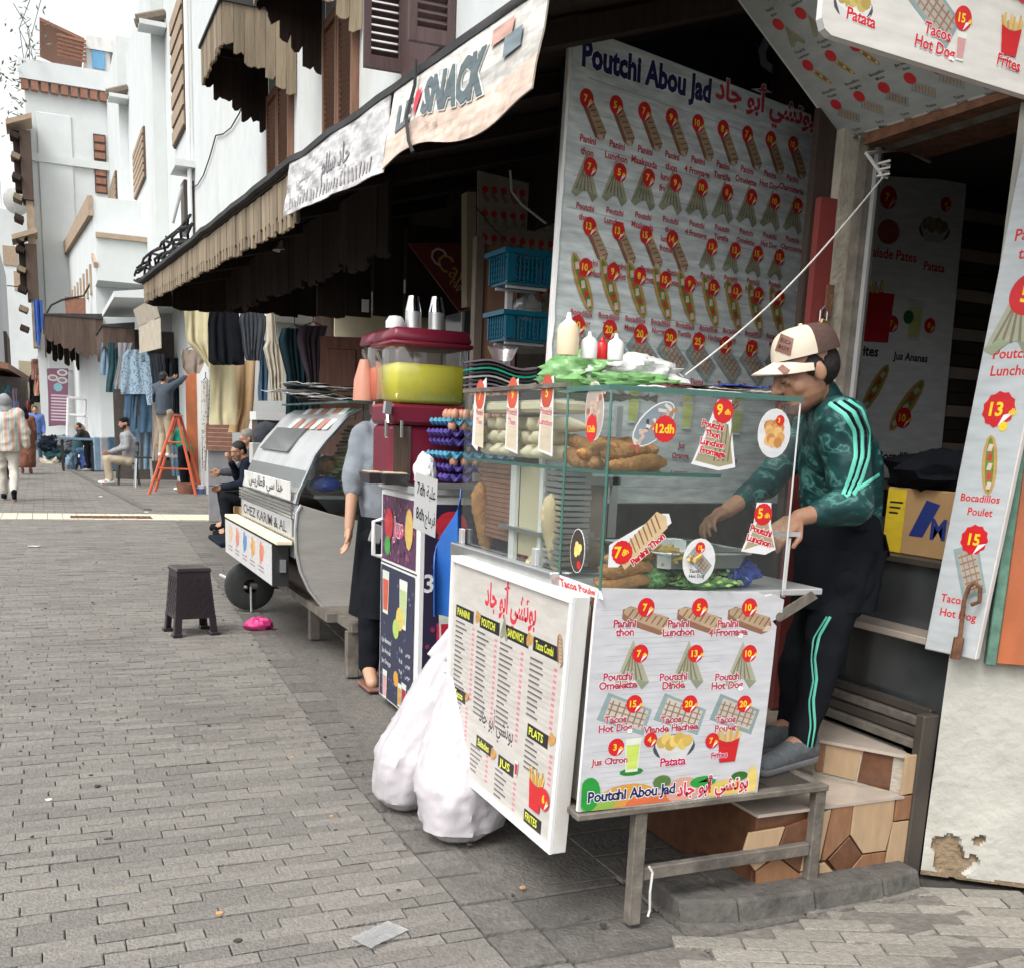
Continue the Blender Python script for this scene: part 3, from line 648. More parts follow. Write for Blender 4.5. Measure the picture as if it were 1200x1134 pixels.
def hood(label, yn, yf, xo, zt, so, sw, m='old_board', m2='dark_board', xw=XW, w=.12, jag=.06, group=None, single=True, roofm='bitumen', cat='window hood'):
    t = T('timber_hood', label, cat, (xw, (yn+yf)/2, zt), group)
    part('roof', t, lambda b: [b.hexa([V((xo-.04, yn-.04, zt+.001)), V((xw-.002, yn-.04, zt+.001)), V((xw-.002, yf+.04, zt+.001)), V((xo-.04, yf+.04, zt+.001)), V((xo-.04, yn-.04, zt+.035)), V((xw-.002, yn-.04, zt+.14)), V((xw-.002, yf+.04, zt+.14)), V((xo-.04, yf+.04, zt+.035))], roofm)])
    board_strip(t, (xo, yn, 0), (xw-.01, yn, 0), zt, zt-so, zt-sw, m, w, jag, single=single)
    board_strip(t, (xo, yf-.02, 0), (xo, yn+.03, 0), zt, zt-so, zt-so, m, w, jag, single=single)
    board_strip(t, (xo+.02, yf, 0), (xw-.01, yf, 0), zt, zt-so, zt-sw, m2, w, jag*1.6, single=single)
    for i in range(4): part('rafter', t, lambda b: b.bb(xo+.05, xw-.01, yn+.06+i*(yf-yn-.2)/3, yn+.12+i*(yf-yn-.2)/3, zt-.09, zt-.001, 'dark_board'))
    return t
hn = at(345, 115, x=XW); yf1 = at(318, 146, x=XW).y+.15; on = at(258, 7, y=hn.y)
hood('weathered timber hood with jagged boards over the left brown shutters', hn.y-.15, yf1, on.x, on.z, .42, on.z-hn.z+.05, group='timber window hoods on the white building')
h2 = at(420, 45, x=XW); yf2 = at(385, 78, x=XW).y+.12; on2z = h2.z+1.05; o2 = at(300, 0, y=yf2)
hood('dark timber hood cut off by the top of the photo over the second brown shutters', h2.y-.15, yf2, o2.x-.02, on2z, .45, on2z-h2.z+.02, m2='dark_board', group='timber window hoods on the white building')
# ---- houses further along
def prismhouse(name, label, poly, z1, m='white_wall_far', z0=0, cat='building'):
    c = V((sum(p[0] for p in poly)/len(poly), sum(p[1] for p in poly)/len(poly), 0)); t = T(name, label, cat, (c.x, c.y, 0))
    part('wall', t, lambda b: b.prism(poly, z0, z1, m)); return t
def win(parent, x, ya, yb, za, zb, m='coping', face='x', d=.05):
    def fr(b):
        if face == 'x':
            b.bb(x-d, x, ya, yb, za, zb, 'brown_board')
        else: b.bb(ya, yb, x-d, x, za, zb, 'brown_board')
    o = part('window', parent, fr)
    def sl(b):
        n = 7
        for i in range(n):
            z = za+(i+.5)*(zb-za)/n
            if face == 'x': b.bb(x-d-.03, x-d-.001, ya+.03, yb-.03, z-.4*(zb-za)/n, z+.3*(zb-za)/n, m)
            else: b.bb(ya+.03, yb-.03, x-d-.03, x-d-.001, z-.4*(zb-za)/n, z+.3*(zb-za)/n, m)
    part('lattice', o, sl)
def eave(parent, xa, xb, ya, yb, z, wdt=.35):
    o = part('tile_eave', parent, lambda b: b.bb(xa, xb, ya, yb, z-.12, z-.02, 'white_wall_far'))
    n = max(2, int(abs(yb-ya)/.25))
    part('roof_tile', o, lambda b: [b.tube([(xa-.05, ya+(i+.5)*(yb-ya)/n, z), (xb, ya+(i+.5)*(yb-ya)/n, z+.22)], .1, 'tile_eave', 6) for i in range(n)], kind='stuff')
yb_ = at(195, 150, x=3.0).y
h2_ = prismhouse('white_house', 'tall narrow white house just beyond the drain pipe, with a long lattice window', [(3.0, 23.52), (8, 23.52), (8, yb_), (3.0, yb_)], 14.5)
wa, wb = at(218, 70, x=3.0), at(206, 175, x=3.0); win(h2_, 2.999, wa.y, wb.y, wb.z, wb.z+2.6)
ac = at(213, 195, x=2.8)
brk = part('wall_bracket', h2_, lambda b: [b.bb(2.62, 2.998, ac.y-.5, ac.y+.45, ac.z-.1, ac.z+.02, 'white_wall_far'), b.tube([(2.6, ac.y, ac.z-1.1), (2.75, ac.y-.3, ac.z-.5), (2.9, ac.y+.3, ac.z-.2)], .03, 'alu'), b.bb(2.8, 2.998, ac.y-.25, ac.y+.3, ac.z-1.3, ac.z-.3, 'slat_dark')])
xb_ = at(180, 150, y=yb_).x; yc_ = at(150, 150, x=xb_).y; zt_ = at(165, 0, x=xb_).z
zT = at(150, 58, x=xb_).z
h3_ = prismhouse('white_house', 'white house with a projecting bay, small tiled eave and one lattice window', [(xb_, yb_+.01), (8, yb_+.01), (8, yc_), (xb_, yc_)], zT)
eave(h3_, xb_-.3, 2.99, yb_-.6, yb_-.005, at(185, 35, y=yb_).z)
wa, wb = at(170, 148, x=xb_), at(160, 235, x=xb_); win(h3_, xb_-.001, wa.y, wb.y, wb.z, wa.z)
xc_ = at(140, 150, y=yc_).x; yd_ = at(126, 150, x=xc_).y; zd_ = at(126, 95, x=xc_).z
h4_ = prismhouse('white_house', 'slim white house squeezed beside the tower, with a very narrow window', [(xc_, yc_+.01), (8, yc_+.01), (8, yd_), (xc_, yd_)], zd_)
eave(h4_, xc_-.3, xb_-.01, yc_-.7, yc_-.005, at(145, 118, y=yc_).z)
wa, wb = at(137, 200, x=xc_), at(131, 270, x=xc_); win(h4_, xc_-.001, wa.y, wb.y, wb.z, wa.z)
yt = yd_+.02; L_ = at(36, 250, y=yt).x; R_ = 8; zt = at(36, 78, y=yt).z
tw = prismhouse('white_tower_house', 'broad white house closing the bend of the street, brick trim under its roof edge', [(L_, yt), (R_, yt), (R_, yt+10), (L_, yt+10)], zt)
part('cornice', tw, lambda b: [b.bb(L_-.15, R_, yt-.25, yt-.002, zt-.45, zt+.15, 'white_wall_far'), b.bb(L_-.05, R_, yt-.12, yt-.004, zt-2.9, zt-2.65, 'white_wall_far')])
part('brick_trim', tw, lambda b: [b.bb(L_-.1+i*.3, L_+.12+i*.3, yt-.22, yt-.003, zt-.75, zt-.46, 'terracotta') for i in range(30)], kind='stuff')
la, lb = at(38, 130, y=yt), at(88, 240, y=yt)
part('wall_panel', tw, lambda b: b.bb(la.x+.1, lb.x, yt-.06, yt-.001, 3, la.z, 'white_wall_far'), bev=.05)
wa, wb = at(109, 157, y=yt), at(126, 228, y=yt); win(tw, yt-.002, wa.x, wb.x, wb.z, wa.z, 'terracotta', face='y')
# rooftop hut and glazed room
hA, hB, hC = at(60, 70, y=yt+.3), at(100, 80, y=yt+.3), at(150, 95, y=yt+.3)
hut = T('rooftop_shed', 'brown corrugated shed standing on the roof of the broad white house', 'shed', (hA.x+1, yt+1.5, zt))
zh = at(60, 25, y=yt+.3).z
part('roof', hut, lambda b: b.hexa([V((hA.x-.3, yt+.1, zh-.1)), V((hB.x, yt+.1, zh-.5)), V((hB.x, yt+4, zh-.5)), V((hA.x-.3, yt+4, zh-.1)), V((hA.x-.3, yt+.1, zh)), V((hB.x, yt+.1, zh-.4)), V((hB.x, yt+4, zh-.4)), V((hA.x-.3, yt+4, zh))], 'terracotta'))
for i in range(6): part('sheet', hut, lambda b: b.box(((hA.x+hB.x)/2+.12, yt+.32-.04*i, zt+.55+i*(zh-zt-.9)/6), (hB.x-hA.x-.15, .06, (zh-zt-.9)/6-.03), 'terracotta', Matrix.Rotation(.08, 3, 'Y')))
gr = T('glazed_roof_room', 'white glazed room with a blue reflecting pane on the roof', 'roof room', (hC.x-.5, yt+1.5, zt))
zg = at(104, 38, y=yt+.3).z
part('wall', gr, lambda b: [b.bb(hB.x+.06, hC.x+1, yt+.4, yt+3, zt+.16, zg-.5, 'white_frame'), b.bb(hB.x+.06, hC.x+1, yt+.3, yt+3.1, zg-.49, zg-.1, 'white_frame')])
pa, pb = at(107, 50, y=yt+.35), at(123, 82, y=yt+.35); part('pane', gr, lambda b: b.bb(pa.x, pb.x, yt+.34, yt+.39, pb.z, pa.z, 'window_blue'))
pa, pb = at(129, 60, y=yt+.35), at(147, 84, y=yt+.35); part('pane', gr, lambda b: b.bb(pa.x, pb.x, yt+.34, yt+.39, pb.z, pa.z, 'window_dark'))
pl_ = T('roof_plant', 'thin leafy shrub growing over the roof edge of the broad white house', 'plant', (L_, yt-.3, zt))
part('stem', pl_, lambda b: [b.tube([(L_+random.uniform(0, .5), yt-.2, zt), (L_+random.uniform(-.1, .5), yt-.3, zt+1), (L_+random.uniform(-.2, .7), yt-.3, zt+random.uniform(1.1, 2.3))], .012, 'leaf', 4) for i in range(5)])
def lv(b):
    for i in range(150):
        z = zt+random.uniform(-2.6, 2.3); s = .5 if z > zt else .22; c = V((L_+random.gauss(.25 if z > zt else -.3, s*.7), yt-.3+random.gauss(0, .2), z)); u = V((random.gauss(0, 1), random.gauss(0, 1), random.gauss(0, 1))).normalized()*.10; w = u.orthogonal().normalized()*.04
        b.add([c-u, c+w, c+u, c-w], [(0, 1, 2, 3)], 'leaf')
part('foliage', pl_, lv, kind='stuff')
# oriel boxes on the left side of the tower
def oriel(lab, pxa, pxb, pya, pyb, stripes):
    a, b_ = at(pxa, pya, y=yt-1.2), at(pxb, pyb, y=yt-1.2)
    t = T('timber_oriel', lab, 'bay window', ((a.x+b_.x)/2, yt, b_.z), 'timber bay windows at the left corner of the broad white house')
    part('body', t, lambda m: m.bb(a.x+(b_.x-a.x)*.45, b_.x, yt-1.2, yt-.01, b_.z, a.z-.5, 'brown_board'))
    part('roof', t, lambda m: m.hexa([V((a.x-.1, yt-1.4, a.z-.45)), V((b_.x+.05, yt-1.4, a.z-.15)), V((b_.x+.05, yt, a.z-.15)), V((a.x-.1, yt, a.z-.45)), V((a.x-.1, yt-1.4, a.z-.3)), V((b_.x+.05, yt-1.4, a.z+.0)), V((b_.x+.05, yt, a.z)), V((a.x-.1, yt, a.z-.3))], 'coping'))
    part('shade', t, lambda m: m.bb(a.x+(b_.x-a.x)*.12, a.x+(b_.x-a.x)*.449, yt-1.0, yt-.3, b_.z+.3, a.z-.5, 'dark_board'))
    for i in range(stripes):
        z = a.z-.7-i*.62; part('louvre', t, lambda m: m.box((a.x+(b_.x-a.x)*.22, yt-.9, z), ((b_.x-a.x)*.42, .9, .16), 'dark_board' if i % 2 == 0 else 'old_board', Matrix.Rotation(.35, 3, 'Y')))
    part('skirt', t, lambda m: m.bb(a.x+(b_.x-a.x)*.6, b_.x-.02, yt-1.1, yt-.02, b_.z-1.5, b_.z-.01, 'coping'))
oriel('upper brown timber bay window with dark louvres at the left corner of the tower house', 10, 40, 130, 235, 6)
oriel('lower brown timber bay window with a blue cloth hanging below, left of the tower', 17, 46, 265, 352, 5)
bc = at(43, 352, y=yt-1.25); part('blue_cloth', T('hanging_cloth', 'blue cloth hanging below the lower timber bay window', 'cloth', tuple(at(43, 385, y=yt-1.25))), lambda b: b.grid(lambda u, v: V((bc.x-.1+u*.26, yt-1.3+.06*sin(u*12), bc.z-1.5*v*(.8+.2*sin(u*5)))), 8, 8, 'bluecloth', .02), smooth=40)
# low terrace house in front
yn_ = yt-9; a1 = at(108, 230, y=yn_); a2 = at(79, 288, y=yt-.03); a3 = at(132, 228, y=yn_)
te = T('terrace_house', 'lower white house with a brown sloping coping and slit openings', 'building', (a1.x+1, yt-4, 0))
part('wall', te, lambda b: b.hexa([V((a1.x, yn_, 0)), V((a3.x+1.5, yn_, 0)), V((a3.x+1.5, yt-.04, 0)), V((a2.x, yt-.04, 0)), V((a1.x, yn_, a1.z)), V((a3.x+1.5, yn_, a1.z)), V((a3.x+1.5, yt-.04, a2.z)), V((a2.x, yt-.04, a2.z))], 'white_wall_far'))
part('coping', te, lambda b: b.hexa([V((a1.x-.12, yn_-.05, a1.z-.5)), V((a1.x-.003, yn_-.05, a1.z-.5)), V((a2.x-.003, yt-.05, a2.z-.3)), V((a2.x-.12, yt-.05, a2.z-.3)), V((a1.x-.12, yn_-.05, a1.z)), V((a1.x-.003, yn_-.05, a1.z)), V((a2.x-.003, yt-.05, a2.z+.1)), V((a2.x-.12, yt-.05, a2.z+.1))], 'coping'))
for i in range(7):
    f = .12+i*.12; c = V((a1.x, yn_, a1.z)).lerp(V((a2.x, yt, a2.z)), f); part('slit', te, lambda b: b.bb(c.x-.05, c.x+.0, c.y-.12, c.y+.12, c.z-2.4, c.z-1.6, 'coping'))
b1 = at(110, 285, y=yn_-1.4); 
hd = T('porch_roof', 'small porch roof with brown tiled edge on the lower white house', 'porch roof', (b1.x+.5, yn_-.7, b1.z))
part('slab', hd, lambda b: b.bb(b1.x+.06, b1.x+1.6, yn_-1.4, yn_-.01, b1.z-.9, b1.z+.3, 'white_wall_far')); part('tile_edge', hd, lambda b: [b.box((b1.x+.03, yn_-.8, b1.z-.35), (.1, 1.3, .14), 'coping', Matrix.Rotation(.3, 3, 'X')), b.box((b1.x+.8, yn_-1.45, b1.z+.2), (1.5, .1, .12), 'coping')])
# far white block and left-hand edge house
q0, q1 = at(-30, 250, y=92), at(42, 248, y=92)
fw = prismhouse('far_white_house', 'plain white block at the far end of the street under the sky', [(q0.x-9, 92), (q1.x+2, 92), (q1.x+2, 99), (q0.x-9, 99)], at(20, 247, y=92).z)
for px, py, w in ((12, 300, .3), (25, 330, .25)): 
    c = at(px, py, y=92); part('window', fw, lambda b: b.bb(c.x-.5, c.x+.5, 91.93, 91.999, c.z-.7, c.z+.7, 'coping'))
e_ = at(5, 400, y=60); le = prismhouse('left_house', 'grey-white house with brown shop fronts at the very left edge of the photo', [(e_.x-7, 46), (e_.x-.02, 60), (e_.x-.02, 72), (e_.x-7, 72)], at(5, 290, y=60).z)
part('shopfront', le, lambda b: b.bb(e_.x-.2, e_.x+.12, 60.02, 66, 0, 5.5, 'brown_board'))
sa = at(18, 237, y=90); sat = T('satellite_dish', 'grey satellite dish on the roof of the far white block', 'satellite dish', (sa.x, 92.5, sa.z-1))
part('dish', sat, lambda b: b.lathe([(0, 0), (.5, .05), (.9, .2), (.95, .22), (.9, .26), (0, .07)], sa, 'satellite', 18, Matrix.Rotation(radians(-70), 3, 'X') @ Matrix.Rotation(.3, 3, 'Y')), smooth=40); part('mast', sat, lambda b: [b.tube([(sa.x, 92.5, sa.z-1.4), (sa.x, 92.3, sa.z)], .06, 'alu'), b.tube([(at(2, 250, y=92.4).x, 92.4, sa.z-1.2), (at(2, 250, y=92.4).x, 92.4, at(2, 212, y=92.4).z)], .05, 'alu')])
# ================================================================ CORNER SHOP
cs = T('corner_shop', 'snack shop on the street corner with an open doorway and worn plaster', 'building', (3.2, 2.4, 0))
DA, DU = V((2.665, 2.455, 0)), V((.783, -.622, 0)); DN = V((-.622, -.783, 0))
part('upper_wall', cs, lambda b: b.prism([(2.665, 2.455), (4.7, .84), (9, .84), (9, 3.24), (2.665, 3.24)], 2.62, 12.5, 'white_wall'))
def wallgrid(b):
    hc, hr = uvp(1118, 1000, DA, DU), .05
    def f(u, v):
        p = DA+DU*(u*2.4)+V((0, 0, v*2.62)); q = V((u*2.4-hc[0], (v*2.62-hc[1])*.85, 0)); d = q.length
        k = noise.noise(p*2.2)*.012+noise.noise(p*9)*.005
        r = hr*(1+1.3*noise.noise(p*9)+.7*noise.noise(p*24))
        if d < r: k -= .014
        return p+DN*k
    b.grid(f, 330, 330, 'peeling_wall')
    for i in range(len(b.f)):
        c = sum((b.v[j] for j in b.f[i]), V((0, 0, 0)))/4; q = c-DA; u = q.dot(DU); d = V((u-hc[0], (c.z-hc[1])*.85, 0)).length
        if d < hr*(1.0+1.3*noise.noise(c*9)+.7*noise.noise(c*24)) or c.z < .012+.03*noise.noise(c*8): b.m[i] = b.mi('mud_plaster')
def uvp(px, py, A, U):
    p = onplane(px, py, A, U); return ((p-V(A)).dot(U), p.z-V(A).z)
part('corner_wall', cs, wallgrid, smooth=50)
part('pier', cs, lambda b: b.bb(2.565, 2.66, 3.1, 3.24, 0, 2.62, 'plaster_dirty'))
part('door_jamb', cs, lambda b: [b.bb(2.632, 2.70, 3.05, 3.098, .43, 2.5, 'frame_metal'), b.bb(2.66, 2.672, 3.03, 3.049, .43, 2.5, 'alu')])
part('shutter_housing', cs, lambda b: [b.bb(2.60, 2.9, 2.42, 3.04, 2.42, 2.619, 'rusty'), b.tube([(2.7, 2.44, 2.46), (2.7, 3.02, 2.46)], .05, 'frame_metal', 10)])
part('door_post', cs, lambda b: b.hexa([V((2.60, 2.462, .0)), V((2.668, 2.462, 0)), V((2.668, 2.50, 0)), V((2.60, 2.50, 0)), V((2.60, 2.462, .56)), V((2.668, 2.462, .56)), V((2.668, 2.50, .56)), V((2.60, 2.50, .56))], 'slat_dark'), bev=.004)
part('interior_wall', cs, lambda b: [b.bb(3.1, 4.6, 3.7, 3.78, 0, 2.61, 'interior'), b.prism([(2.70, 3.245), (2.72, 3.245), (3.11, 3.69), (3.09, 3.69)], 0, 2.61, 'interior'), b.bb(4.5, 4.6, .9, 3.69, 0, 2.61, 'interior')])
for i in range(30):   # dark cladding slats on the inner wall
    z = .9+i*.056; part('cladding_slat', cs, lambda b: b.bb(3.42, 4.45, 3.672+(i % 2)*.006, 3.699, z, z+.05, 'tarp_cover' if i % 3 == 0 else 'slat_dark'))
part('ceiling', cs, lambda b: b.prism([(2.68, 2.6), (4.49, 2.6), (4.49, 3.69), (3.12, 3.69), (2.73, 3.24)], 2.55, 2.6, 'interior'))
ct = T('shop_counter', 'dark panelled counter with a pale ledge just inside the shop doorway', 'counter', (2.9, 2.8, .43))
zc = at(1070, 652, x=2.84).z
part('body', ct, lambda b: b.bb(2.80, 3.25, 2.46, 3.35, .43, zc-.02, 'dark_panel'))
part('top', ct, lambda b: b.bb(2.78, 3.27, 2.45, 3.37, zc-.019, zc, 'slat_dark'))
part('ledge', ct, lambda b: b.bb(2.67, 2.799, 2.46, 3.04, .775, .80, 'tread_tile'), bev=.003)
part('lower_panel', ct, lambda b: b.bb(2.72, 2.798, 2.46, 3.04, .43, .774, 'dark_panel'))
for i in range(4): part('threshold_rail', cs, lambda b: b.bb(2.62+.018*i, 2.70, 2.51, 3.045, .432+i*.034, .462+i*.034, 'slat_dark' if i % 2 else 'frame_metal'), bev=.003)
# interior posters
ip = T('interior_poster', 'tall vinyl poster inside the shop showing salade pates, patata, frites, jus ananas and bocadillos', 'poster', (3.2, 3.66, 1))
ip['label'] = 'tall dim poster inside the shop doorway with salad, fries, pineapple juice and sandwich pictures'
IA, IU = V((0, 3.655, 0)), V((1, 0, 0))
c = [uvp(*q, IA, IU) for q in ((985, 560), (1100, 560), (1133, 212), (1008, 205))]
P = Print(planef(IA, IU, (0, 0, 1), (0, -1, 0)), m=PR)
part('sheet', ip, lambda b: b.prism(c, 3.656, 3.662, 'white_frame', ax='y'))
P.poly(c, (.78, .8, .8)); I = lambda px, py: uvp(px, py, IA, IU)
P.disc(*I(1041, 272), .06, (.45, .12, .09), 20, .05); P.price(*I(1041, 232), .045, '7'); P.bowl(*I(1095, 268), .16, (.35, .28, .12)); P.price(*I(1108, 240), .03, '4', '')
P.text('Salade Pates', *I(1045, 304), .055, RED, .02); P.text('Patata', *I(1094, 318), .05, RED, .02)
P.poly([I(1001, 400), I(1040, 402), I(1048, 345), I(1006, 340)], (.55, .02, .04)); P.fries(*I(1022, 352), .14); P.price(*I(1045, 380), .035, '7'); P.glass(*I(1072, 375), .17, (.55, .62, .25)); P.disc(*I(1064, 372), .03, (.03, .16, .06), 9); P.price(*I(1089, 382), .032, '8')
P.text('Frites', *I(1014, 417), .06, BLK, .03, out=(WHT, .03)); P.text('Jus Ananas', *I(1066, 423), .045, BLK, .03, out=(WHT, .03))
P.sandwich(*I(1062, 475), .26, -2.2); P.sandwich(*I(1025, 455), .22, -2.1); P.price(*I(1058, 490), .045, '10'); P.text('Bocadillos', *I(1050, 540), .055, BLK, .03, out=(WHT, .03))
P.done('print', ip)
bx = T('cardboard_box', 'yellow and tan cardboard box with blue lettering on the shop counter', 'box', (3.0, 2.8, zc))
b0, b1 = at(1032, 648, x=2.86), at(1112, 650, x=2.86); bt = at(1040, 570, x=2.86).z
part('carton', bx, lambda b: b.bb(2.86, 3.2, b1.y, b0.y, zc+.001, bt, 'cardboard'), bev=.004)
P = Print(planef((2.86, b0.y, zc), (0, -1, 0), (0, 0, 1), (-1, 0, 0))); w = b0.y-b1.y; hh = bt-zc
P.rect(0.005, .005, w*.3, hh-.005, (.7, .5, .03)); [P.rect(w*.06, hh*(.6+.08*k), w*(.2+.03*k), hh*(.63+.08*k), BLK) for k in range(3)]; P.poly([(w*.4, hh*.3), (w*.6, hh*.85), (w*.8, hh*.8), (w*.6, hh*.3)], (.02, .04, .2)); P.text('Mi', w*.85, hh*.3, .1, (.02, .04, .2), .03); P.done('print', bx)
part('black_bag', T('plastic_sack', 'black plastic sack slumped on top of the cardboard box', 'bag', (3.0, 2.8, bt)), lambda b: b.ball((3.0, (b0.y+b1.y)/2, bt+.05), (.17, .26, .09), 'cloth_black', 20, None, lambda u: 1+.4*noise.noise(u*3)), smooth=60)
# tiled steps
stp = T('tiled_steps', 'two shop steps clad in brown wood-look hexagon tiles', 'steps', (2.3, 2.6, 0))
u1, u2 = at(958, 864, z=.42), at(1059, 882, z=.42)
part('lower_step', stp, lambda b: b.bb(1.98, 2.598, 2.49, 3.2, 0, .276, 'tile_dark'))
part('upper_step', stp, lambda b: b.prism([(u1.x, u1.y), (u2.x, 2.50), (2.6, 2.50), (2.66, 2.6), (2.66, 3.2), (u1.x-.05, 3.2)], .2771, .408, 'plaster_dirty'))
part('tread', stp, lambda b: b.prism([(1.97, 2.47), (u2.x-.02, 2.47), (u1.x-.01, u1.y-.02), (u1.x-.06, 3.19), (1.97, 3.19)], .277, .287, 'tread_tile'), label='glossy grey-white tread tile')
part('tread', stp, lambda b: b.prism([(u1.x-.012, u1.y-.012), (u2.x, 2.475), (2.598, 2.475), (2.61, 3.19), (u1.x-.07, 3.19)], .409, .42, 'tread_tile'))
C7 = lambda x, y: (860+x/2.497, 680+y/2.497)
def tilep(pts, A, U, m, name='tile'):
    N = V((U.y, -U.x, 0)); q = [onplane(*C7(*p), A, U) for p in pts]; ctr = sum(q, V((0, 0, 0)))/len(q); q = [c_+(ctr-c_).normalized()*.0022 for c_ in q]; n = len(q)
    vs = [p-N*.001 for p in q]+[p+N*.008 for p in q]
    o = MB(); o.add(vs, [list(range(n))[::-1], list(range(n, 2*n))]+[(i, (i+1) % n, n+(i+1) % n, n+i) for i in range(n)], m)
    o.build(name, stp, weld=True, bev=.0012)
LA, LU = V((2.0, 2.481, 0)), V((1, 0, 0))
for pts, m in (([(285, 660), (345, 652), (335, 742), (262, 817), (252, 817)], 'tile_mid'), ([(347, 651), (468, 638), (462, 700), (440, 788), (372, 797), (336, 742)], 'tile_light'),
               ([(335, 744), (371, 798), (312, 870), (271, 815)], 'tile_dark'), ([(373, 799), (441, 790), (432, 849), (314, 870)], 'tile_mid'), ([(262, 820), (309, 872), (243, 884), (246, 826)], 'tile_light'),
               ([(472, 632), (527, 622), (512, 695), (463, 702)], 'tile_mid'), ([(461, 704), (511, 698), (489, 846), (434, 850)], 'tile_light'),
               ([(220, 690), (282, 664), (248, 816), (190, 850)], 'tile_light'), ([(218, 692), (188, 852), (120, 800), (150, 715)], 'tile_dark'), ([(236, 886), (238, 826), (190, 856), (120, 803), (60, 850), (60, 905)], 'tile_mid'), ([(147, 717), (117, 802), (58, 848), (20, 800), (40, 735)], 'tile_light')):
    tilep(pts, LA, LU, m)
UA = V((u1.x, u1.y, 0)); UU = (V((u2.x, u2.y, 0))-UA).normalized()
for pts, m in (([(246, 462), (268, 465), (258, 560), (238, 556)], 'tile_mid'), ([(270, 465), (379, 487), (358, 585), (260, 561)], 'tile_light'), ([(381, 487), (504, 510), (487, 624), (360, 587)], 'tile_dark')): tilep(pts, UA, UU, m)
tilep([(500, 510), (545, 503), (527, 620), (484, 627)], LA, LU, 'tile_light')
# hinged orange shutter leaf on the corner wall
og = T('orange_shutter', 'orange metal shutter leaf with a flaking green edge at the right border of the photo', 'shutter', tuple(DA+DU*.3))
oc = [uvp(*q, DA, DU) for q in ((1156, 773), (1235, 776), (1250, 400), (1201, 560))]
o0 = oc[0]; part('panel', og, lambda b: b.hexa([DA+DU*u+DN*d+V((0, 0, z)) for z in (o0[1], 2.3) for u, d in ((o0[0]+.02, .03), (o0[0]+.65, .03), (o0[0]+.65, .05), (o0[0]+.02, .05))], 'orange_metal'), bev=.003)
part('edge', og, lambda b: b.hexa([DA+DU*u+DN*d+V((0, 0, z)) for z in (o0[1]-.005, 2.31) for u, d in ((o0[0]-.012, .02), (o0[0]+.019, .02), (o0[0]+.019, .062), (o0[0]-.012, .062))], 'flaked_green'), bev=.003)
# menu board leaning by the doorway
ba, bb_ = at(1083, 760, x=2.63), None; bb_ = at(1143, 773, z=ba.z); BU = (bb_-ba); BU.z = 0; bw = BU.length; BU.normalize(); BN = V((BU.y, -BU.x, 0))
if BN.y > 0: BN = -BN
BA = V((ba.x, ba.y, 0)); tb = uvp(1200, 165, BA, BU); sl_ = (tb[0])/(tb[1]-ba.z)
mb_ = T('price_board', 'tall white menu board with tacos, bocadillos and poutchi prices hanging right of the doorway', 'menu board', (ba.x, ba.y, ba.z))
BH = 1.75; fb = lambda u, v, h: BA+BU*(u+sl_*v)+BN*h+V((0, 0, ba.z+v))
part('board', mb_, lambda b: b.hexa([fb(0, 0, -.022), fb(bw, 0, -.022), fb(bw, 0, 0), fb(0, 0, 0), fb(0, BH, -.022), fb(bw, BH, -.022), fb(bw, BH, 0), fb(0, BH, 0)], 'white_frame'), bev=.003)
P = Print(fb, m=PR); P.rect(.004, .004, bw-.004, BH-.01, (.50, .53, .54))
def B_(px, py): u, v = uvp(px, py, BA, BU); v -= ba.z; return (u-sl_*v, v)
for t, px, py, h in (('Tacos', 1116, 706, .036), ('Hot Dog', 1122, 724, .036), ('Bocadillos', 1148, 588, .033), ('Poulet', 1148, 604, .033), ('Poutchi', 1186, 420, .042), ('Lunchon', 1186, 440, .042), ('Panini', 1209, 280, .046), ('thon', 1209, 302, .046)): P.text(t, *B_(px, py), h, RED, .02)
P.tacos(*B_(1137, 668), .17, -1.1); P.price(*B_(1142, 632), .048, '15', '', .1); P.sandwich(*B_(1160, 545), .17, -1.4); P.price(*B_(1171, 480), .055, '13', 'dh', .1); P.disc(*B_(1176, 500), .014, YEL); P.poutchi(*B_(1190, 375), .2); P.price(*B_(1206, 345), .06, '5')
P.done('print', mb_)
hk = T('door_bolt', 'rusty iron bolt with a looped handle on the foot of the white price board', 'bolt', tuple(at(1135, 760, x=2.6)))
def fbolt(b):
    q = lambda x, y: onplane(*C7(x, y), BA, BU)+BN*.03
    b.tube([q(668, 215), q(680, 150), q(690, 60), q(705, 15), q(722, 5), q(738, 20), q(735, 60), q(712, 68)], .007, 'rusty', 8); b.tube([q(664, 225), q(676, 165)], .016, 'rusty', 8)
part('rod', hk, fbolt, smooth=40)
# tilted menu flap over the door and hanging sign
f1, f2, f3 = at(985, 165, x=2.6), at(1180, 105, x=2.6), at(880, 0, y=3.1)
fl = T('menu_flap', 'tilted menu board under the door awning, rows of small red price tags on grey', 'menu board', (2.6, 2.8, 2.45))
FU = (f2-f1).normalized(); FV = (f3-f1); FV = (FV-FU*FV.dot(FU)).normalized(); FN = FU.cross(FV)
if FN.z > 0: FN = -FN
FL, FH = 1.55, .75; ff = lambda u, v, h: f1+FU*u+FV*v+FN*h
part('board', fl, lambda b: b.slab(ff(0, 0, 0), ff(0, FH, 0), ff(FL, FH, 0), ff(FL, 0, 0), .025, 'white_frame') if FN.dot((ff(0, FH, 0)-ff(0, 0, 0)).cross(ff(FL, 0, 0)-ff(0, 0, 0))) > 0 else b.slab(ff(0, 0, 0), ff(FL, 0, 0), ff(FL, FH, 0), ff(0, FH, 0), .025, 'white_frame'))
P = Print(ff, m=PR); P.rect(.01, .01, FL-.01, FH-.01, (.42, .44, .43))
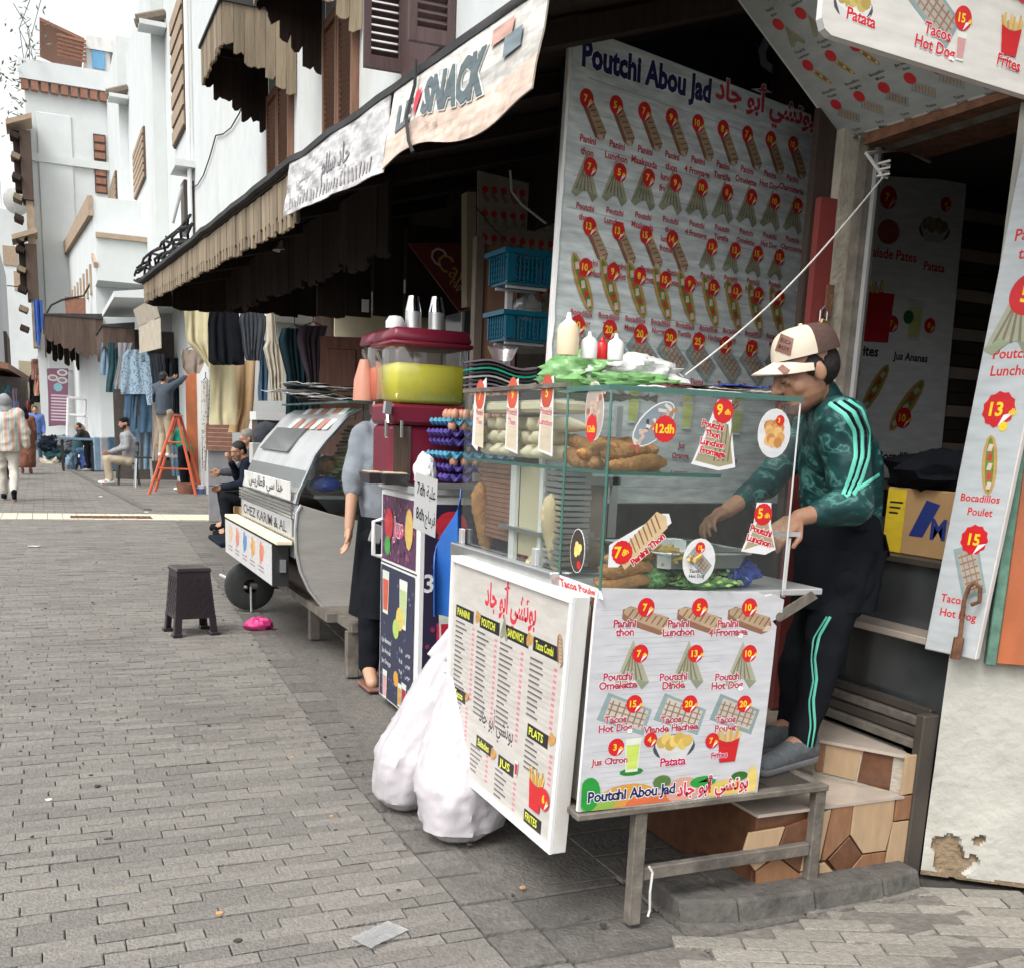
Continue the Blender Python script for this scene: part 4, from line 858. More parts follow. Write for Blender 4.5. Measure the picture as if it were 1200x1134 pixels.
for r in range(4):
    for i in range(13):
        x, y = .10+i*.112, .60-r*.165; P.reset(1)
        (P.tacos if r == 3 else P.sandwich if r == 2 else P.poutchi if r == 1 else P.panini)(x+.01, y-.02, .085); P.disc(x-.01, y+.03, .022, RED, 12)
        P.text(('Panini', 'Poutchi', 'Bocadillos', 'Tacos')[r], x, y-.085, .016, BLK, .01); P.text(('thon', 'Lunchon', 'Poulet', 'Nuggets', 'Mixte')[(i+r) % 5], x, y-.105, .016, BLK, .01)
P.done('print', fl)
HY = 2.02; s1, s2 = at(965, 40, y=HY), at(1205, 114, y=HY)
sg = T('hanging_sign', 'white sign at the top right with Patata, Tacos Hot Dog and Frites pictures', 'sign', (s1.x, HY, s1.z))
S0, SU = V((0, HY, 0)), V((1, 0, 0)); S_ = lambda px, py: uvp(px, py, S0, SU)
a_, b_ = S_(962, 34), S_(1240, 124); sx1 = b_[0]+.1; zb0, zb1 = S_(975, 42)[1], S_(1200, 112)[1]
bot = lambda x: zb0+(zb1-zb0)*(x-a_[0])/(S_(1200, 112)[0]-a_[0])
poly = [(a_[0]+.03, bot(a_[0])), (sx1, bot(sx1)), (sx1, a_[1]+.42), (a_[0], a_[1]+.42), (a_[0], bot(a_[0])+.03), (a_[0]+.01, bot(a_[0])+.01)]
part('panel', sg, lambda b: b.prism(poly, HY+.001, HY+.02, 'white_frame', ax='y'))
P = Print(planef(S0, SU, (0, 0, 1), (0, -1, 0))); P.poly([(x*.998+.002, z) for x, z in poly], (.62, .60, .55))
P.bowl(*S_(1000, 5), .10); P.text('Patata', *S_(1008, 28), .034, RED, .03, out=(WHT, .03), a=-.09)
P.tacos(*S_(1095, 12), .15, -.5); P.price(*S_(1128, 22), .026, '15'); P.text('Tacos', *S_(1097, 44), .034, RED, .03, out=(WHT, .03), a=-.09); P.text('Hot Dog', *S_(1094, 62), .034, RED, .03, out=(WHT, .03), a=-.09)
P.glass(*S_(1125, 55), .06, (.6, .3, .3)); P.fries(*S_(1183, 45), .085); P.text('Frites', *S_(1180, 80), .034, RED, .03, out=(WHT, .03), a=-.09); P.text('Charcuterie', *S_(1207, 8), .03, RED, .03, a=-.09); P.done('print', sg)
# ---- lettering beam behind the poster, padlock, wire
dk = T('dark_fascia', 'dark navy shop fascia with pale letters partly hidden behind the big poster', 'fascia', (2.4, 3.9, 2.7)); fa, fb2 = at(664, 10, y=4.1), at(985, 90, y=4.1)
part('panel', dk, lambda b: b.bb(fa.x, 2.98, 4.08, 4.12, 2.45, 3.1, 'cloth_navy'))
P = Print(planef((0, 4.079, 0), (1, 0, 0), (0, 0, 1), (0, -1, 0))); P.text('d', at(902, 78, y=4.08).x, at(902, 84, y=4.08).z, .30, (.25, .28, .33), .02); P.done('print', dk)
pk = at(965, 380, x=2.6); lk = T('padlock', 'small brass padlock hanging on a rusty hasp of the doorway pier', 'padlock', tuple(at(963, 385, y=3.09)))
pq = at(964, 384, y=3.085); part('body', lk, lambda b: b.box(pq, (.045, .02, .05), 'padlock', Matrix.Rotation(.4, 3, 'Y')), bev=.004); part('shackle', lk, lambda b: b.tube([pq+V((-.015, 0, .02)), pq+V((-.015, 0, .055)), pq+V((0, 0, .07)), pq+V((.015, 0, .055)), pq+V((.015, 0, .02))], .004, 'steel', 6)); part('hasp', lk, lambda b: b.box(pq+V((.02, .004, .09)), (.03, .008, .11), 'rusty'))
ra, rb = at(1035, 208, y=2.95), at(803, 440, y=3.0)
rp = T('rope', 'thin white rope tied from the door frame down to the roof of the snack cart', 'rope', tuple(rb))
part('strand', rp, lambda b: [b.tube([ra.lerp(rb, t/12)+V((0, 0, -.05*sin(pi*t/12))) for t in range(13)], .0032, 'rope', 5), b.tube([ra+V((.02*cos(a*2.5), .02*sin(a*2.5), .004*a)) for a in range(14)], .004, 'rope', 5)]+[b.tube([ra, at(1015, 180, y=3.0), at(1060, 175, y=3.1), at(1090, 190, y=3.2)], .006, 'rope', 5)], smooth=60)
# ---- the big poster
bp_ = T('poster_wall', 'big grey-blue Poutchi menu poster on a panel above the snack cart', 'poster', (2.2, 3.6, 1.2))
bp_['label'] = 'big grey-blue menu poster with rows of paninis, poutchis and tacos above the snack cart'
A0, B0 = at(672, 28, y=3.52), at(965, 140, y=3.80); U0 = (B0-A0); U0.z = 0; U0.normalize(); N0 = V((U0.y, -U0.x, 0))
cTL, cTR, cBL, cBR = [onplane(*q, A0, U0) for q in ((672, 28), (965, 140), (634, 590), (911, 590))]
part('panel', bp_, lambda b: b.hexa([cBL-N0*.03, cBR-N0*.03, cBR-N0*.001, cBL-N0*.001, cTL-N0*.03, cTR-N0*.03, cTR-N0*.001, cTL-N0*.001], 'white_frame'))
PW, PH = 1.27, 1.5; fq = quadf(cBL, cBR, cTR, cTL, PW, PH, N0); P = Print(fq, m=PRF); P.rect(.004, .004, PW-.004, PH-.004, (.70, .76, .76))
def Q_(px, py):   # photo pixel -> poster metres (invert the quad)
    tgt = onplane(px, py, A0, U0); u, v = PW/2, PH/2
    for _ in range(12):
        p = fq(u, v, 0); e = tgt-p; du = (fq(u+.01, v, 0)-p)/.01; dv = (fq(u, v+.01, 0)-p)/.01
        u += e.dot(du)/du.length_squared; v += e.dot(dv)/dv.length_squared
    return u, v
rowk = [3]
def row(r0, r1, n, kind, prices, labels, k, lh, off=(.02, -.04), br=.03, lo=-.11, px=None, c=RED):
    a, b = Q_(*r0), Q_(*r1); rowk[0] += 26
    for i in range(n):
        t = i/(n-1); x, y = a[0]+(b[0]-a[0])*t, a[1]+(b[1]-a[1])*t; P.reset(rowk[0])
        getattr(P, kind)(x+off[0], y+off[1], k); P.price(x, y, br, prices[i])
        for j, w in enumerate(labels[i].split('/')): P.text(w, x+off[0]*.5, y+lo-j*lh*1.25, lh, (.50, .04, .07), .03, out=((.6, .62, .63), .03))
x, y = Q_(682, 68); x2, y2 = Q_(836, 108); P.text('Poutchi Abou Jad', x, y-.02, .105, NAVY, .045, 'l', (WHT, .035), w=x2-x-.01, a=atan2(y2-y, x2-x)*.6)
x, y = Q_(838, 112); x2, y2 = Q_(955, 140); P.text('بوتشي أبو جاد', x, y-.005, .095, PNK, .03, 'l', ((.62, .6, .62), .03), w=x2-x, a=atan2(y2-y, x2-x)*.4)
row((687, 116), (929, 170), 9, 'panini', '7 5 7 9 10 8 7 10 10'.split(), ['Panini/thon', 'Panini/Lunchon', 'Panini/Maakouda', 'Panini/thon/lunchon/fromage', 'Panini/4 Fromage', 'Panini/Tortilla', 'Panini/Omelette', 'Panini/Hot Dog', 'Panini/Charcuterie'], .15, .03, (.035, -.045), lo=-.13)
row((691, 196), (934, 242), 9, 'poutchi', '7 5 7 9 10 8 7 10 10'.split(), ['Poutchi/thon', 'Poutchi/Lunchon', 'Poutchi/Maakouda', 'Poutchi/thon/lunchon/fromage', 'Poutchi/4 Fromage', 'Poutchi/Tortilla', 'Poutchi/Omelette', 'Poutchi/Hot Dog', 'Poutchi/Charcuterie'], .13, .026, (-.02, -.035), lo=-.135)
row((690, 266), (787, 281), 4, 'panini', '13 13 15 14'.split(), ['Panini/Viande Hachee', 'Panini/Poulet', 'Panini/Nuggets', 'Panini/Mixte'], .14, .026, (.035, -.04), lo=-.12)
row((833, 290), (912, 302), 4, 'poutchi', '13 13 15 15'.split(), ['Poutchi/Viande Hachee', 'Poutchi/Poulet', 'Poutchi/Nuggets', 'Poutchi/Mixte'], .10, .024, (-.02, -.03), lo=-.11)
row((685, 314), (912, 350), 9, 'sandwich', '10 9 8 15 9 15 13 13 16'.split(), ['Bocadillos/'+w for w in 'Hot Dog,Thon,Maakouda,Nuggets,Tortilla,Viande Hachee,Poulet,Dinde,Mixte'.split(',')], .19, .024, (-.01, -.05), lo=-.155)
row((675, 382), (908, 413), 8, 'tacos', '20 20 20 20 25 15 17 20'.split(), ['Tacos/'+w for w in 'Viande,Poulet,Nuggets,Dinde,Mixte,Hot Dog,Charcuterie,Nuggets'.split(',')], .16, .03, (.02, -.06), br=.034, lo=-.155)
row((735, 452), (912, 478), 4, 'glass', '8 10 12 8'.split(), ['Jus/Citron', 'Jus/Orange', 'Jus/Banane', 'Omelette'], .12, .03, (.03, -.07), br=.032, lo=-.2)
for i in range(14): P.reset(1); P.rect(.02+.3*random.random(), .1*i+.06, .5+.7*random.random(), .1*i+.0615, (.3, .34, .36))
P.done('print', bp_)
part('torn_edge', bp_, lambda b: b.tube([cTL.lerp(cBL, i/40)+U0*(-.004+.006*noise.noise(V((i*.9, 0, 0)))) for i in range(41)], .009, 'white_plastic', 5), smooth=60)
rdp = T('red_wood_panel', 'dark red timber panel standing between the big poster and the doorway pier', 'panel', (2.75, 3.5, 0)); r1, r2 = at(940, 235, y=3.62), at(975, 480, y=3.62)
part('board', rdp, lambda b: [b.bb(at(954, 300, y=3.11).x, 2.563, 3.10, 3.13, .43, at(965, 232, y=3.11).z, 'sign_red'), b.bb(at(941, 300, y=3.16).x, 2.563, 3.14, 3.17, .43, 2.6, 'dark_board')])
# ================================================================ LONG TIMBER AWNING
EP = [(1.62, 1.6), (1.5, 3.16), (1.27, 5.87), (.98, 11.3)]
def ex(y):
    for (x0, y0), (x1, y1) in zip(EP, EP[1:]):
        if y <= y1 or (x1, y1) == EP[-1]: return x0+(x1-x0)*(y-y0)/(y1-y0)
ZA = 2.7
aw = T('timber_awning', 'long sloping timber awning running over the shop fronts and carts', 'awning', (2, 7, 2.7))
ys = [2.9+i*.42 for i in range(21)]
def froof(b):
    for y0, y1 in zip(ys, ys[1:]):
        b.hexa([V((ex(y0)-.03, y0, ZA+.002)), V((2.995, y0, 3.22)), V((2.995, y1, 3.22)), V((ex(y1)-.03, y1, ZA+.002)), V((ex(y0)-.03, y0, ZA+.04)), V((2.995, y0, 3.3)), V((2.995, y1, 3.3)), V((ex(y1)-.03, y1, ZA+.04))], 'dark_board')
part('deck', aw, froof)
part('shade_strip', aw, lambda b: b.bb(2.95, 2.998, 3.3, 11.29, 2.72, 3.205, 'dark_board'))  # dark strip added over the white wall, standing in for shade under the awning
part('felt_edge', aw, lambda b: b.tube([V((ex(y)-.035, y, ZA+.04+.02*noise.noise(V((0, y*3, 0))))) for y in [2.95+i*.2 for i in range(43)]], .028, 'bitumen', 6), smooth=60)
for i in range(9):
    y = 3.4+i*.95; part('rafter', aw, lambda b: b.hexa([V((ex(y)+.03, y, ZA-.07)), V((2.99, y, 3.13)), V((2.99, y+.07, 3.13)), V((ex(y)+.03, y+.07, ZA-.07)), V((ex(y)+.03, y, ZA-.0)), V((2.99, y, 3.215)), V((2.99, y+.07, 3.215)), V((ex(y)+.03, y+.07, ZA-.0))], 'dark_board'))
def fringe(ya, yb, n, zb0, zb1):
    for i in range(n):
        y0 = ya+(yb-ya)*i/n; y1 = ya+(yb-ya)*(i+1)/n; f = i/n; zb = zb0+(zb1-zb0)*f+random.uniform(-.012, .012); m = MB()
        a, c_ = V((ex(y0), y0+.004, 0)), V((ex(y1), y1-.004, 0)); th = V((.018+.008*random.random(), 0, 0)); Z = lambda p, z: V((p.x, p.y, z))
        mid = (a+c_)/2; q = (c_-a)*.22
        pts = [Z(a, ZA), Z(c_, ZA), Z(c_, zb+.07), Z(c_-q, zb+.06), Z(c_-q, zb), Z(a+q, zb), Z(a+q, zb+.06), Z(a, zb+.07)]
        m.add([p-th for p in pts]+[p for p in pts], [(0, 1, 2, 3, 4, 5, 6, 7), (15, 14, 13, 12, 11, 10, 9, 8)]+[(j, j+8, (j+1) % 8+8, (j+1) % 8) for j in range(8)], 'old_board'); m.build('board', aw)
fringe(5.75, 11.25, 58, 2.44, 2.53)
# dark inner valance with jagged boards
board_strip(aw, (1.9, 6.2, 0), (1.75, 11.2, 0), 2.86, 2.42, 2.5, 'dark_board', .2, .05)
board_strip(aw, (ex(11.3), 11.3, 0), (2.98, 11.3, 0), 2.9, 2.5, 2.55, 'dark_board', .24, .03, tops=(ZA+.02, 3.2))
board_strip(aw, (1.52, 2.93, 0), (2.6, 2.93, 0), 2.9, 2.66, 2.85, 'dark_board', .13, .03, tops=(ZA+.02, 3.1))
cbl = T('roof_cables', 'tangle of black cables lying along the far edge of the timber awning', 'cables', (1, 11, 2.75))
part('cable', cbl, lambda b: [b.tube([V((ex(y)-.02+.08*noise.noise(V((k*3.1, y*2.2, 0))), y, ZA+.07+.07*k*.4+.09*noise.noise(V((k*7.7, y*2.5, 3))))) for y in [8.6+i*.18 for i in range(18)]], .012, 'wire', 5) for k in range(6)], smooth=60)
lp = at(332, 290, y=8.8); lm = T('pendant_lamp', 'small white bell-shaped lamp hanging unlit under the timber awning', 'lamp', tuple(lp))
part('shade', lm, lambda b: b.lathe([(.015, .05), (.03, .04), (.045, .0), (.085, -.03), (.08, -.032), (.04, -.005), (.01, .03)], lp, 'white_plastic', 16), smooth=50); part('cord', lm, lambda b: b.tube([lp+V((0, 0, .04)), lp+V((0, 0, .35))], .006, 'wire'))
# banners
def wavy(y0, y1, z1, zb, amp=.03, lean=.05):
    def f(u, v, h=0):   # u 0..1 far->near, v 0..1 bottom->top
        y = y0+(y1-y0)*u; n = noise.noise(V((u*6, v*2.5, y0)))*amp+noise.noise(V((u*17+v*6, v*3, 2)))*amp*.4
        return V((ex(y)-.05-lean*(1-v)-h+n*(1-v*.6), y, zb(u)+(z1(u)-zb(u))*v))
    return f
f1_ = wavy(4.36, 3.14, lambda u: ZA+.035, lambda u: 2.43+.035*sin(u*7)-.02*u, .006)
bn = T('fabric_banner', 'faded snack banner with large grey letters and a red heart on the awning edge', 'banner', (1.35, 3.8, 2.45))
part('cloth', bn, lambda b: b.grid(lambda u, v: f1_(u, v), 60, 14, 'cloth_cream', .003), smooth=60)
BL_ = 1.25; BHt = .27; P = Print(lambda u, v, h: f1_(u/BL_, v/BHt, h), .002, PRF)
def pgrid(P, x0, y0, x1, y1, n, m, cf):
    for i in range(n):
        for j in range(m):
            a, b = x0+(x1-x0)*i/n, x0+(x1-x0)*(i+1)/n; c, d = y0+(y1-y0)*j/m, y0+(y1-y0)*(j+1)/m
            P.k = 0; P.rect(a, c, b, d, cf((i+.5)/n, (j+.5)/m))
def bcol(u, v):
    n = noise.noise(V((u*4, v*2, 5))); w = (.62, .60, .56) if v > .33 else (.60, .46, .38)
    return tuple(max(.1, c*(1+.25*n-(.25 if u > .4 and v < .55 and v > .33 else 0))) for c in w)
pgrid(P, 0, 0, BL_, BHt, 48, 14, bcol)
P.base = .006; P.reset(8); P.text('LE', .17, .10, .12, (.13, .16, .17), .05, w=.15); P.text('SNACK', .62, .105, .15, (.10, .13, .14), .06, w=.52, out=((.72, .74, .7), .035), lift=60); P.poly([(.295, .10), (.325, .16), (.33, .20), (.31, .19), (.295, .205), (.275, .19), (.272, .16)], (.62, .05, .08))
P.text('Tik    rtk', .48, .045, .03, (.3, .22, .2), .0); P.rect(1.0, .15, 1.12, .2, (.2, .25, .28)); P.rect(.9, .2, 1.05, .24, (.5, .3, .25)); P.done('print', bn)
f2_ = wavy(5.78, 4.40, lambda u: ZA+.03, lambda u: 2.47-.04*u, .014, .03)
b2 = T('fabric_banner', 'grey faded banner with smeared dark writing, next along the awning edge', 'banner', (1.3, 5, 2.45))
part('cloth', b2, lambda b: b.grid(lambda u, v: f2_(u, v), 50, 12, 'cloth_white', .003), smooth=60)
P = Print(lambda u, v, h: f2_(u/1.38, v/.24, h), .002, PRF); pgrid(P, 0, 0, 1.38, .24, 60, 12, lambda u, v: tuple(c*(1+.9*min(0, noise.noise(V((u*14+v*5, v*3, 9))))) for c in (.56, .55, .55)))
P.base = .005; P.reset(6); P.text('جاد سلام', .75, .10, .11, (.2, .2, .21), .01, w=.40); P.text('بوتشي', .28, .12, .07, (.3, .3, .3), 0, w=.2)
for i in range(26): P.reset(7); x = .1+i*.045; P.rect(x, .02, x+.012+.01*random.random(), .05+.03*random.random(), (.32, .31, .31))
P.done('print', b2)
part('tie', bn, lambda b: b.tube([f1_(.22, 1.05)+V((-.03, 0, .02)), f1_(.22, .8, .02), f1_(.2, .4, .02), f1_(.25, .05, .02), f1_(.29, -.12, .01)], .007, 'wire', 5), smooth=60)
# ================================================================ SHOP INTERIORS UNDER THE AWNING
def doorleaf(name, lab, a, b, z0, z1, m='door_wood', knob=True):
    a, b = V((a[0], a[1], 0)), V((b[0], b[1], 0)); d = (b-a); L = d.length; d.normalize(); n = V((d.y, -d.x, 0)); t = T(name, lab, 'door', (a.x, a.y, z0))
    Z = lambda s, q, z: a+d*s+n*q+V((0, 0, z))
    def hx(bb, s0, s1, q0, q1, za, zb, mm): bb.hexa([Z(s0, q0, za), Z(s1, q0, za), Z(s1, q1, za), Z(s0, q1, za), Z(s0, q0, zb), Z(s1, q0, zb), Z(s1, q1, zb), Z(s0, q1, zb)], mm)
    part('leaf', t, lambda bb: hx(bb, 0, L, 0, -.04, z0, z1, m))
    H_ = z1-z0
    for q0, q1 in ((.05, .30), (.36, .60), (.66, .95)): part('panel', t, lambda bb: hx(bb, L*.16, L*.84, .014, .0, z0+H_*q0, z0+H_*q1, m), bev=.008)
    if knob: part('handle', t, lambda bb: bb.tube([Z(L*.1, .0, z0+H_*.5), Z(L*.1, .05, z0+H_*.5), Z(L*.22, .06, z0+H_*.5)], .012, 'steel', 6), smooth=50)
    return t
d1, d2 = at(375, 400, y=10.4), at(426, 400, y=10.2); doorleaf('brown_door', 'red-brown panelled door standing open behind the silver trailer', (d1.x, 10.4), (d2.x, 10.2), 0, at(400, 395, y=10.3).z)
d1, d2 = at(563, 400, y=5.9), at(604, 400, y=5.75); doorleaf('brown_door', 'tall dark brown panelled door leaf behind the blue plastic baskets', (d1.x, 5.9), (d2.x, 5.75), 0, at(580, 287, y=5.85).z, 'shutter_brown', False)
part('door_frame', [o for o in COL.objects if o.name == 'brown_door.001'][0], lambda b: b.bb(d1.x-.05, d1.x-.002, 5.88, 5.94, 0, at(580, 285, y=5.85).z+.03, 'tarp_cover'))
def sheetposter(name, lab, pts, y, m, cat='poster', th=.012):
    t = T(name, lab, cat, tuple(at(*pts[0], y=y))); q = [(p.x, p.z) for p in (at(*a, y=y) for a in pts)]; part('panel', t, lambda b: b.prism(q, y, y+th, m, ax='y')); return t
ip2 = sheetposter('menu_poster', 'second dim menu poster with rows of red tags behind the blue baskets', [(560, 415), (660, 415), (660, 225), (560, 200)], 6.6, 'cloth_cream')
P = Print(planef((0, 6.6, 0), (1, 0, 0), (0, 0, 1), (0, -1, 0)), m=PRF)
for r in range(6):
    for i in range(9):
        p = at(568+i*11, 225+r*28+i*1.2, y=6.6); P.reset(1); (P.poutchi if r % 2 else P.panini)(p.x+.01, p.z-.03, .07); P.disc(p.x, p.z+.015, .022, RED, 9); P.rect(p.x-.02, p.z-.09, p.x+.03, p.z-.085, (.4, .3, .28)); P.rect(p.x-.02, p.z-.105, p.x+.02, p.z-.10, (.4, .3, .28))
P.done('print', ip2)
rs = sheetposter('red_sign', 'tilted red coffee sign with yellow script hanging in the dark shop', [(538, 365), (612, 345), (606, 300), (535, 285), (478, 285)], 7.4, 'sign_red', 'sign')
P = Print(planef((0, 7.4, 0), (1, 0, 0), (0, 0, 1), (0, -1, 0)), m=PR); p = at(532, 320, y=7.4); P.text('Caffe', p.x, p.z-.05, .17, (.55, .36, .1), .0, a=-.55); p = at(508, 308, y=7.4); P.text('C', p.x, p.z, .17, (.6, .5, .45), .0, a=-.55); p = at(535, 345, y=7.4); P.text('rapide', p.x+.03, p.z+.02, .08, (.6, .45, .3), .0, a=-.45); P.done('print', rs)
cu = T('cream_cupboard', 'cream wall cupboards in the dim shop behind the juice dispenser', 'cupboard', tuple(at(500, 380, y=8.2)))
for i, (x0, x1) in enumerate(((455, 486), (487, 520), (521, 556))):
    a, b_ = at(x0, 400, y=8.2), at(x1, 345, y=8.2); part('cupboard_door', cu, lambda b: b.bb(a.x, b_.x-.01, 8.2, 8.23, a.z-.6, b_.z, 'cream_board'), bev=.004)
gp = sheetposter('grey_screen', 'dark grey fridge-like cabinet beside the tall brown door', [(540, 460), (562, 460), (562, 362), (540, 366)], 7.0, 'window_dark', 'cabinet', .3)
part('edge', gp, lambda b: b.bb(at(540, 400, y=6.99).x, at(543, 400, y=6.99).x, 6.98, 6.999, at(540, 460, y=7).z, at(540, 366, y=7).z, 'alu'))
wb = sheetposter('white_column', 'cream column catching light in the shop between the red sign and the posters', [(547, 360), (558, 360), (558, 225), (547, 225)], 7.0, 'cream_board', 'column', .1)
# rack with blue baskets
rk = T('wire_rack', 'white metal rack holding two blue plastic baskets', 'rack', tuple(at(607, 430, y=4.95)))
ra_, rb_ = at(600, 440, y=5.0), at(600, 300, y=5.0)
part('post', rk, lambda b: b.bb(ra_.x, ra_.x+.03, 5.1, 5.13, ra_.z, rb_.z+.05, 'white_plastic'))
def basket(lab, xa, xb, ya, yb):
    a, b_ = at(xa, yb, y=4.9), at(xb, ya, y=4.9); t = T('blue_basket', lab, 'basket', ((a.x+b_.x)/2, 4.98, a.z), 'blue plastic baskets on the rack'); x0, x1, z0, z1 = a.x, b_.x, a.z, b_.z; k = .012
    part('base', t, lambda m: m.bb(x0+.02, x1-.02, 4.92, 5.12, z0, z0+.012, 'blue_plastic'))
    def lat(m):
        for yy in (4.90, 5.13):
            n = 11
            for i in range(n+1): q = x0+k+(x1-x0-2*k)*i/n; m.bb(q-.003, q+.003, yy, yy+.006, z0+.013, z1-.02, 'blue_plastic')
            for i in range(1, 6): q = z0+(z1-z0)*i/6; m.bb(x0+.01, x1-.01, yy+.0065, yy+.011, q-.004, q+.004, 'blue_plastic')
            m.bb(x0+.01, x0+.05, yy-.001, yy+.007, z0+.012, z1-.02, 'blue_plastic'); m.bb(x1-.05, x1-.01, yy-.001, yy+.007, z0+.012, z1-.02, 'blue_plastic')
        for xx in (x0+.008, x1-.012):
            for i in range(8): q = 4.915+i*.03; m.bb(xx, xx+.006, q-.003, q+.003, z0+.012, z1-.02, 'blue_plastic')
            for i in range(1, 6): q = z0+(z1-z0)*i/6; m.bb(xx+.0065, xx+.011, 4.91, 5.13, q-.004, q+.004, 'blue_plastic')
    part('lattice', t, lat, kind='stuff')
    part('rim', t, lambda m: [m.bb(x0-.01, x1+.01, 4.885, 4.90, z1-.022, z1, 'blue_plastic'), m.bb(x0-.01, x1+.01, 5.14, 5.155, z1-.022, z1, 'blue_plastic'), m.bb(x0-.01, x0+.006, 4.9001, 5.1399, z1-.022, z1, 'blue_plastic'), m.bb(x1-.006, x1+.01, 4.9001, 5.1399, z1-.022, z1, 'blue_plastic')])
    for yy in (4.95, 5.08): part('shelf_bracket', rk, lambda m: m.bb(x0+.03, x1-.02, yy, yy+.015, z0-.016, z0-.003, 'white_plastic'))
basket('upper blue plastic basket on the white rack', 592, 652, 297, 331); basket('lower blue plastic basket with a clear bag of bread on the white rack', 590, 648, 368, 398)
bp2 = at(618, 362, y=5.0); part('bag', T('bread_bag', 'clear plastic bag with a bun in the lower blue basket', 'bag', tuple(bp2)), lambda m: [m.ball(bp2, (.075, .06, .06), 'film', 14, None, lambda u: 1+.5*noise.noise(u*3)), m.ball(bp2+V((.03, 0, -.02)), (.05, .04, .018), 'bread_pale', 12)], smooth=50)
wt = T('black_cable', 'thin black cable sagging from the dark shop ceiling to the blue baskets', 'cable', tuple(at(600, 297, y=5)))
part('wire', wt, lambda b: b.tube([at(558, 243, y=5.6), at(580, 270, y=5.4), at(600, 290, y=5.2), at(622, 297, y=5.0), at(650, 298, y=4.9)], .004, 'wire', 5))
tub = T('shop_tube', 'pale hose hanging in the dark ceiling of the shop behind the big poster', 'hose', tuple(at(600, 230, y=5.5)))
part('hose', tub, lambda b: b.tube([at(598, 200, y=5.5), at(600, 225, y=5.5), at(612, 240, y=5.5), at(640, 262, y=5.4)], .007, 'rope', 5)); 
# small things in the dim ceiling
sk = at(427, 358, y=8); part('socket', T('wall_socket', 'tiny white socket on the dark timber wall left of the cup stacks', 'socket', tuple(sk)), lambda b: b.bb(sk.x-.02, sk.x+.03, 7.98, 8.0, sk.z-.05, sk.z+.04, 'white_plastic'))
bm_ = T('timber_partition', 'dark brown timber partition and beams behind the juice dispenser', 'partition', (2.4, 8, 0))
for i, (x0, x1) in enumerate(((372, 404), (405, 437), (438, 475), (476, 540))):
    a, b_ = at(x0, 370, y=8.05), at(x1, 290, y=8.05); part('plank', bm_, lambda b: b.bb(a.x, b_.x-.008, 8.05, 8.08, a.z, 2.95, 'dark_board'))
lt_ = T('pale_alcove', 'pale wall seen through the gap under the timber partition', 'wall', (2.4, 12.6, 0)); a, b_ = at(392, 440, y=12.6), at(470, 370, y=12.6); part('surface', lt_, lambda b: b.bb(a.x, b_.x+.3, 12.6, 12.64, 1.8, b_.z+.02, 'cream_board'))
# ================================================================ SNACK CART
GX0, GX1, GY0, GYm, GY1, GZ0, GZ1 = 1.355, 1.965, 2.45, 2.70, 3.50, 1.0, 1.525
ca = T('snack_cart', 'glass-sided snack cart on a metal bench frame with printed menu panels', 'food cart', (1.7, 2.9, 0))
for x, y, z1 in ((1.535, 2.462, .352), (2.19, 2.462, .352), (1.535, 3.40, .35), (2.19, 3.2, .35)): part('leg', ca, lambda b: b.bb(x-.02, x+.02, y-.018, y+.018, 0, z1, 'frame_metal'), bev=.003)
part('cross_bar', ca, lambda b: b.bb(1.556, 2.169, 2.45, 2.478, .135, .175, 'frame_metal'), bev=.003)
part('front_rail', ca, lambda b: [b.bb(1.32, 2.21, 2.436, 2.476, .3525, .372, 'frame_metal')], bev=.003)
part('side_rail', ca, lambda b: b.bb(1.325, 1.355, 2.4765, 3.45, .3525, .371, 'frame_metal'), bev=.003)
part('side_rail', ca, lambda b: b.bb(2.18, 2.21, 2.4765, 3.22, .3525, .371, 'frame_metal'), bev=.003)
for i in range(5): part('plank', ca, lambda b: b.bb(1.357+i*.1645, 1.357+i*.1645+.16, 2.4765, 3.2, .3525, .368, 'slat_dark'))
part('cabinet', ca, lambda b: [b.bb(1.37, 1.95, 2.462, 3.46, .3685, .965, 'white_frame')], bev=.006)
part('corner_post', ca, lambda b: b.bb(1.352, 1.3695, 2.47, 2.49, .3725, .98, 'rusty'))
part('counter_top', ca, lambda b: b.bb(GX0+.002, GX1-.002, 2.453, 3.5, .9655, .994, 'alu'), bev=.003)
part('steel_rail', ca, lambda b: b.bb(1.322, 1.353, GYm-.01, 3.52, .972, 1.022, 'steel'), bev=.004)
for y in (2.83, 3.45): part('rail_clip', ca, lambda b: b.bb(1.338, 1.3525, y, y+.03, 1.0225, 1.075, 'alu'), bev=.002)
part('gap_panel', ca, lambda b: b.bb(1.345, 1.369, GYm, 3.46, .90, .965, 'rusty'))
def pane(a, b, c, d, name='pane'): return part(name, ca, lambda m: m.slab(a, b, c, d, .004, 'glass'))
Z = lambda x, y, z: V((x, y, z))
pane(Z(GX0+.005, GY0, GZ0), Z(GX1, GY0, GZ0), Z(GX1, GY0, GZ1), Z(GX0+.005, GY0, GZ1))
pane(Z(GX0, GYm-.004, GZ0), Z(GX0, GY0+.005, GZ0), Z(GX0, GY0+.005, GZ1), Z(GX0, GYm-.004, GZ1))
pane(Z(GX0, GY1, GZ0+.022), Z(GX0, GYm+.004, GZ0+.022), Z(GX0, GYm+.004, GZ1+.01), Z(GX0, GY1, GZ1+.01))
pane(Z(GX0, GY0, GZ1+.012), Z(GX1, GY0, GZ1+.012), Z(GX1, GY1, GZ1+.016), Z(GX0, GY1, GZ1+.016))
part('glass_edge', ca, lambda b: [b.tube([Z(GX0, GY0, GZ0), Z(GX0, GY0, GZ1)], .0045, 'glass_edge', 4)])
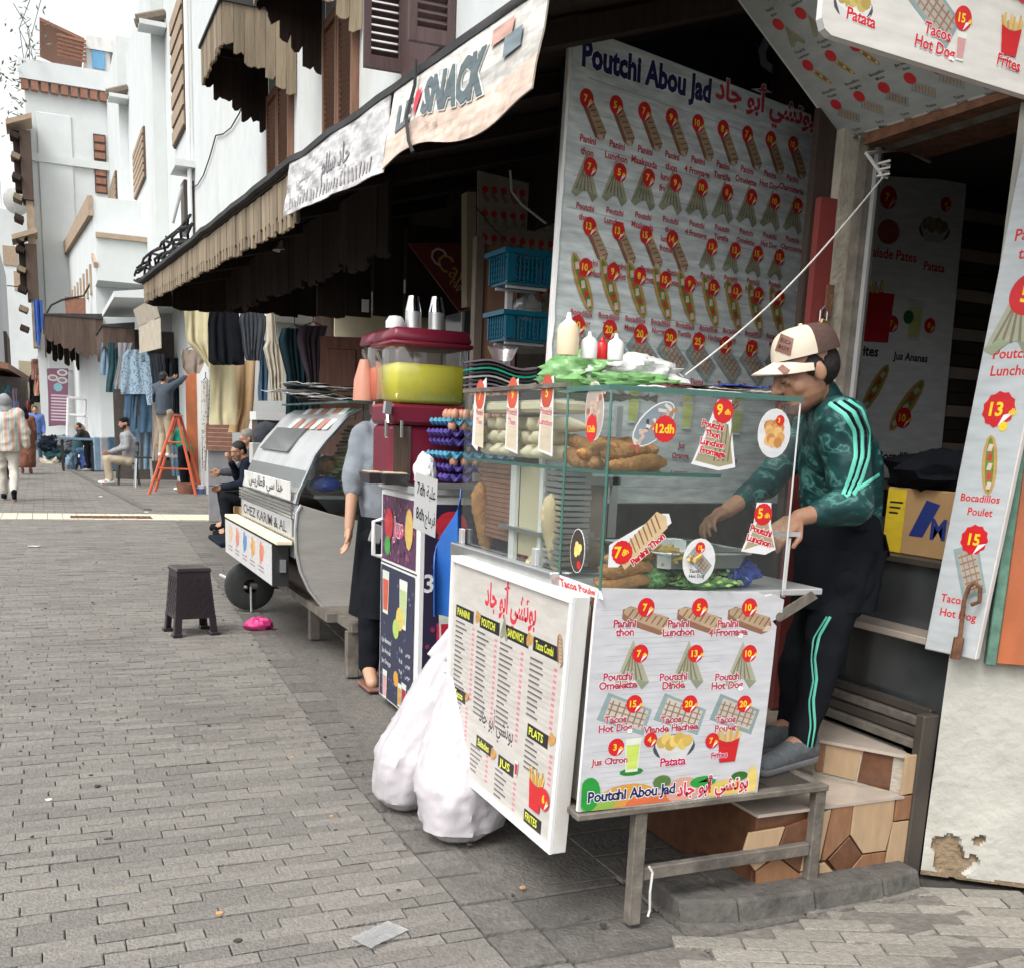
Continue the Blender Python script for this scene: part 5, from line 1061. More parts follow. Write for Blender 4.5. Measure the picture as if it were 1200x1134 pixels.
part('glass_edge', ca, lambda b: [b.tube([Z(GX0, GYm, GZ0), Z(GX0, GYm, GZ1)], .004, 'glass_edge', 4)])
part('glass_edge', ca, lambda b: [b.tube([Z(GX1, GY0, GZ0), Z(GX1, GY0, GZ1)], .003, 'alu', 4)])
part('top_edge', ca, lambda b: b.bb(GX0-.004, GX1+.004, GY0-.006, GY0+.0, GZ1+.004, GZ1+.018, 'glass_edge'))
part('top_edge', ca, lambda b: b.bb(GX0-.006, GX0, GY0+.001, GYm, GZ1+.004, GZ1+.018, 'glass_edge'))
part('top_frame', ca, lambda b: b.bb(GX0-.010, GX0+.012, GYm+.001, GY1, GZ1+.017, GZ1+.030, 'frame_metal'))
part('shelf', ca, lambda b: b.bb(GX0+.008, 1.72, GY0+.012, GY1-.01, 1.315, 1.321, 'glass')); part('shelf_edge', ca, lambda b: b.bb(GX0+.008, 1.72, GY0+.006, GY0+.0115, 1.312, 1.322, 'glass_edge')); part('shelf_edge', ca, lambda b: b.bb(GX0+.003, GX0+.0075, GY0+.012, GY1, 1.312, 1.322, 'glass_edge'))
part('back_frame', ca, lambda b: [b.bb(GX0+.02, GX1, 3.44, 3.46, 1.24, 1.27, 'steel'), b.bb(1.93, 1.955, 3.44, 3.46, 1.0, GZ1, 'alu')])
p_a, p_b = at(925, 622, y=2.5), at(907, 692, y=2.5)
part('side_post', ca, lambda b: b.tube([Z(1.985, 2.47, .97), Z(1.987, 2.47, at(938, 630, y=2.47).z)], .008, 'white_frame', 4)); part('side_bar', ca, lambda b: b.bb(1.90, 2.02, 2.46, 2.475, at(930, 628, y=2.47).z, at(930, 628, y=2.47).z+.012, 'alu'))
part('side_shelf', ca, lambda b: b.bb(GX1+.004, at(963, 694, y=2.46).x, 2.456, 2.75, .975, .994, 'alu'), bev=.003)
sx_ = at(963, 694, y=2.46); part('shelf_brace', ca, lambda b: b.slab(at(957, 700, y=2.455), at(914, 727, y=2.455), at(911, 716, y=2.455), at(950, 692, y=2.455), .006, 'frame_metal')); part('hinge', ca, lambda b: b.lathe([(0, -.004), (.014, -.004), (.014, .004), (0, .004)], at(913, 722, y=2.45), 'frame_metal', 12, Matrix.Rotation(pi/2, 3, 'X')), smooth=40)
# front menu panel, a printed sheet with clipped corners
fx = lambda px, py: (lambda p: (p.x, p.z))(at(px, py, y=2.449))
fpl = [fx(*q) for q in ((677, 951), (887, 931), (906, 772), (910, 733), (905, 727), (916, 722), (919, 702), (905, 696), (897, 698), (890, 694), (708, 689), (700, 694), (697, 720), (690, 800))]
part('front_panel', ca, lambda b: b.prism(fpl, 2.4495, 2.4605, 'white_plastic', ax='y'))
P = Print(planef((0, 2.449, 0), (1, 0, 0), (0, 0, 1), (0, -1, 0)), .0008)
P.poly([(x*.9985+.0025, z) for x, z in fpl], (.56, .56, .58)); F_p = lambda px, py: fx(px, py)
for i in range(34): P.k = 1; z = .42+.016*i+.004*random.random(); P.rect(1.345+.1*random.random(), z, 1.6+.3*random.random(), z+.0012, (.40, .40, .42))
def fit(k, x, y, s, *a): P.reset(3); getattr(P, k)(x, y, s, *a)
for px, pr, l in ((757, '7', 'Panini/thon'), (820, '5', 'Panini/Lunchon'), (878, '10', 'Panini/4 Fromage')):
    x, y = F_p(px-1, 722); fit('panini', x+.005, y-.010, .155, -.28); x, y = F_p(px, 711); P.price(x, y, .027, pr)
    for j, w in enumerate(l.split('/')): x, y = F_p(px-28, 731+10*j); P.text(w, x+.008, y-.008, .031, (.45, .05, .09), .035, out=(WHT, .045))
for px, pr, l in ((750, '7', 'Poutchi/Omelette'), (815, '13', 'Poutchi/Dinde'), (878, '10', 'Poutch/Hot Dog')):
    x, y = F_p(px-10, 780); fit('poutchi', x, y, .125); x, y = F_p(px, 765); P.price(x, y, .026, pr)
    for j, w in enumerate(l.split('/')): x, y = F_p(px-26, 793+10*j); P.text(w, x, y-.008, .031, (.45, .05, .09), .035, out=(WHT, .045))
for px, pr, l in ((743, '15', 'Tacos/Hot Dog'), (808, '20', 'Tacos/Viande Hachee'), (872, '20', 'Tacos/Poulet')):
    x, y = F_p(px-11, 836); fit('tacos', x, y, .165, -.3, (.52, .46, .40)); x, y = F_p(px, 824); P.price(x, y, .026, pr)
    for j, w in enumerate(l.split('/')): x, y = F_p(px-22, 843+10*j); P.text(w, x, y-.008, .030, (.45, .05, .09), .035, out=(WHT, .045))
P.reset(3); x, y = F_p(722, 875); P.price(x, y, .026, '3'); x, y = F_p(741, 884); P.disc(x, y-.05, .04, (.02, .2, .03), 9, .012); P.glass(x, y, .1, (.5, .62, .12)); x, y = F_p(712, 895); P.text('Jus Citron', x+.005, y, .028, (.45, .05, .09), .035, out=(WHT, .045))
x, y = F_p(790, 872); P.bowl(x, y, .13, (.68, .50, .14)); x, y = F_p(762, 866); P.price(x, y, .022, '4'); x, y = F_p(788, 896); P.text('Patata', x, y, .036, (.5, .0, .08), .03, out=(WHT, .04))
x, y = F_p(853, 875); P.fries(x, y, .10); x, y = F_p(834, 867); P.price(x, y, .024, '7'); x, y = F_p(842, 887); P.text('Frites', x, y, .026, (.5, .0, .08), .03, out=(WHT, .04))
# fruit strip at the foot
def clipz(pts): return [(min(max(x, fx(680, 945)[0]), fx(890, 930)[0]-.003), max(z, .377)) for x, z in pts]
for (px, py, rx, rz, c) in ((735, 935, .10, .045, (.60, .30, .06)), (700, 940, .06, .03, (.25, .42, .06)), (760, 940, .08, .03, (.6, .14, .05)), (800, 925, .06, .04, (.62, .33, .25)), (850, 925, .07, .035, (.66, .5, .12)), (690, 930, .035, .05, (.02, .30, .04)), (823, 915, .045, .018, (.02, .28, .04)), (866, 908, .03, .014, (.03, .14, .02)), (880, 915, .02, .05, (.66, .5, .15)), (775, 915, .03, .02, (.10, .2, .05))):
    x, y = F_p(px, py); P.poly(clipz([(x+rx*cos(a*.35), y+rz*sin(a*.35)) for a in range(18)]), c)
x, y = F_p(688, 939); x2, y2 = F_p(790, 928); P.text('Poutchi Abou Jad', x, y-.002, .045, NAVY, .03, 'l', (WHT, .05), w=x2-x); x3, y3 = F_p(877, 920); P.text('بوتشي أبو جاد', x2+.006, y2-.010, .055, (.62, .02, .06), .03, 'l', (WHT, .05), w=x3-x2-.01)
P.done('print', ca)
# menu board hanging on the street side
MX = 1.285; mA = [at(*q, x=MX) for q in ((520, 893), (645, 1001), (673, 699), (530, 650))]
mo = T('menu_board', 'white framed menu board with yellow headings hung on the street side of the cart', 'menu board', (MX, 3, mA[1].z))
N_ = V((-1, 0, 0)); fm = quadf(mA[0], mA[1], mA[2], mA[3], .95, .78, N_)
part('board', mo, lambda b: b.hexa([fm(0, 0, -.05), fm(.95, 0, -.05), fm(.95, 0, -.006), fm(0, 0, -.006), fm(0, .78, -.05), fm(.95, .78, -.05), fm(.95, .78, -.006), fm(0, .78, -.006)], 'white_frame'), bev=.002)
for u0, u1, v0, v1 in ((0, .95, 0, .02), (0, .95, .76, .78), (0, .02, .0205, .7595), (.93, .95, .0205, .7595)): part('frame', mo, lambda b: b.hexa([fm(u, v, h) for v, h in ((v0, -.0055), (v0, .004), (v1, -.0055), (v1, .004)) for u in (u0, u1)][:0]+[fm(u0, v0, -.0055), fm(u1, v0, -.0055), fm(u1, v0, .004), fm(u0, v0, .004), fm(u0, v1, -.0055), fm(u1, v1, -.0055), fm(u1, v1, .004), fm(u0, v1, .004)], 'white_plastic'))
P = Print(lambda u, v, h: fm(u, v, h-.006), .0008); P.rect(.021, .021, .929, .759, (.60, .565, .52))
def M_(px, py):
    p = at(px, py, x=MX); u, v = .5, .4
    for _ in range(12):
        q = fm(u, v, 0); e = p-q; du = (fm(u+.01, v, 0)-q)/.01; dv = (fm(u, v+.01, 0)-q)/.01; u += e.dot(du)/du.length_squared; v += e.dot(dv)/dv.length_squared
    return u, v
P.text('بوتشي أبو جاد', .51, .655, .105, (.62, .03, .06), .035, w=.40)
def head(t, u, v, w=.17, a=0): P.reset(2); P.rect(u-w/2, v-.022, u+w/2, v+.022, BLK); P.text(t, u-.012, v-.012, .036, (.75, .78, .05), .02, w=w*.68)
def lines(u0, u1, v1, n, dv=.0178):
    for i in range(n):
        v = v1-i*dv; P.reset(1); P.rect(u0, v, u1-.03, v+.0012, (.3, .28, .26)); P.rect(u0, v+.0035, u0+random.uniform(.06, .11), v+.010, (.12, .11, .11)); P.rect(u1-.025, v+.001, u1-.003, v+.010, (.62, .22, .26))
for px, py, t, w in ((543, 719, 'PANINI', .17), (572, 732, 'POUTCHI', .17), (604, 745, 'SANDWICH', .18), (638, 760, 'Tacos Combi', .18)): u, v = M_(px, py); head(t, u, v, w)
lines(.05, .235, .545, 15); lines(.255, .435, .545, 17); lines(.455, .645, .545, 17); lines(.69, .88, .545, 11)
for px, py, t, w in ((537, 814, 'Tacos', .12), (628, 862, 'PLATS', .15), (566, 874, 'Salades', .15), (591, 897, 'JUS', .13), (622, 962, 'FRITES', .13)): u, v = M_(px, py); head(t, u, v, w)
lines(.04, .21, .255, 13, .0165); lines(.70, .90, .285, 6); lines(.25, .42, .14, 6); lines(.48, .66, .12, 6)
P.reset(2); P.text('بوتشي أبو جاد', .46, .25, .075, (.05, .05, .06), .01, w=.29)
for u, v in ((M_(557, 722)), (M_(617, 748)), (M_(643, 865)), (M_(575, 882))): P.plate(u+.01, v, .07)
u, v = M_(587, 735); P.poutchi(u+.015, v, .07); u, v = M_(655, 762); P.panini(u, v, .09, -1.3); u, v = M_(546, 816); P.plate(u, v, .05); u, v = M_(604, 900); P.glass(u, v, .05, (.5, .02, .04)); u, v = M_(628, 930); P.fries(u-.01, v, .13); P.price(u+.055, v-.0, .035, '6')
for px, py in ((694, 758),): pass
P.done('print', mo)
ts = T('price_strip', 'small white printed strip reading Tacos Poulet stuck under the corner glass', 'sign', tuple(at(665, 680, y=2.6))); q4 = [at(*q, x=1.352) for q in ((655, 689), (706, 702), (702, 690), (652, 672))]
part('sheet', ts, lambda b: b.slab(*q4, .003, 'white_plastic')); P = Print(quadf(*q4, .3, .05, V((-1, 0, 0))), .001); P.text('Tacos Poulet', .15, .012, .04, RED, .03, w=.26); P.done('print', ts)
# price stickers on the glass
def sticker(name, lab, pxc, pyc, plane, fn, shape):
    t = T(name, lab, 'sticker', tuple(at(pxc, pyc, **plane)), 'price stickers on the cart glass')
    if 'y' in plane: f = planef(at(pxc, pyc, **plane), (1, 0, 0), (0, 0, 1), (0, -1, 0))
    else: f = planef(at(pxc, pyc, **plane), (0, -1, 0), (0, 0, 1), (-1, 0, 0))
    n = len(shape); part('sheet', t, lambda b: b.add([f(x, y, .0) for x, y in shape]+[f(x, y, .0012) for x, y in shape], [list(range(n))[::-1], list(range(n, 2*n))]+[(i, (i+1) % n, n+(i+1) % n, n+i) for i in range(n)], 'white_plastic'))
    P = Print(f, .0014); fn(P); P.done('print', t); return t
YF = dict(y=GY0-.001); XF = dict(x=GX0-.001); circ = lambda r, ry=None: [(r*cos(i*.3142), (ry or r)*sin(i*.3142)) for i in range(20)]
el = lambda r, ry, a, n=20: [(r*cos(i*2*pi/n)*cos(a)-ry*sin(i*2*pi/n)*sin(a), r*cos(i*2*pi/n)*sin(a)+ry*sin(i*2*pi/n)*cos(a)) for i in range(n)]
def s12(P):
    P.poly(el(.075, .036, .75), (.22, .26, .30))
    for i in range(16): x, y = (i-8)*.0075+random.uniform(-.012, .012), (i-8)*.007+random.uniform(-.015, .015); P.rpoly(x, y, i*1.3, [(-.014, -.005), (.014, -.004), (.012, .005), (-.013, .004)], random.choice([(.55, .40, .33), (.35, .10, .06), (.6, .56, .5), (.06, .05, .06), (.45, .2, .08)]))
    P.disc(.035, -.012, .036, RED, 30, jag=.06); P.text('12dh', .035, -.022, .032, YEL, .03)
sticker('price_sticker', 'oval loaded-sandwich sticker with red 12dh badge on the front glass', 766, 497, YF, s12, el(.078, .039, .75))
def s9(P):
    P.poly([(-.06, -.07), (-.01, .04), (.04, .03), (.065, -.075), (.02, -.085)], (.36, .33, .20))
    for i in range(4): P.rpoly(.005+i*.015, -.02, -.06, [(-.003, -.05), (.003, -.05), (.002, .05), (-.002, .05)], (.2, .15, .08))
    P.disc(.02, .065, .034, RED, 30, jag=.05); P.text('9', .008, .055, .04, YEL, .03); P.text('dh', .034, .056, .02, YEL, .03)
    for j, w in enumerate(('Poutchi', 'Thon', 'Lunchon', 'Fromage')): P.text(w, -.012+j*.002, .018-j*.024, .024, RED, .045, out=(WHT, .05), a=-.15)
sticker('price_sticker', 'paper cone sticker reading Poutchi Thon Lunchon Fromage with red 9dh badge', 838, 510, YF, s9, [(-.07, -.08), (-.02, .04), (.0, .095), (.045, .095), (.05, .03), (.075, -.085), (.02, -.095)])
def s3(P):
    P.poly(circ(.054, .066), (.72, .72, .72))
    for i in range(14): P.disc(-.022+.011*(i % 5)+random.uniform(-.004, .004), .02-.013*(i//3)+random.uniform(-.004, .004)+.003*(i % 5), .015, random.choice([(.62, .32, .10), (.7, .42, .16), (.5, .22, .06)]), 8)
    P.disc(.016, .036, .015, RED, 16); P.text('3', .012, .03, .018, YEL, .03)
sticker('price_sticker', 'white oval sticker with fried chicken nuggets and red 3 badge', 907, 508, YF, s3, circ(.056, .068))
def s7(P):
    P.rpoly(.01, .015, .72, [(-.09, -.03), (.08, -.028), (.095, .0), (.08, .03), (-.09, .02)], (.62, .46, .26))
    for i in range(9): P.rpoly(.01, .015, .72, [(-.07+i*.016, -.015), (-.066+i*.016, -.015), (-.055+i*.016, .027), (-.06+i*.016, .027)], (.25, .12, .05))
    P.disc(-.05, -.02, .033, RED, 30, jag=.05); P.text('7', -.063, -.034, .042, YEL, .03); P.text('dh', -.038, -.026, .022, YEL, .03, a=.5)
    P.text('Panini Thon', .035, -.018, .026, RED, .045, out=(WHT, .06), a=.68)
sticker('price_sticker', 'toasted sandwich sticker reading Panini Thon with red 7dh badge', 748, 638, YF, s7, [(-.09, -.06), (-.06, -.06), (.10, .06), (.09, .085), (.07, .085), (-.09, .0)])
def s15(P): P.poly(circ(.052, .062), (.74, .74, .74)); P.tacos(.0, .0, .085, -.65); P.price(.0, .038, .016, '15', ''); P.text('Tacos', -.014, -.032, .014, BLK, .01); P.text('Hot Dog', -.005, -.046, .014, BLK, .01)
sticker('price_sticker', 'white round sticker reading Tacos Hot Dog with red 15 badge', 819, 657, YF, s15, circ(.054, .064))
def s5(P):
    P.poly([(-.055, -.045), (-.02, .03), (.02, .03), (.05, -.04), (.0, -.03)], (.38, .32, .20)); P.disc(.0, .055, .032, RED, 30, jag=.05); P.text('5', -.01, .045, .038, YEL, .03); P.text('dh', .014, .046, .019, YEL, .03)
    P.text('Poutchi', -.004, .0, .026, RED, .045, out=(WHT, .06), a=-.25); P.text('Lunchon', -.008, -.028, .026, RED, .045, out=(WHT, .06), a=-.25)
sticker('price_sticker', 'paper cone sticker reading Poutchi Lunchon with red 5dh badge', 892, 625, dict(y=GY0-.004), s5, [(-.065, -.05), (-.03, .03), (-.025, .088), (.025, .088), (.03, .03), (.055, -.045), (.02, -.06)])
def s12b(P):
    P.poly(el(.05, .075, .1), (.4, .33, .28))
    for i in range(22): P.disc(random.gauss(0, .018), random.gauss(.005, .03), .009, random.choice([(.62, .5, .42), (.35, .12, .08), (.55, .38, .3)]), 7)
    P.disc(-.01, -.045, .03, RED, 24, .036); P.text('12dh', -.01, -.055, .024, YEL, .03)
sticker('price_sticker', 'rounded meat dish sticker with red 12dh badge on the side glass', 697, 482, XF, s12b, el(.052, .078, .1))
def s4(P): P.poly(el(.042, .06, 0), (.05, .035, .03)); P.plate(0, .005, .07, (.75, .6, .2)); P.disc(.014, -.038, .012, RED, 12)
sticker('price_sticker', 'dark oval fries bowl sticker low on the side glass', 677, 645, XF, s4, el(.044, .062, 0))
def sl(t, pr):
    def f(P):
        P.disc(.0, .075, .04, (.55, .08, .04), 20, .05); P.text(pr, 0, .06, .04, YEL, .03); P.poly([(-.035, -.09), (-.03, .03), (.04, .03), (.045, -.1)], (.60, .52, .38)); P.k = 4
        for j, w in enumerate(t.split('/')): P.text(w, .0, .01-.03*j, .026, (.5, .12, .1), .045, out=(WHT, .05), a=-.1)
    return f
sh3 = [(-.045, -.095), (-.04, .04), (-.04, .1), (.04, .12), (.045, .04), (.055, -.11)]
sticker('price_sticker', 'cone-shaped 9 sticker in the middle of the left side glass', 600, 490, dict(x=GX0-.0015), sl('Poutchi/Thon', '9'), sh3)
sticker('price_sticker', 'cone-shaped 5 sticker reading Poutchi Lunchon by the corner of the side glass', 640, 490, dict(x=GX0-.0015), sl('Poutchi/Lunchon', '5'), sh3)
sticker('price_sticker', 'slanted 7 sticker at the far end of the left side glass', 562, 490, dict(x=GX0-.0015), sl('Panini/Thon', '7'), [(-.06, -.09), (-.05, .09), (.05, .13), (.055, .09), (-.01, -.11)])
# ---- food inside the cart
def loaf(name, lab, c, L, r, a=0, m='bread', g=None, tilt=0):
    rot = Matrix.Rotation(a, 3, 'Z') @ Matrix.Rotation(tilt, 3, 'Y'); b = MB(); n = 18; pts = []; R = []
    for i in range(n+1):
        t = i/n*2-1; pts.append(V(c)+rot @ V((t*L/2, 0, .008*sin(t*3)))); R.append(r*max(.1, (1-abs(t)**3.2)**.5)*(1+.08*sin(i*2.9+c[0]*40)))
    b.tube(pts, R, m, 12)
    for v in b.v: v += V((0, 0, 1))*(.003*noise.noise(v*60))
    return b.build(name, smooth=60, label=lab, cat='bread', group=g)
gb = 'loaves of bread stacked in the glass cart'
k = 0
for px, py, L, r, lb in ((748, 531, .20, .021, 'long golden loaf lying at the front of the glass shelf'), (735, 508, .17, .020, 'brown loaf behind the front loaf on the glass shelf'), (700, 512, .13, .02, 'short pale loaf at the corner of the glass shelf')):
    p = at(px, py, y=2.50+k*.05); loaf('bread_loaf', lb, (p.x, p.y, 1.321+r+(.028 if k else 0)), L, r, .1, g=gb); k += 1
for i in range(5):
    p = at(712, 672-17*(i % 3), y=2.52+.06*(i//3)); loaf('bread_loaf', ['lowest loaf in the front corner of the cart floor', 'middle loaf of the stack behind the Panini Thon sticker', 'top loaf of the stack behind the Panini Thon sticker', 'loaf lying behind the front stack on the cart floor', 'second loaf behind the front stack on the cart floor'][i], (1.47+.01*i, 2.53+.075*(i//3), .994+.02+.036*(i % 3)), .17, .02, .05*i-.1, g=gb)
for i in range(3): loaf('bread_loaf', ['loaf seen through the side glass on the upper shelf', 'middle loaf behind the side glass on the upper shelf', 'farther loaf behind the side glass on the upper shelf'][i], (1.40+.03*i, 2.62+.1*i, 1.344+.0*i), .15, .022, 1.3, g=gb)
for i in range(9): loaf('bread_loaf', ('leftmost', 'second', 'middle', 'fourth', 'rightmost')[i % 5]+' loaf in the '+('lower' if i < 5 else 'upper')+' layer of the back pile on the glass shelf', (1.43+.058*(i % 5)+.03*(i > 4), 2.78+.02*(i % 2), 1.345+.038*(i > 4)), .22, .024, 1.45+.1*(i % 3), g=gb)
for i in range(3): loaf('bread_loaf', ['left', 'middle', 'right'][i]+' loaf of the pale row at the back of the cart floor', (1.42+.12*i, 3.0+.03*i, 1.02), .2, .024, .9, 'bread_pale', g=gb)
# cream rolled flatbreads on the left
stg = T('white_string', 'short white string knotted round the left front leg of the cart bench', 'string', (1.565, 2.43, 0)); part('strand', stg, lambda b: b.tube([V((1.56, 2.428, .19)), V((1.572, 2.425, .17)), V((1.568, 2.425, .11)), V((1.575, 2.43, .05)), V((1.57, 2.43, .03))], .004, 'rope', 5))
cr = T('flatbread_rolls', 'rows of cream rolled flatbreads piled behind the left side glass', 'bread', (1.42, 3.1, 1.36)); k = 0
for r in range(3):
    for i in range(7):
        y = 2.86+i*.082+(r % 2)*.04; z = 1.352+r*.042
        part('roll', cr, lambda b: b.tube([(1.372+.01*r, y+.02, z), (1.385, y, z+.004), (1.44, y-.012, z+.006), (1.49, y-.03, z)], [.008, .021, .023, .01], 'cream_poly', 9), smooth=60)
part('wrap', cr, lambda b: b.bb(1.364, 1.5, 2.85, 3.46, 1.475, 1.512, 'cream_poly'), bev=.01)
lb = T('log_stack', 'stack of thin reddish wafer sheets seen through the left side glass', 'food stack', (1.45, 3.3, 1.0))
for i in range(16): part('sheet', lb, lambda b: b.bb(1.40+random.uniform(-.004, .004), 1.52, 3.16+random.uniform(-.01, .01), 3.46, 1.06+i*.0155, 1.0735+i*.0155, 'terracotta'))
wb_ = T('cream_tube', 'upright cream plastic guide rail and panel inside the cart', 'panel', (1.42, 3.0, 1.0)); part('panel', wb_, lambda b: b.bb(1.40, 1.42, 2.93, 3.10, 1.03, 1.31, 'cream_board')); part('rail', wb_, lambda b: b.bb(1.385, 1.399, 3.105, 3.145, 1.0, 1.31, 'white_plastic')); part('rail', wb_, lambda b: b.bb(1.385, 1.399, 2.90, 2.925, .998, 1.31, 'white_plastic'))
gsk = T('wire_basket', 'tall stack of grey metal trays standing at the middle of the side glass', 'tray stack', (1.42, 2.8, 1.0))
for i in range(17): part('tray', gsk, lambda b: b.bb(1.385+.003*(i % 2), 1.48, 2.76+.004*(i % 3), 2.89, 1.03+i*.0165, 1.041+i*.0165, 'steel'))
for i, (px, py, lab) in enumerate(((566, 590, 'big upright brown loaf at the far end behind the side glass'), (650, 600, 'upright pale loaf leaning at the corner post of the cart'))):
    p = at(px, py, x=1.40); loaf('bread_loaf', lab, (1.40, p.y, 1.12), .24, .032, 0, 'bread' if i == 0 else 'bread_pale', gb, tilt=pi/2-.1)
for i, (px, m, lab) in enumerate(((603, 'tomato', 'red tomato heap behind the side glass low down'), (625, 'tomato', 'orange-red tomato heap next to the steel clip behind the side glass'))):
    p = at(px, 620, x=1.41); part('heap', T('tomatoes', lab, 'tomatoes', (1.41, p.y, 1.0)), lambda b: [b.ball((1.41+random.uniform(0, .06), p.y+random.uniform(-.035, .035), 1.02+random.uniform(0, .045)), .022, m, 10) for _ in range(7)], smooth=60, kind='stuff')
mt = T('steel_grid', 'steel grid plate on the cart floor behind the side glass', 'grid', (1.45, 3.1, 1.0)); part('plate', mt, lambda b: b.bb(1.365, 1.6, 2.75, 3.45, .9945, .998, 'steel'))
for i in range(12): part('rod', mt, lambda b: b.tube([(1.368, 2.78+i*.055, 1.004), (1.59, 2.78+i*.055, 1.004)], .003, 'steel', 4))
# tray of fries
tr = T('fries_tray', 'steel tray with a few golden fries inside the cart in front of the vendor', 'tray', (1.73, 2.6, 1.09))
tz, ty0, ty1 = 1.10, 2.475, 2.86; tx0, tx1 = 1.56, 1.87
rim = [(tx0+.03, ty0), (tx1-.03, ty0), (tx1, ty0+.03), (tx1, ty1-.03), (tx1-.03, ty1), (tx0+.03, ty1), (tx0, ty1-.03), (tx0, ty0+.03)]
part('pan', tr, lambda b: b.add([V((1.715+(x-1.715)*k, 2.667+(y-2.667)*k, tz+h)) for k, h in ((1.06, 0), (1.0, 0), (.93, -.045), (.0, -.045)) for x, y in rim], [(j*8+i, j*8+(i+1) % 8, (j+1)*8+(i+1) % 8, (j+1)*8+i) for j in range(3) for i in range(8)], 'steel'), smooth=40, weld=True)
part('rim', tr, lambda b: b.tube([V((1.715+(x-1.715)*1.06, 2.667+(y-2.667)*1.06, tz)) for x, y in rim+[rim[0]]], .005, 'chrome', 6), smooth=60)
fr_ = T('fries', 'golden potato fries lying in the steel tray', 'fries', (1.65, 2.6, 1.06)); n = 0
for i in range(46):
    if i < 34: c = V((1.625+random.gauss(0, .028), 2.54+random.gauss(0, .035), tz-.035+random.random()*.045))
    else: c = V((1.76+random.uniform(-.05, .07), 2.56+random.uniform(-.04, .1), tz-.036+random.random()*.01))
    part('fry', fr_, lambda b: b.box(c, (random.uniform(.05, .085), .0085, .0085), 'fry', Matrix.Rotation(random.uniform(-.9, .9)+(pi/2 if random.random() < .3 else 0), 3, 'Z') @ Matrix.Rotation(random.uniform(-.35, .35), 3, 'Y')))
part('stand', tr, lambda b: b.bb(1.6, 1.84, 2.6, 2.84, .996, 1.052, 'slat_dark'))
def leafy(name, lab, c, n, sx, sy, sz, m, cat, s=.02):
    t = T(name, lab, cat, c)
    def f(b):
        for i in range(n):
            p = V(c)+V((random.gauss(0, sx), random.gauss(0, sy), abs(random.gauss(0, sz)))); u = V((random.gauss(0, 1), random.gauss(0, 1), random.gauss(0, .6))).normalized()*s; w = u.orthogonal().normalized()*s*.6
            b.add([p-u, p+w, p+u, p-w, p+u.cross(w)*12], [(0, 1, 4), (1, 2, 4), (2, 3, 4), (3, 0, 4)], m)
    part('leaves', t, f, kind='stuff'); return t
c0 = at(800, 672, y=2.52); 
def crumpled(name, lab, c, r, m, cat='bag', seed=0, amp=.35, f=3.5, n=40):
    b = MB(); b.ball((0, 0, 0), r, m, n, None, lambda u: 1-amp*.3+amp*.5*noise.noise(u*f*.6+V((seed, 0, 0)))+amp*.6*(1-abs(noise.noise(u*f*.9+V((0, seed, 0)))))**6+amp*.35*(1-abs(noise.noise(u*f*2+V((0, 0, seed)))))**6)
    c = V(c); b.v = [v+c for v in b.v]; return b.build(name, smooth=75, label=lab, cat=cat)
crumpled('salad_bag', 'open bag of green salad on the cart floor beside the round sticker', (1.58, 2.56, 1.025), (.05, .05, .03), 'bag_green', 'salad', 3, .5)
crumpled('salad_bag', 'bright green leek bundle low in the cart right of the round sticker', (1.73, 2.50, 1.012), (.10, .03, .016), 'bag_green', 'salad', 8, .5)
leafy('salad', 'chopped green and white salad heap at the bottom right inside the cart', (1.74, 2.53, 1.01), 260, .05, .03, .018, 'salad', 'salad', .012)
crumpled('white_bag', 'white plastic bag between the salad and the blue bag in the cart', (1.75, 2.58, 1.045), (.05, .05, .03), 'bag_clear', seed=5)
crumpled('blue_bag', 'crumpled blue plastic bag at the right corner inside the cart', (1.86, 2.53, 1.035), (.06, .045, .035), 'bag_blue', seed=9, amp=.6, f=4)
crumpled('blue_plate', 'blue plastic plate with orange scraps in the middle of the cart', (1.55, 3.1, 1.14), (.07, .05, .018), 'blue_plastic', 'plate', 2, .2)
lp_ = at(700, 615, y=2.9); part('board', T('steel_bar_shelf', 'narrow steel bar shelf running across the inside of the cart', 'shelf', (1.6, 2.9, 1.11)), lambda b: b.bb(1.37, 1.56, 2.88, 3.2, 1.105, 1.118, 'steel'))
part('cloth', T('blue_cloth', 'pale blue cloth strip hanging inside the cart beneath the glass shelf', 'cloth', (1.5, 3.0, 1.12)), lambda b: b.grid(lambda u, v: V((1.50+.11*u, 3.05+.01*sin(u*9), 1.31-.19*v)), 8, 6, 'denim_light', .004), smooth=50)
part('panel', T('brown_back_panel', 'brown board closing the back of the cart beneath the poster', 'panel', (1.75, 3.48, 1.0)), lambda b: b.bb(1.53, 1.925, 3.462, 3.478, .996, 1.238, 'tarp_cover'))
# ---- things on the cart roof
RZ = GZ1+.018
gbag = crumpled('green_bag', 'green and white crumpled plastic bag lying on the cart roof', (1.60, 3.05, RZ+.055), (.16, .15, .075), 'bag_green', seed=11, amp=.5, f=3)
crumpled('white_sack', 'white and red printed plastic sack beside the green bag on the cart roof', (1.69, 2.93, RZ+.055), (.15, .15, .062), 'bag_clear', seed=21, amp=.45, f=3)
crumpled('green_bag', 'flat strip of green plastic in front of the white sack on the cart roof', (1.60, 2.76, RZ+.025), (.15, .05, .028), 'bag_green', seed=31, amp=.5, f=4)
mg = T('magazine', 'crumpled magazines with blue and white pages on the cart roof', 'magazine', (1.72, 2.6, RZ))
def mag(x0, x1, y0, y1, z, m, s): return part('page', mg, lambda b: b.grid(lambda u, v: V((x0+(x1-x0)*u, y0+(y1-y0)*v, z+.010*abs(noise.noise(V((u*5, v*3, s))))+.002)), 14, 8, m, .002), smooth=40)
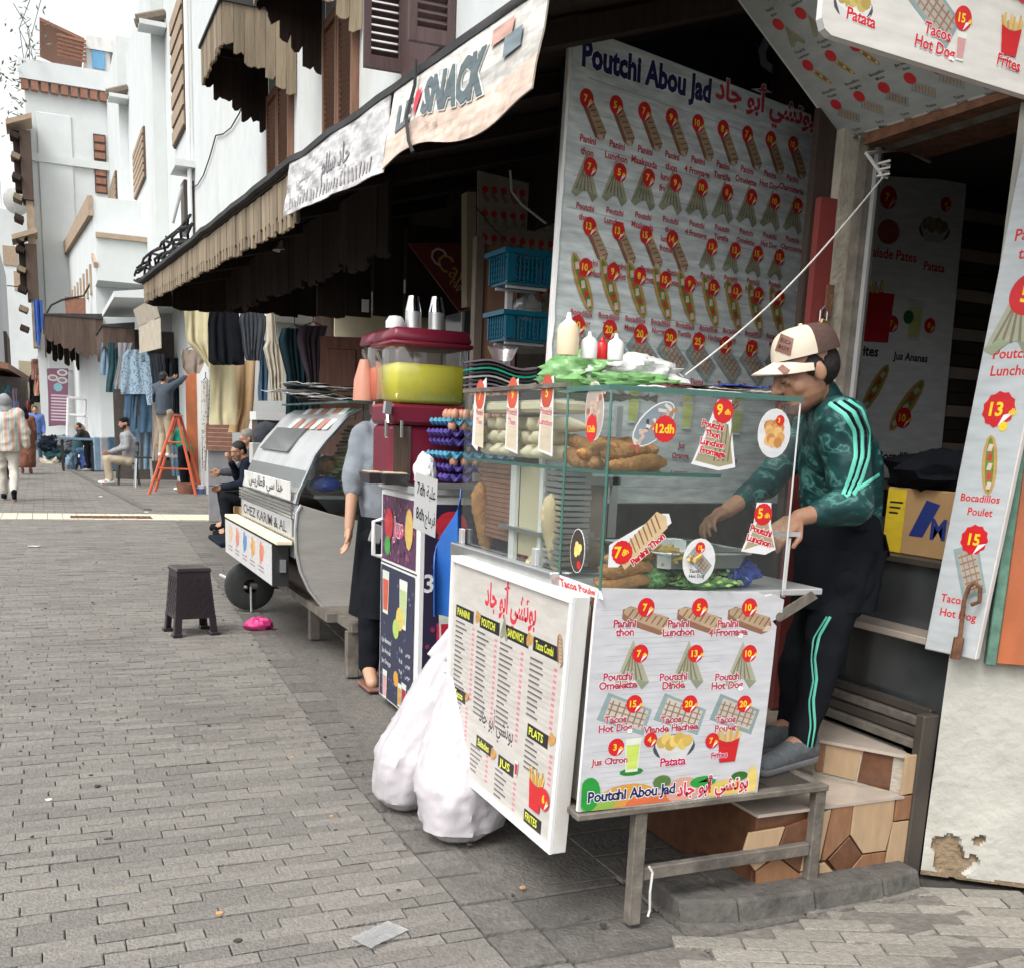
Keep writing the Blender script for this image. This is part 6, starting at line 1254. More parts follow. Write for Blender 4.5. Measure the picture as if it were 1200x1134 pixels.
mag(1.62, 1.80, 2.50, 2.72, RZ+.002, 'cloth_white', 1); mag(1.58, 1.80, 2.52, 2.75, RZ+.014, 'brown_board', 2); mag(1.70, 1.86, 2.51, 2.66, RZ+.010, 'cloth_cream', 3); mag(1.75, 1.89, 2.50, 2.62, RZ+.020, 'bag_blue', 4); mag(1.83, 1.90, 2.50, 2.58, RZ+.008, 'cloth_white', 5); mag(1.50, 1.7, 2.5, 2.6, RZ+.003, 'cloth_white', 8); mag(1.55, 1.62, 2.48, 2.56, RZ+.006, 'sign_red', 7)
def bottle(lab, px, py, y, h, r, m, m2=None):
    p = at(px, py, y=y)-V((0, 0, .012)); hh = h+.012; RZ = p.z; t = T('sauce_bottle', lab, 'bottle', tuple(p), 'squeeze bottles on the cart roof'); q = .001+.0*hh
    zt = hh; part('body', t, lambda b: b.lathe([(0, .001), (r*.95, .001), (r, .01), (r, zt*.62), (r*.8, zt*.72), (0, zt*.72)], p, m, 18), smooth=40)
    part('nozzle', t, lambda b: b.lathe([(r*.78, zt*.721), (r*.5, zt*.78), (r*.28, zt*.84), (r*.2, zt*.98), (r*.1, zt), (0, zt)], p, m2 or m, 14), smooth=40)
bottle('large mayonnaise squeeze bottle with cream body and white nozzle', 665, 412, 2.80, .108, .032, 'mayo', 'white_plastic'); bottle('small white squeeze bottle left of the ketchup', 690, 416, 2.80, .065, .024, 'white_plastic'); bottle('small white squeeze bottle right of the ketchup', 721, 418, 2.80, .065, .024, 'white_plastic'); bottle('red ketchup squeeze bottle with a pointed red nozzle', 705, 417, 2.84, .055, .02, 'ketchup')
st_ = T('tray_stack', 'stack of dark striped plastic plates at the far left of the cart roof', 'plates', (1.45, 3.4, RZ))
pz = at(555, 452, y=3.42); 
for i in range(8): part('plate', st_, lambda b: b.grid(lambda u, v: V((1.36+.20*u, 3.36+.18*v, RZ+.006+i*.013+.012*sin(u*5+1))), 8, 4, ['dark_metal', 'cloth_mauve', 'dark_metal', 'cloth_grey', 'dark_metal', 'green_top', 'dark_metal', 'cloth_mauve'][i], .006), smooth=50)
part('tray', T('glass_dish', 'small fluted clear plastic dish on the dark plates', 'dish', (1.47, 3.45, RZ+.11)), lambda b: b.lathe([(.03, 0), (.05, .04), (.055, .042), (.034, 0)], (1.47, 3.45, RZ+.115), 'clear_plastic', 16), smooth=30)
part('sheet', T('white_tray', 'white foam tray lying at the far left front of the cart roof', 'tray', (1.43, 3.2, RZ)), lambda b: b.box((1.42, 3.12, RZ+.008), (.1, .15, .012), 'white_plastic', Matrix.Rotation(.1, 3, 'Z'), 1.15), bev=.003)
# ---- white sacks on the ground
def sack(lab, cx_, cy_, h, r, lean, seed):
    b = MB(); n = 72; m = 60
    def f(i, j):
        t = j/m; a = 2*pi*i/n
        prof = r*(.86+.30*sin(min(1, t*2.1)*pi*.62))*(1-.80*max(0, (t-.30)/.70)**1.15) if t > .06 else r*(.55+5.0*t)
        k = 1+.05*sin(a*3+seed+t*5); q = V((cos(a)*2.2, sin(a)*2.2, t*4+seed))
        w = .06+.09*noise.noise(q*.8)-(1-abs(noise.noise(V((q.x*1.3+q.z*.4, q.y*1.3, q.z*.8)))))**5*.06-.03*sin(a*7+t*4)*t-.035*(1-abs(noise.noise(V((q.x*2.4, q.y*2.4+q.z, q.z*3)))))**6
        if t > .8: k *= 1+.3*sin(a*5)
        z = h*t*(1-.06*(1-t)); return V((cx_+lean[0]*t**1.3+prof*(k-w)*cos(a), cy_+lean[1]*t**1.3+prof*(k-w)*sin(a), max(.0, z)))
    vs = [f(i, j) for j in range(m+1) for i in range(n)]
    b.add(vs, [(j*n+i, j*n+(i+1) % n, (j+1)*n+(i+1) % n, (j+1)*n+i) for j in range(m) for i in range(n)]+[list(range(n))[::-1], [m*n+i for i in range(n)]], 'sack')
    return b.build('white_sack', smooth=50, label=lab, cat='sack', group='full white sacks beside the cart')
sack('farther full white plastic sack leaning against the menu board', 1.215, 3.64, .74, .155, (.20, -.10), 1.3); sack('nearer full white plastic sack slumped in front of the menu board', 1.30, 3.28, .70, .165, (.10, .16), 7.9)
# ================================================================ JUICE FRIDGE
FX, FY0, FY1, FZ = 1.57, 4.60, 5.20, 1.12
FXR = 2.12
fg = T('juice_fridge', 'narrow white fridge covered with dark juice posters beside the cart', 'fridge', (1.8, 4.9, 0))
part('body', fg, lambda b: b.bb(FX, FXR, FY0, FY1, .03, FZ, 'white_plastic'), bev=.01); part('top', fg, lambda b: b.bb(FX-.015, FXR, FY0-.015, FY1+.01, FZ+.001, FZ+.035, 'alu'), bev=.004); part('seam', fg, lambda b: b.bb(FX-.001, FX+.01, FY0+.01, FY1-.01, .745, .752, 'dark_metal'))
hp = [at(*q, x=FX) for q in ((441, 650), (441, 604))]
part('handle', fg, lambda b: b.tube([V((FX-.002, FY1-.02, .77)), V((FX-.045, FY1-.02, .78)), V((FX-.045, FY1-.02, .95)), V((FX-.002, FY1-.02, .96))], .011, 'white_plastic', 8), smooth=50)
P = Print(planef((FX, 0, 0), (0, -1, 0), (0, 0, 1), (-1, 0, 0)), .0015); u0, u1 = -FY1+.03, -FY0-.03
P.rect(u0, .765, u1, 1.09, (.09, .03, .08)); uc = (u0+u1)/2
for i in range(60): P.disc(random.uniform(u0+.02, u1-.02), random.uniform(.78, 1.08), .012, random.choice([(.2, .05, .12), (.05, .02, .05), (.3, .1, .15)]), 7)
P.disc(u0+.12, .95, .07, (.55, .03, .04), 12, .08); P.disc(u1-.1, .95, .06, (.62, .42, .12), 12, .1); P.disc(u0+.1, .84, .05, (.05, .3, .06), 10); P.text('Jus', uc, .90, .13, (.62, .05, .15), .03, out=(WHT, .03))
P.rect(u0, .05, u1, .735, (.03, .035, .07))
for i in range(40): P.disc(random.uniform(u0+.02, u1-.02), random.uniform(.1, .7), .008, random.choice([(.1, .14, .3), (.2, .2, .3)]), 6)
P.glass(u0+.09, .60, .22, (.55, .1, .06)); P.glass(u1-.16, .58, .24, (.5, .6, .3)); P.disc(uc+.06, .5, .06, (.65, .5, .12), 12); P.disc(uc, .44, .05, (.45, .6, .15), 12)
for j, w in enumerate(('Jus Banane', 'Jus Avocat', 'Jus Orange')): P.text(w, u0+.12, .34-j*.055, .035, WHT, .0); P.text('%d dh' % (7+j), uc+.09, .34-j*.055, .03, WHT, 0); P.text('عصير' if 0 else 'جوس', u1-.07, .34-j*.055, .035, WHT, 0)
P.glass(u0+.1, .12, .15, (.6, .3, .3)); P.glass(uc+.08, .12, .12, (.55, .3, .05)); P.glass(u1-.12, .12, .15, (.35, .02, .04)); P.disc(uc+.02, .19, .04, (.6, .3, .05)); P.done('print', fg)
P = Print(planef((0, FY0, 0), (1, 0, 0), (0, 0, 1), (0, -1, 0)), .0015); P.rect(FX+.03, .05, FXR-.02, 1.08, (.025, .02, .05))
for i in range(60): P.disc(random.uniform(FX+.05, FXR-.04), random.uniform(.1, 1.05), .012, random.choice([(.12, .02, .08), (.05, .03, .09), (.25, .03, .08)]), 7)
P.disc(FX+.16, .98, .08, (.6, .03, .05), 14, .07)
for j in range(5): P.poly([(FX+.1, .95-j*.035), (FX+.2, .93-j*.035), (FX+.18, .90-j*.035), (FX+.09, .92-j*.035)], [(.5, .05, .05), (.05, .35, .1), (.6, .2, .05)][j % 3])
P.text('3 DH', FX+.16, .67, .12, (.72, .72, .74), .02); P.rect(FX+.1, .30, FX+.26, .52, (.55, .02, .06)); P.glass(FX+.19, .42, .32, (.5, .02, .05)); P.done('print', fg)
pa_ = T('paper_note', 'white handwritten paper with 7dh and 8dh taped to the fridge corner', 'sign', tuple(at(495, 600, y=4.55))); q4 = [at(*q, y=4.42) for q in ((484, 618), (510, 630), (513, 562), (487, 553))]
part('sheet', pa_, lambda b: b.slab(*q4, .002, 'white_plastic')); P = Print(quadf(*q4, .2, .5*.6, V((0, -1, 0))), .0012, PR); P.text('7dh', .055, .19, .09, BLK, .01, w=.07); P.text('علبة', .145, .19, .09, BLK, .0, w=.08); P.text('8dh', .055, .06, .09, BLK, .01, w=.07); P.text('فرماج', .145, .06, .09, BLK, 0, w=.09); P.done('print', pa_)
tb_ = T('blue_tarp', 'bright blue plastic sheet hanging between the fridge and the cart', 'tarp', (1.75, 4.2, .5)); part('sheet', tb_, lambda b: b.grid(lambda u, v: at(509+30*u+14*(1-v)*u*0, 722-150*v*(.4+.6*u), y=4.2)+V((0, .05*sin(u*6), 0)), 8, 8, 'blue_tarp', .004), smooth=50)
# glass shelf with eggs
es = T('egg_shelf', 'small steel edged glass shelf over the fridge corner carrying the egg trays', 'shelf', (1.8, 4.5, 1.15)); ea, eb = at(483, 558, y=4.5), at(545, 570, y=4.5)
part('edge', es, lambda b: b.bb(ea.x, 2.1, 4.44, 4.47, eb.z-.012, eb.z+.014, 'steel'), bev=.003); part('plate', es, lambda b: b.bb(ea.x, 2.1, 4.471, 4.8, eb.z-.004, eb.z+.004, 'glass'))
for i in range(2):
    for (dx, m, zz, lab) in ((0, 'egg_violet', 0, 'violet'), (0, 'egg_blue', .075, 'blue')):
        pass
eggz = eb.z+.016; eggc = 1.70
for lev, (m, dz) in enumerate((('egg_violet', 0), ('egg_violet', .045), ('egg_blue', .10), ('egg_violet', .16), ('egg_violet', .20), ('egg_blue', .25))):
    t = T('egg_tray', ['lowest violet egg tray of the stack on the fridge', 'second violet egg tray of the stack on the fridge', 'blue egg tray in the middle of the stack on the fridge', 'third violet egg tray, just over the middle blue one', 'uppermost violet egg tray with brown eggs showing', 'top blue egg tray heaped with brown eggs'][lev], 'egg tray', (eggc+.14, 4.62, eggz+dz), 'egg trays stacked on the fridge shelf')
    x0 = eggc-.045+.012*(lev % 2)
    def etr(b):
        def f(u, v): return V((x0+.33*u, 4.48+.29*v, eggz+dz+.022+.018*sin(u*6*2*pi)*sin(v*5*2*pi+1.57)))
        b.grid(f, 48, 40, m, .004)
    part('tray', t, etr, smooth=60)
    if lev in (1, 4, 5):
        for i in range(6):
            for j in range(3 if lev == 5 else 1): part('egg', t, lambda b: b.ball((x0+.03+i*.053, 4.505+j*.055, eggz+dz+.05), (.021, .021, .028), 'egg', 10), smooth=80)
crumpled('white_cloth_bag', 'white printed cloth bag bulging beside the egg trays', (1.615, 4.66, 1.22), (.05, .07, .085), 'cloth_white', seed=4, amp=.25)
pb_ = at(452, 556, y=4.85); yt_ = T('yellow_boxes', 'black plastic boxes with yellow filling on the near edge of the fridge top', 'boxes', tuple(pb_))
for i, (a_x, b_x) in enumerate(((432, 452), (450, 478))):
    a, c = at(a_x, 562, y=4.80-.06*i), at(b_x, 550, y=4.80-.06*i); part('box', yt_, lambda b: b.box(((a.x+c.x)/2, 4.86-.06*i, FZ+.063), (c.x-a.x, .15, .05), 'black_plastic', None, 1.15), bev=.003); part('filling', yt_, lambda b: b.box(((a.x+c.x)/2, 4.86-.06*i, FZ+.0915), (c.x-a.x-.012, .14, .004), 'mayo', None, 1.0))
# ---- juice dispenser
dp = T('juice_dispenser', 'big juice dispenser tank filled with yellow juice, maroon lid, on a maroon stand', 'juice dispenser', (1.75, 5.0, FZ))
dx0, dx1, dy0, dy1, dz0, dz1 = at(462, 470, y=4.80).x, at(547, 470, y=4.80).x, 4.80, 5.12, at(500, 474, y=4.8).z, at(500, 402, y=4.8).z
jl = at(500, 427, y=4.8).z
part('base', dp, lambda b: b.bb(dx0-.01, dx1+.0, dy0+.02, dy1, FZ+.036, dz0-.10, 'maroon'), bev=.02); part('head', dp, lambda b: b.bb(dx0-.015, dx1+.005, dy0+.0, dy1+.01, dz0-.099, dz0-.003, 'maroon'), bev=.015)
part('side_panel', dp, lambda b: b.bb(dx0+.005, dx0+.09, dy0+.012, dy0+.019, FZ+.04, dz0-.105, 'brown_board'))
part('juice', dp, lambda b: b.box(((dx0+dx1)/2, (dy0+dy1)/2, (dz0+jl)/2+.002), (dx1-dx0-.014, dy1-dy0-.014, jl-dz0), 'juice_yellow', None, 1.02), bev=.02, smooth=60)
def tank(b, x0, x1, y0, y1, z0, z1):
    b.box(((x0+x1)/2, (y0+y1)/2, (z0+z1)/2), (x1-x0, y1-y0, z1-z0), 'clear_plastic', None, 1.035)
part('tank', dp, lambda b: tank(b, dx0, dx1, dy0, dy1, dz0, dz1), bev=.022, smooth=60)
part('lid', dp, lambda b: b.box(((dx0+dx1)/2, (dy0+dy1)/2, dz1+.033), (dx1-dx0+.035, dy1-dy0+.035, .06), 'maroon', None, .92), bev=.012, smooth=50)
part('lid_rim', dp, lambda b: b.box(((dx0+dx1)/2, (dy0+dy1)/2, dz1-.008), (dx1-dx0+.04, dy1-dy0+.04, .022), 'maroon'), bev=.006, smooth=50)
o2_ = T('juice_dispenser', 'narrow dispenser tank of orange juice with a maroon lid behind the yellow one', 'juice dispenser', (1.66, 5.4, FZ)); ox0, ox1 = at(433, 470, y=5.3).x, at(458, 470, y=5.3).x
oz0, oz1, ojl = at(440, 470, y=5.3).z, at(440, 405, y=5.3).z, at(440, 430, y=5.3).z
part('tank', o2_, lambda b: tank(b, ox0, ox1+.15, 5.18, 5.45, oz0, oz1), bev=.015, smooth=60); part('juice', o2_, lambda b: b.box(((ox0+ox1+.15)/2, 5.315, (oz0+ojl)/2), (ox1-ox0+.135, .25, ojl-oz0-.006), 'juice_orange'), bev=.01, smooth=60); part('lid', o2_, lambda b: b.box(((ox0+ox1+.15)/2, 5.315, oz1+.03), (ox1-ox0+.18, .30, .06), 'maroon', None, .9), bev=.01, smooth=50); part('stand', o2_, lambda b: b.bb(ox0+.03, ox1+.1, 5.22, 5.42, oz0-.07, oz0-.005, 'maroon'), bev=.01)
for px, y in ((441, 5.15), (454, 4.79)):
    p = at(px, 478, y=y); part('tap', dp if y < 5 else o2_, lambda b: [b.box(p+V((0, 0, -.0)), (.03, .035, .055), 'chrome', Matrix.Rotation(.1, 3, 'Y')), b.tube([p+V((0, 0, -.02)), p+V((0, -.02, -.07))], .009, 'chrome', 8)], smooth=40)
for px in (448, 466): p = at(px, 500, y=4.85); part('tap_lever', dp, lambda b: b.bb(p.x-.008, p.x+.008, 4.78, 4.79, p.z-.05, p.z+.03, 'chrome'), bev=.003)
def cups(lab, px, base, top, y, m, r=.038):
    a, c = at(px, base, y=y), at(px, top, y=y); t = T('cup_stack', lab, 'cups', (a.x, y, dz1+.064), 'cup stacks on the dispenser lid'); n = 9; H_ = c.z-dz1-.064
    for i in range(n): part('cup', t, lambda b: b.lathe([(r*.62, H_*.42+i*H_*.58/n), (r*1.02, H_*(.0 if i == 0 else .36*0)+i*H_*.58/n+.0), (r*1.06, i*H_*.58/n), (r*.66, H_*.42+i*H_*.58/n+.001), (0, H_*.42+i*H_*.58/n+.001)], (a.x, y, dz1+.0645), m if i < n-1 else 'chrome', 14), smooth=40)
    part('print_band', t, lambda b: b.lathe([(r*.74, H_*.78), (r*.70, H_*.86)], (a.x, y, dz1+.066), 'tomato', 14))
cups('left tall stack of silver paper cups on the dispenser lid', 484, 393, 345, 4.95, 'alu'); cups('right tall stack of silver paper cups on the dispenser lid', 511, 395, 346, 4.95, 'alu')
p = at(463, 392, y=4.95); part('dome', T('plastic_dome_lids', 'short clear domed lid stack left of the cups on the dispenser', 'lids', (p.x, 4.95, dz1+.064)), lambda b: b.lathe([(.045, 0), (.046, .03), (.03, .055), (0, .06)], (p.x, 4.95, dz1+.066), 'white_plastic', 16), smooth=50)
p = at(427, 470, y=5.35); pt = at(430, 422, y=5.35).z
part('cone', T('cone_cups', 'peach tapered stack of cone cups left of the dispensers', 'cups', (p.x, 5.35, p.z)), lambda b: b.lathe([(0, 0), (.06, 0), (.055, .1), (.025, pt-p.z), (0, pt-p.z)], (p.x, 5.35, p.z), 'cup_peach', 16), smooth=50)
# ================================================================ PEOPLE
def headprims(c, s, R):
    "head with skull, jaw, nose, lips, ears; R turns it; returns prims"
    q = lambda x, y, z: V(c)+R @ V((x, y, z))*s
    e = lambda p, r, rot=None: ('e', q(*p), (r[0]*s, r[1]*s, r[2]*s), R if rot is None else R @ rot)
    L = [e((0, -.012, .035), (.074, .094, .085)), e((0, .02, -.02), (.062, .072, .085)), e((0, .045, -.075), (.04, .042, .036)), e((0, .07, -.093), (.022, .02, .02)), e((0, .066, .035), (.05, .026, .03)),
         e((0, .081, .03), (.036, .012, .010)), ('c', q(0, .086, .022), q(0, .112, -.018), .008*s, .013*s), e((0, .100, -.024), (.019, .011, .009)), e((0, .088, -.050), (.025, .012, .007)), e((0, .086, -.061), (.022, .012, .007)),
         e((.042, .048, -.022), (.021, .028, .028)), e((-.042, .048, -.022), (.021, .028, .028))]
    for k in (-1, 1): L += [e((.077*k, -.008, -.002), (.009, .02, .03), Matrix.Rotation(.3*k, 3, 'Z')), e((.034*k, .079, .002), (.017, .012, .013))]
    return L
def handprims(w, d, up, s=1, curl=.5, side=1):
    "hand from the wrist w pointing along d, palm normal up; five separate fingers"
    w, d, up = V(w), V(d).normalized(), V(up); up = (up-d*up.dot(d)).normalized(); r = d.cross(up)*side
    P = lambda a, b, c: w+(d*a+r*b+up*c)*s
    L = [('c', P(0, 0, 0), P(.045, 0, 0), .022*s, .025*s), ('c', P(.04, -.022, 0), P(.08, -.027, 0), .015*s, .012*s), ('c', P(.04, .02, 0), P(.075, .025, 0), .015*s, .011*s), ('c', P(.04, 0, 0), P(.08, 0, 0), .016*s, .012*s)]
    for b, l, k in ((-.029, .068, 1), (-.010, .076, .95), (.010, .070, 1), (.028, .055, 1.15)):
        c1, c2 = curl*.5*k, curl*1.2*k; p0 = P(.078, b, 0); p1 = p0+(d*cos(c1)-up*sin(c1))*l*.48*s+r*b*.12*s; p2 = p1+(d*cos(c2)-up*sin(c2))*l*.32*s; c3 = c2+curl*.6; p3 = p2+(d*cos(c3)-up*sin(c3))*l*.26*s
        L += [('c', p0, p1, .0098*s, .0088*s), ('c', p1, p2, .0088*s, .0078*s), ('c', p2, p3, .0078*s, .0062*s)]
    t0 = P(.022, -.024, -.006); t1 = P(.052, -.052, -.018*curl-.006); t2 = P(.083, -.056, -.035*curl-.008); L += [('c', t0, t1, .0125*s, .0105*s), ('c', t1, t2, .0105*s, .008*s)]
    return L
def pose(J, R, base, yaw, h):
    "default joints of a 1.72 m figure facing +Y, overridden by J, turned by yaw and set on base"
    D = dict(pel=(0, 0, .95), che=(0, .01, 1.27), nec=(0, .0, 1.46), hea=(0, .03, 1.60), sl=(-.185, 0, 1.42), sr=(.185, 0, 1.42), el=(-.235, -.02, 1.13), er=(.235, -.02, 1.13), wl=(-.24, .08, .88), wr=(.24, .08, .88),
             hl=(-.09, 0, .91), hr=(.09, 0, .91), kl=(-.10, .02, .50), kr=(.10, .02, .50), al=(-.10, -.01, .09), ar=(.10, -.01, .09), tl=(-.115, .17, .035), tr=(.115, .17, .035)); D.update(J)
    k = h/1.72; Rz = Matrix.Rotation(yaw, 3, 'Z'); return {a: V(base)+Rz @ (V(p)*k) for a, p in D.items()}, Rz, k
def bodyprims(j, k, Rh, hk=1, hands=None, curl=.5):
    c = lambda a, b, r0, r1: ('c', j[a], j[b], r0*k, r1*k)
    L = headprims(j['hea'], k*hk, Rh)+[c('nec', 'hea', .056, .050), ('c', j['che'], j['nec'], .12*k, .06*k)]
    for a, b in (('sl', 'sr'),): L += [c('sl', 'che', .06, .12), c('sr', 'che', .06, .12), c('sl', 'sr', .055, .055)]
    L += [c('pel', 'che', .125, .13)]
    for s in 'lr': L += [c('s'+s, 'e'+s, .052, .041), c('e'+s, 'w'+s, .040, .026), c('h'+s, 'k'+s, .085, .056), c('k'+s, 'a'+s, .056, .036), c('a'+s, 't'+s, .042, .034), ('c', j['h'+s], j['pel'], .09*k, .12*k)]
    for i, s in enumerate('lr'):
        if hands: d, up = hands[i]; L += handprims(j['w'+s], d, up, k, curl, -1 if s == 'l' else 1)
        else: d = (j['w'+s]-j['e'+s]).normalized(); L += handprims(j['w'+s], d, j['che']-j['w'+s], k*.98, curl, 1 if s == 'l' else -1)
    return L
def topprims(j, k, sleeve='full', fat=1.0, hem=-.06):
    c = lambda a, b, r0, r1: ('c', j[a], j[b], r0*k*fat, r1*k*fat); dn = (j['pel']-j['che']).normalized()
    L = [('c', j['che'], j['pel']+dn*.02*k, .155*k*fat, .15*k*fat), ('c', j['che']+(j['nec']-j['che'])*.3, j['nec']-(j['nec']-j['che'])*.15, .13*k*fat, .075*k), c('sl', 'sr', .072, .072), c('sl', 'che', .075, .14), c('sr', 'che', .075, .14)]
    if hem: L.append(('c', j['pel'], j['pel']+dn*-hem*k, .15*k*fat, .155*k*fat))
    for s in 'lr':
        L.append(c('s'+s, 'e'+s, .07, .058))
        if sleeve == 'full': L.append(('c', j['e'+s], j['e'+s].lerp(j['w'+s], .93), .057*k*fat, .040*k*fat))
        if sleeve == 'half': L.append(('c', j['e'+s], j['e'+s].lerp(j['w'+s], .38), .057*k*fat, .050*k*fat))
    return L
def legprims(j, k, fat=1.0, end=.96):
    L = []
    for s in 'lr': L += [('c', j['pel'], j['h'+s], .135*k*fat, .115*k*fat), ('c', j['h'+s], j['k'+s], .105*k*fat, .078*k*fat), ('c', j['k'+s], j['k'+s].lerp(j['a'+s], end), .076*k*fat, .056*k*fat)]
    return L
def shoeprims(j, k, s, low=False):
    a, t = j['a'+s], j['t'+s]; up = V((0, 0, 1)); d = (t-a); d.z *= .2; d.normalize()
    return [('c', a-d*.035*k-up*.03*k, t+d*.02*k+up*.005*k, .046*k, .034*k), ('c', a+up*.0, t-d*.07*k+up*.015*k, .05*k, .036*k)]
def hairprims(c, s, R, style='short'):
    q = lambda x, y, z: V(c)+R @ V((x, y, z))*s
    L = [('e', q(0, -.022, .048), (.079*s, .094*s, .083*s), R), ('e', q(0, -.06, .0), (.068*s, .05*s, .07*s), R)]
    return L
def facebits(t, c, s, R, hair='hair', eyes=True, brow=True, beard=None, stache=False):
    q = lambda x, y, z: V(c)+R @ V((x, y, z))*s
    for k in (-1, 1):
        if eyes: e = part('eye', t, lambda b: b.ball(q(.031*k, .081, .010), .0125*s, 'eye_white', 10, R), smooth=60); part('pupil', e, lambda b: b.ball(q(.031*k, .0885, .008), .0062*s, 'pupil', 8, R), smooth=60); part('eyelid', t, lambda b: b.ball(q(.031*k, .0815, .0155), (.0155*s, .0135*s, .0085*s), 'skin', 10, R), smooth=60)
        if brow: part('eyebrow', t, lambda b: b.tube([q(.012*k, .094, .032), q(.03*k, .093, .038), q(.05*k, .078, .031)], [.003*s, .0045*s, .002*s], hair, 6), smooth=60)
    part('lips', t, lambda b: [b.ball(q(0, .0965, -.0515), (.021*s, .006*s, .0045*s), 'lip', 10, R), b.ball(q(0, .095, -.060), (.018*s, .006*s, .005*s), 'lip', 10, R)], smooth=60)
    if stache: part('moustache', t, lambda b: [b.tube([q(.0, .104, -.040), q(.016*k, .102, -.042), q(.032*k, .088, -.053)], [.0065*s, .0065*s, .002*s], hair, 6) for k in (-1, 1)], smooth=60)
    if beard: fobj('beard', [('e', q(0, .045, -.082), (.046*s, .05*s, .034*s), R), ('e', q(.05, .02, -.05), (.018*s, .04*s, .045*s), R), ('e', q(-.05, .02, -.05), (.018*s, .04*s, .045*s), R)], hair, t, .008*s, disp=.003, dscale=60)
def person(lab, J, base, yaw, h, top, legs, shoes='leather', vox=.016, head=(0, 0, 0), hair='hair', sleeve='full', fat=1, hem=.06, disp=.008, face=True, hands=None, curl=.5, extra=None, stache=False, beard=False, topm=None, endl=.96, group=None):
    j, Rz, k = pose(J, None, base, yaw, h); t = T('person', lab, 'person', tuple(base)); Rh = Rz @ Matrix.Rotation(head[0], 3, 'Z') @ Matrix.Rotation(head[1], 3, 'X') @ Matrix.Rotation(head[2], 3, 'Y')
    fobj('body', bodyprims(j, k, Rh, 1.0, hands, curl), 'skin', t, min(vox, .011), smooth=2)
    hz = j['pel'].z-hem*1.4*k
    if top: fobj('top', topprims(j, k, sleeve, fat, -hem), top, t, vox, disp=disp, dscale=7, post=lambda p, n: V((p.x, p.y, max(p.z, hz))))
    if legs: fobj('trousers', legprims(j, k, 1, endl), legs, t, vox, disp=disp, dscale=6)
    if shoes:
        for s in 'lr': fobj('shoe', shoeprims(j, k, s), shoes, t, max(.007, vox*.6))
    if hair: fobj('hair', hairprims(j['hea'], k, Rh), hair, t, .009, disp=.003, dscale=50)
    if face: facebits(t, j['hea'], k, Rh, hair or 'hair', beard=beard, stache=stache)
    if extra: extra(t, j, k, Rh, Rz)
    return t, j, k, Rh
# ---- the vendor, built from where each joint is seen
ven = T('person', 'vendor', 'person', (2.25, 2.75, .36))
ven['label'] = 'vendor in a teal patterned track jacket, two-tone cap and black apron, working at the cart'
vj = dict(hea=at(945, 437, y=2.70), nec=at(968, 478, y=2.74), che=at(984, 545, y=2.76), pel=at(990, 655, y=2.78), sl=at(985, 492, y=2.60), sr=at(955, 500, y=2.93), el=at(1000, 592, y=2.56), wl=at(936, 606, y=2.55), er=at(905, 560, y=2.93), wr=at(853, 597, y=2.86),
          hl=at(985, 680, y=2.70), hr=at(975, 680, y=2.87), kl=at(962, 775, y=2.68), kr=at(935, 775, y=2.86), al=at(938, 880, y=2.66), ar=at(925, 870, y=2.84), tl=at(904, 906, y=2.61), tr=at(880, 895, y=2.79))
vj['tl'].z = .395; vj['tr'].z = .395; vj['al'].z = max(.45, vj['al'].z); vj['ar'].z = .45
VK = .86; fd = V((-.966, .26, 0)).normalized()
Rv = Matrix.Rotation(atan2(-fd.x, fd.y), 3, 'Z') @ Matrix.Rotation(radians(-24), 3, 'X')
hd = 1.02
L = headprims(vj['hea'], hd, Rv)+[('c', vj['nec'], vj['hea']-V((0, 0, .02)), .052, .048), ('c', vj['che'], vj['nec'], .11, .06), ('c', vj['pel'], vj['che'], .12, .12)]
for s in 'lr': L += [('c', vj['s'+s], vj['e'+s], .048, .038), ('c', vj['e'+s], vj['w'+s], .038, .026), ('c', vj['h'+s], vj['k'+s], .07, .05), ('c', vj['k'+s], vj['a'+s], .05, .034), ('c', vj['a'+s], vj['t'+s], .036, .03), ('c', vj['s'+s], vj['che'], .05, .1)]
L += handprims(vj['wl'], V((-.80, -.12, -.42)), V((.1, -.45, .9)), .95, .75, 1)+handprims(vj['wr'], V((-.9, -.15, -.35)), V((0, .3, .9)), .95, .8, -1)
fobj('body', L, 'skin', ven, .0048, smooth=2)
facebits(ven, vj['hea'], hd, Rv, 'hair', eyes=False, stache=True)
_q = lambda x, y, z: V(vj['hea'])+Rv @ V((x, y, z))*hd
for k in (-1, 1): part('eyelid', ven, lambda b: b.ball(_q(.031*k, .081, .008), (.016*hd, .013*hd, .012*hd), 'skin', 12, Rv), smooth=60); part('lashes', ven, lambda b: b.tube([_q(.017*k, .0915, .002), _q(.031*k, .0945, -.001), _q(.045*k, .0885, .003)], .0016, 'hair', 5))
fobj('stubble', [('e', _q(0, .044, -.080), (.0415*hd, .0435*hd, .033*hd), Rv), ('e', _q(0, .071, -.094), (.0235*hd, .0215*hd, .0185*hd), Rv)], 'leather', ven, .005)
jk = [('c', vj['che'], vj['pel']+V((0, 0, -.03)), .135, .122), ('c', vj['che'], vj['nec'], .13, .07), ('c', vj['nec'], vj['nec']+(vj['hea']-vj['nec'])*.22, .066, .062), ('c', vj['sl'], vj['sr'], .07, .07), ('c', vj['sl'], vj['che'], .075, .12), ('c', vj['sr'], vj['che'], .075, .12),
      ('c', vj['sl'], vj['el'], .072, .060), ('c', vj['el'], vj['el'].lerp(vj['wl'], .55), .060, .044), ('c', vj['sr'], vj['er'], .066, .052), ('c', vj['er'], vj['er'].lerp(vj['wr'], .55), .052, .040)]
fobj('jacket', jk, 'camo', ven, .0075, disp=.010, dscale=8)
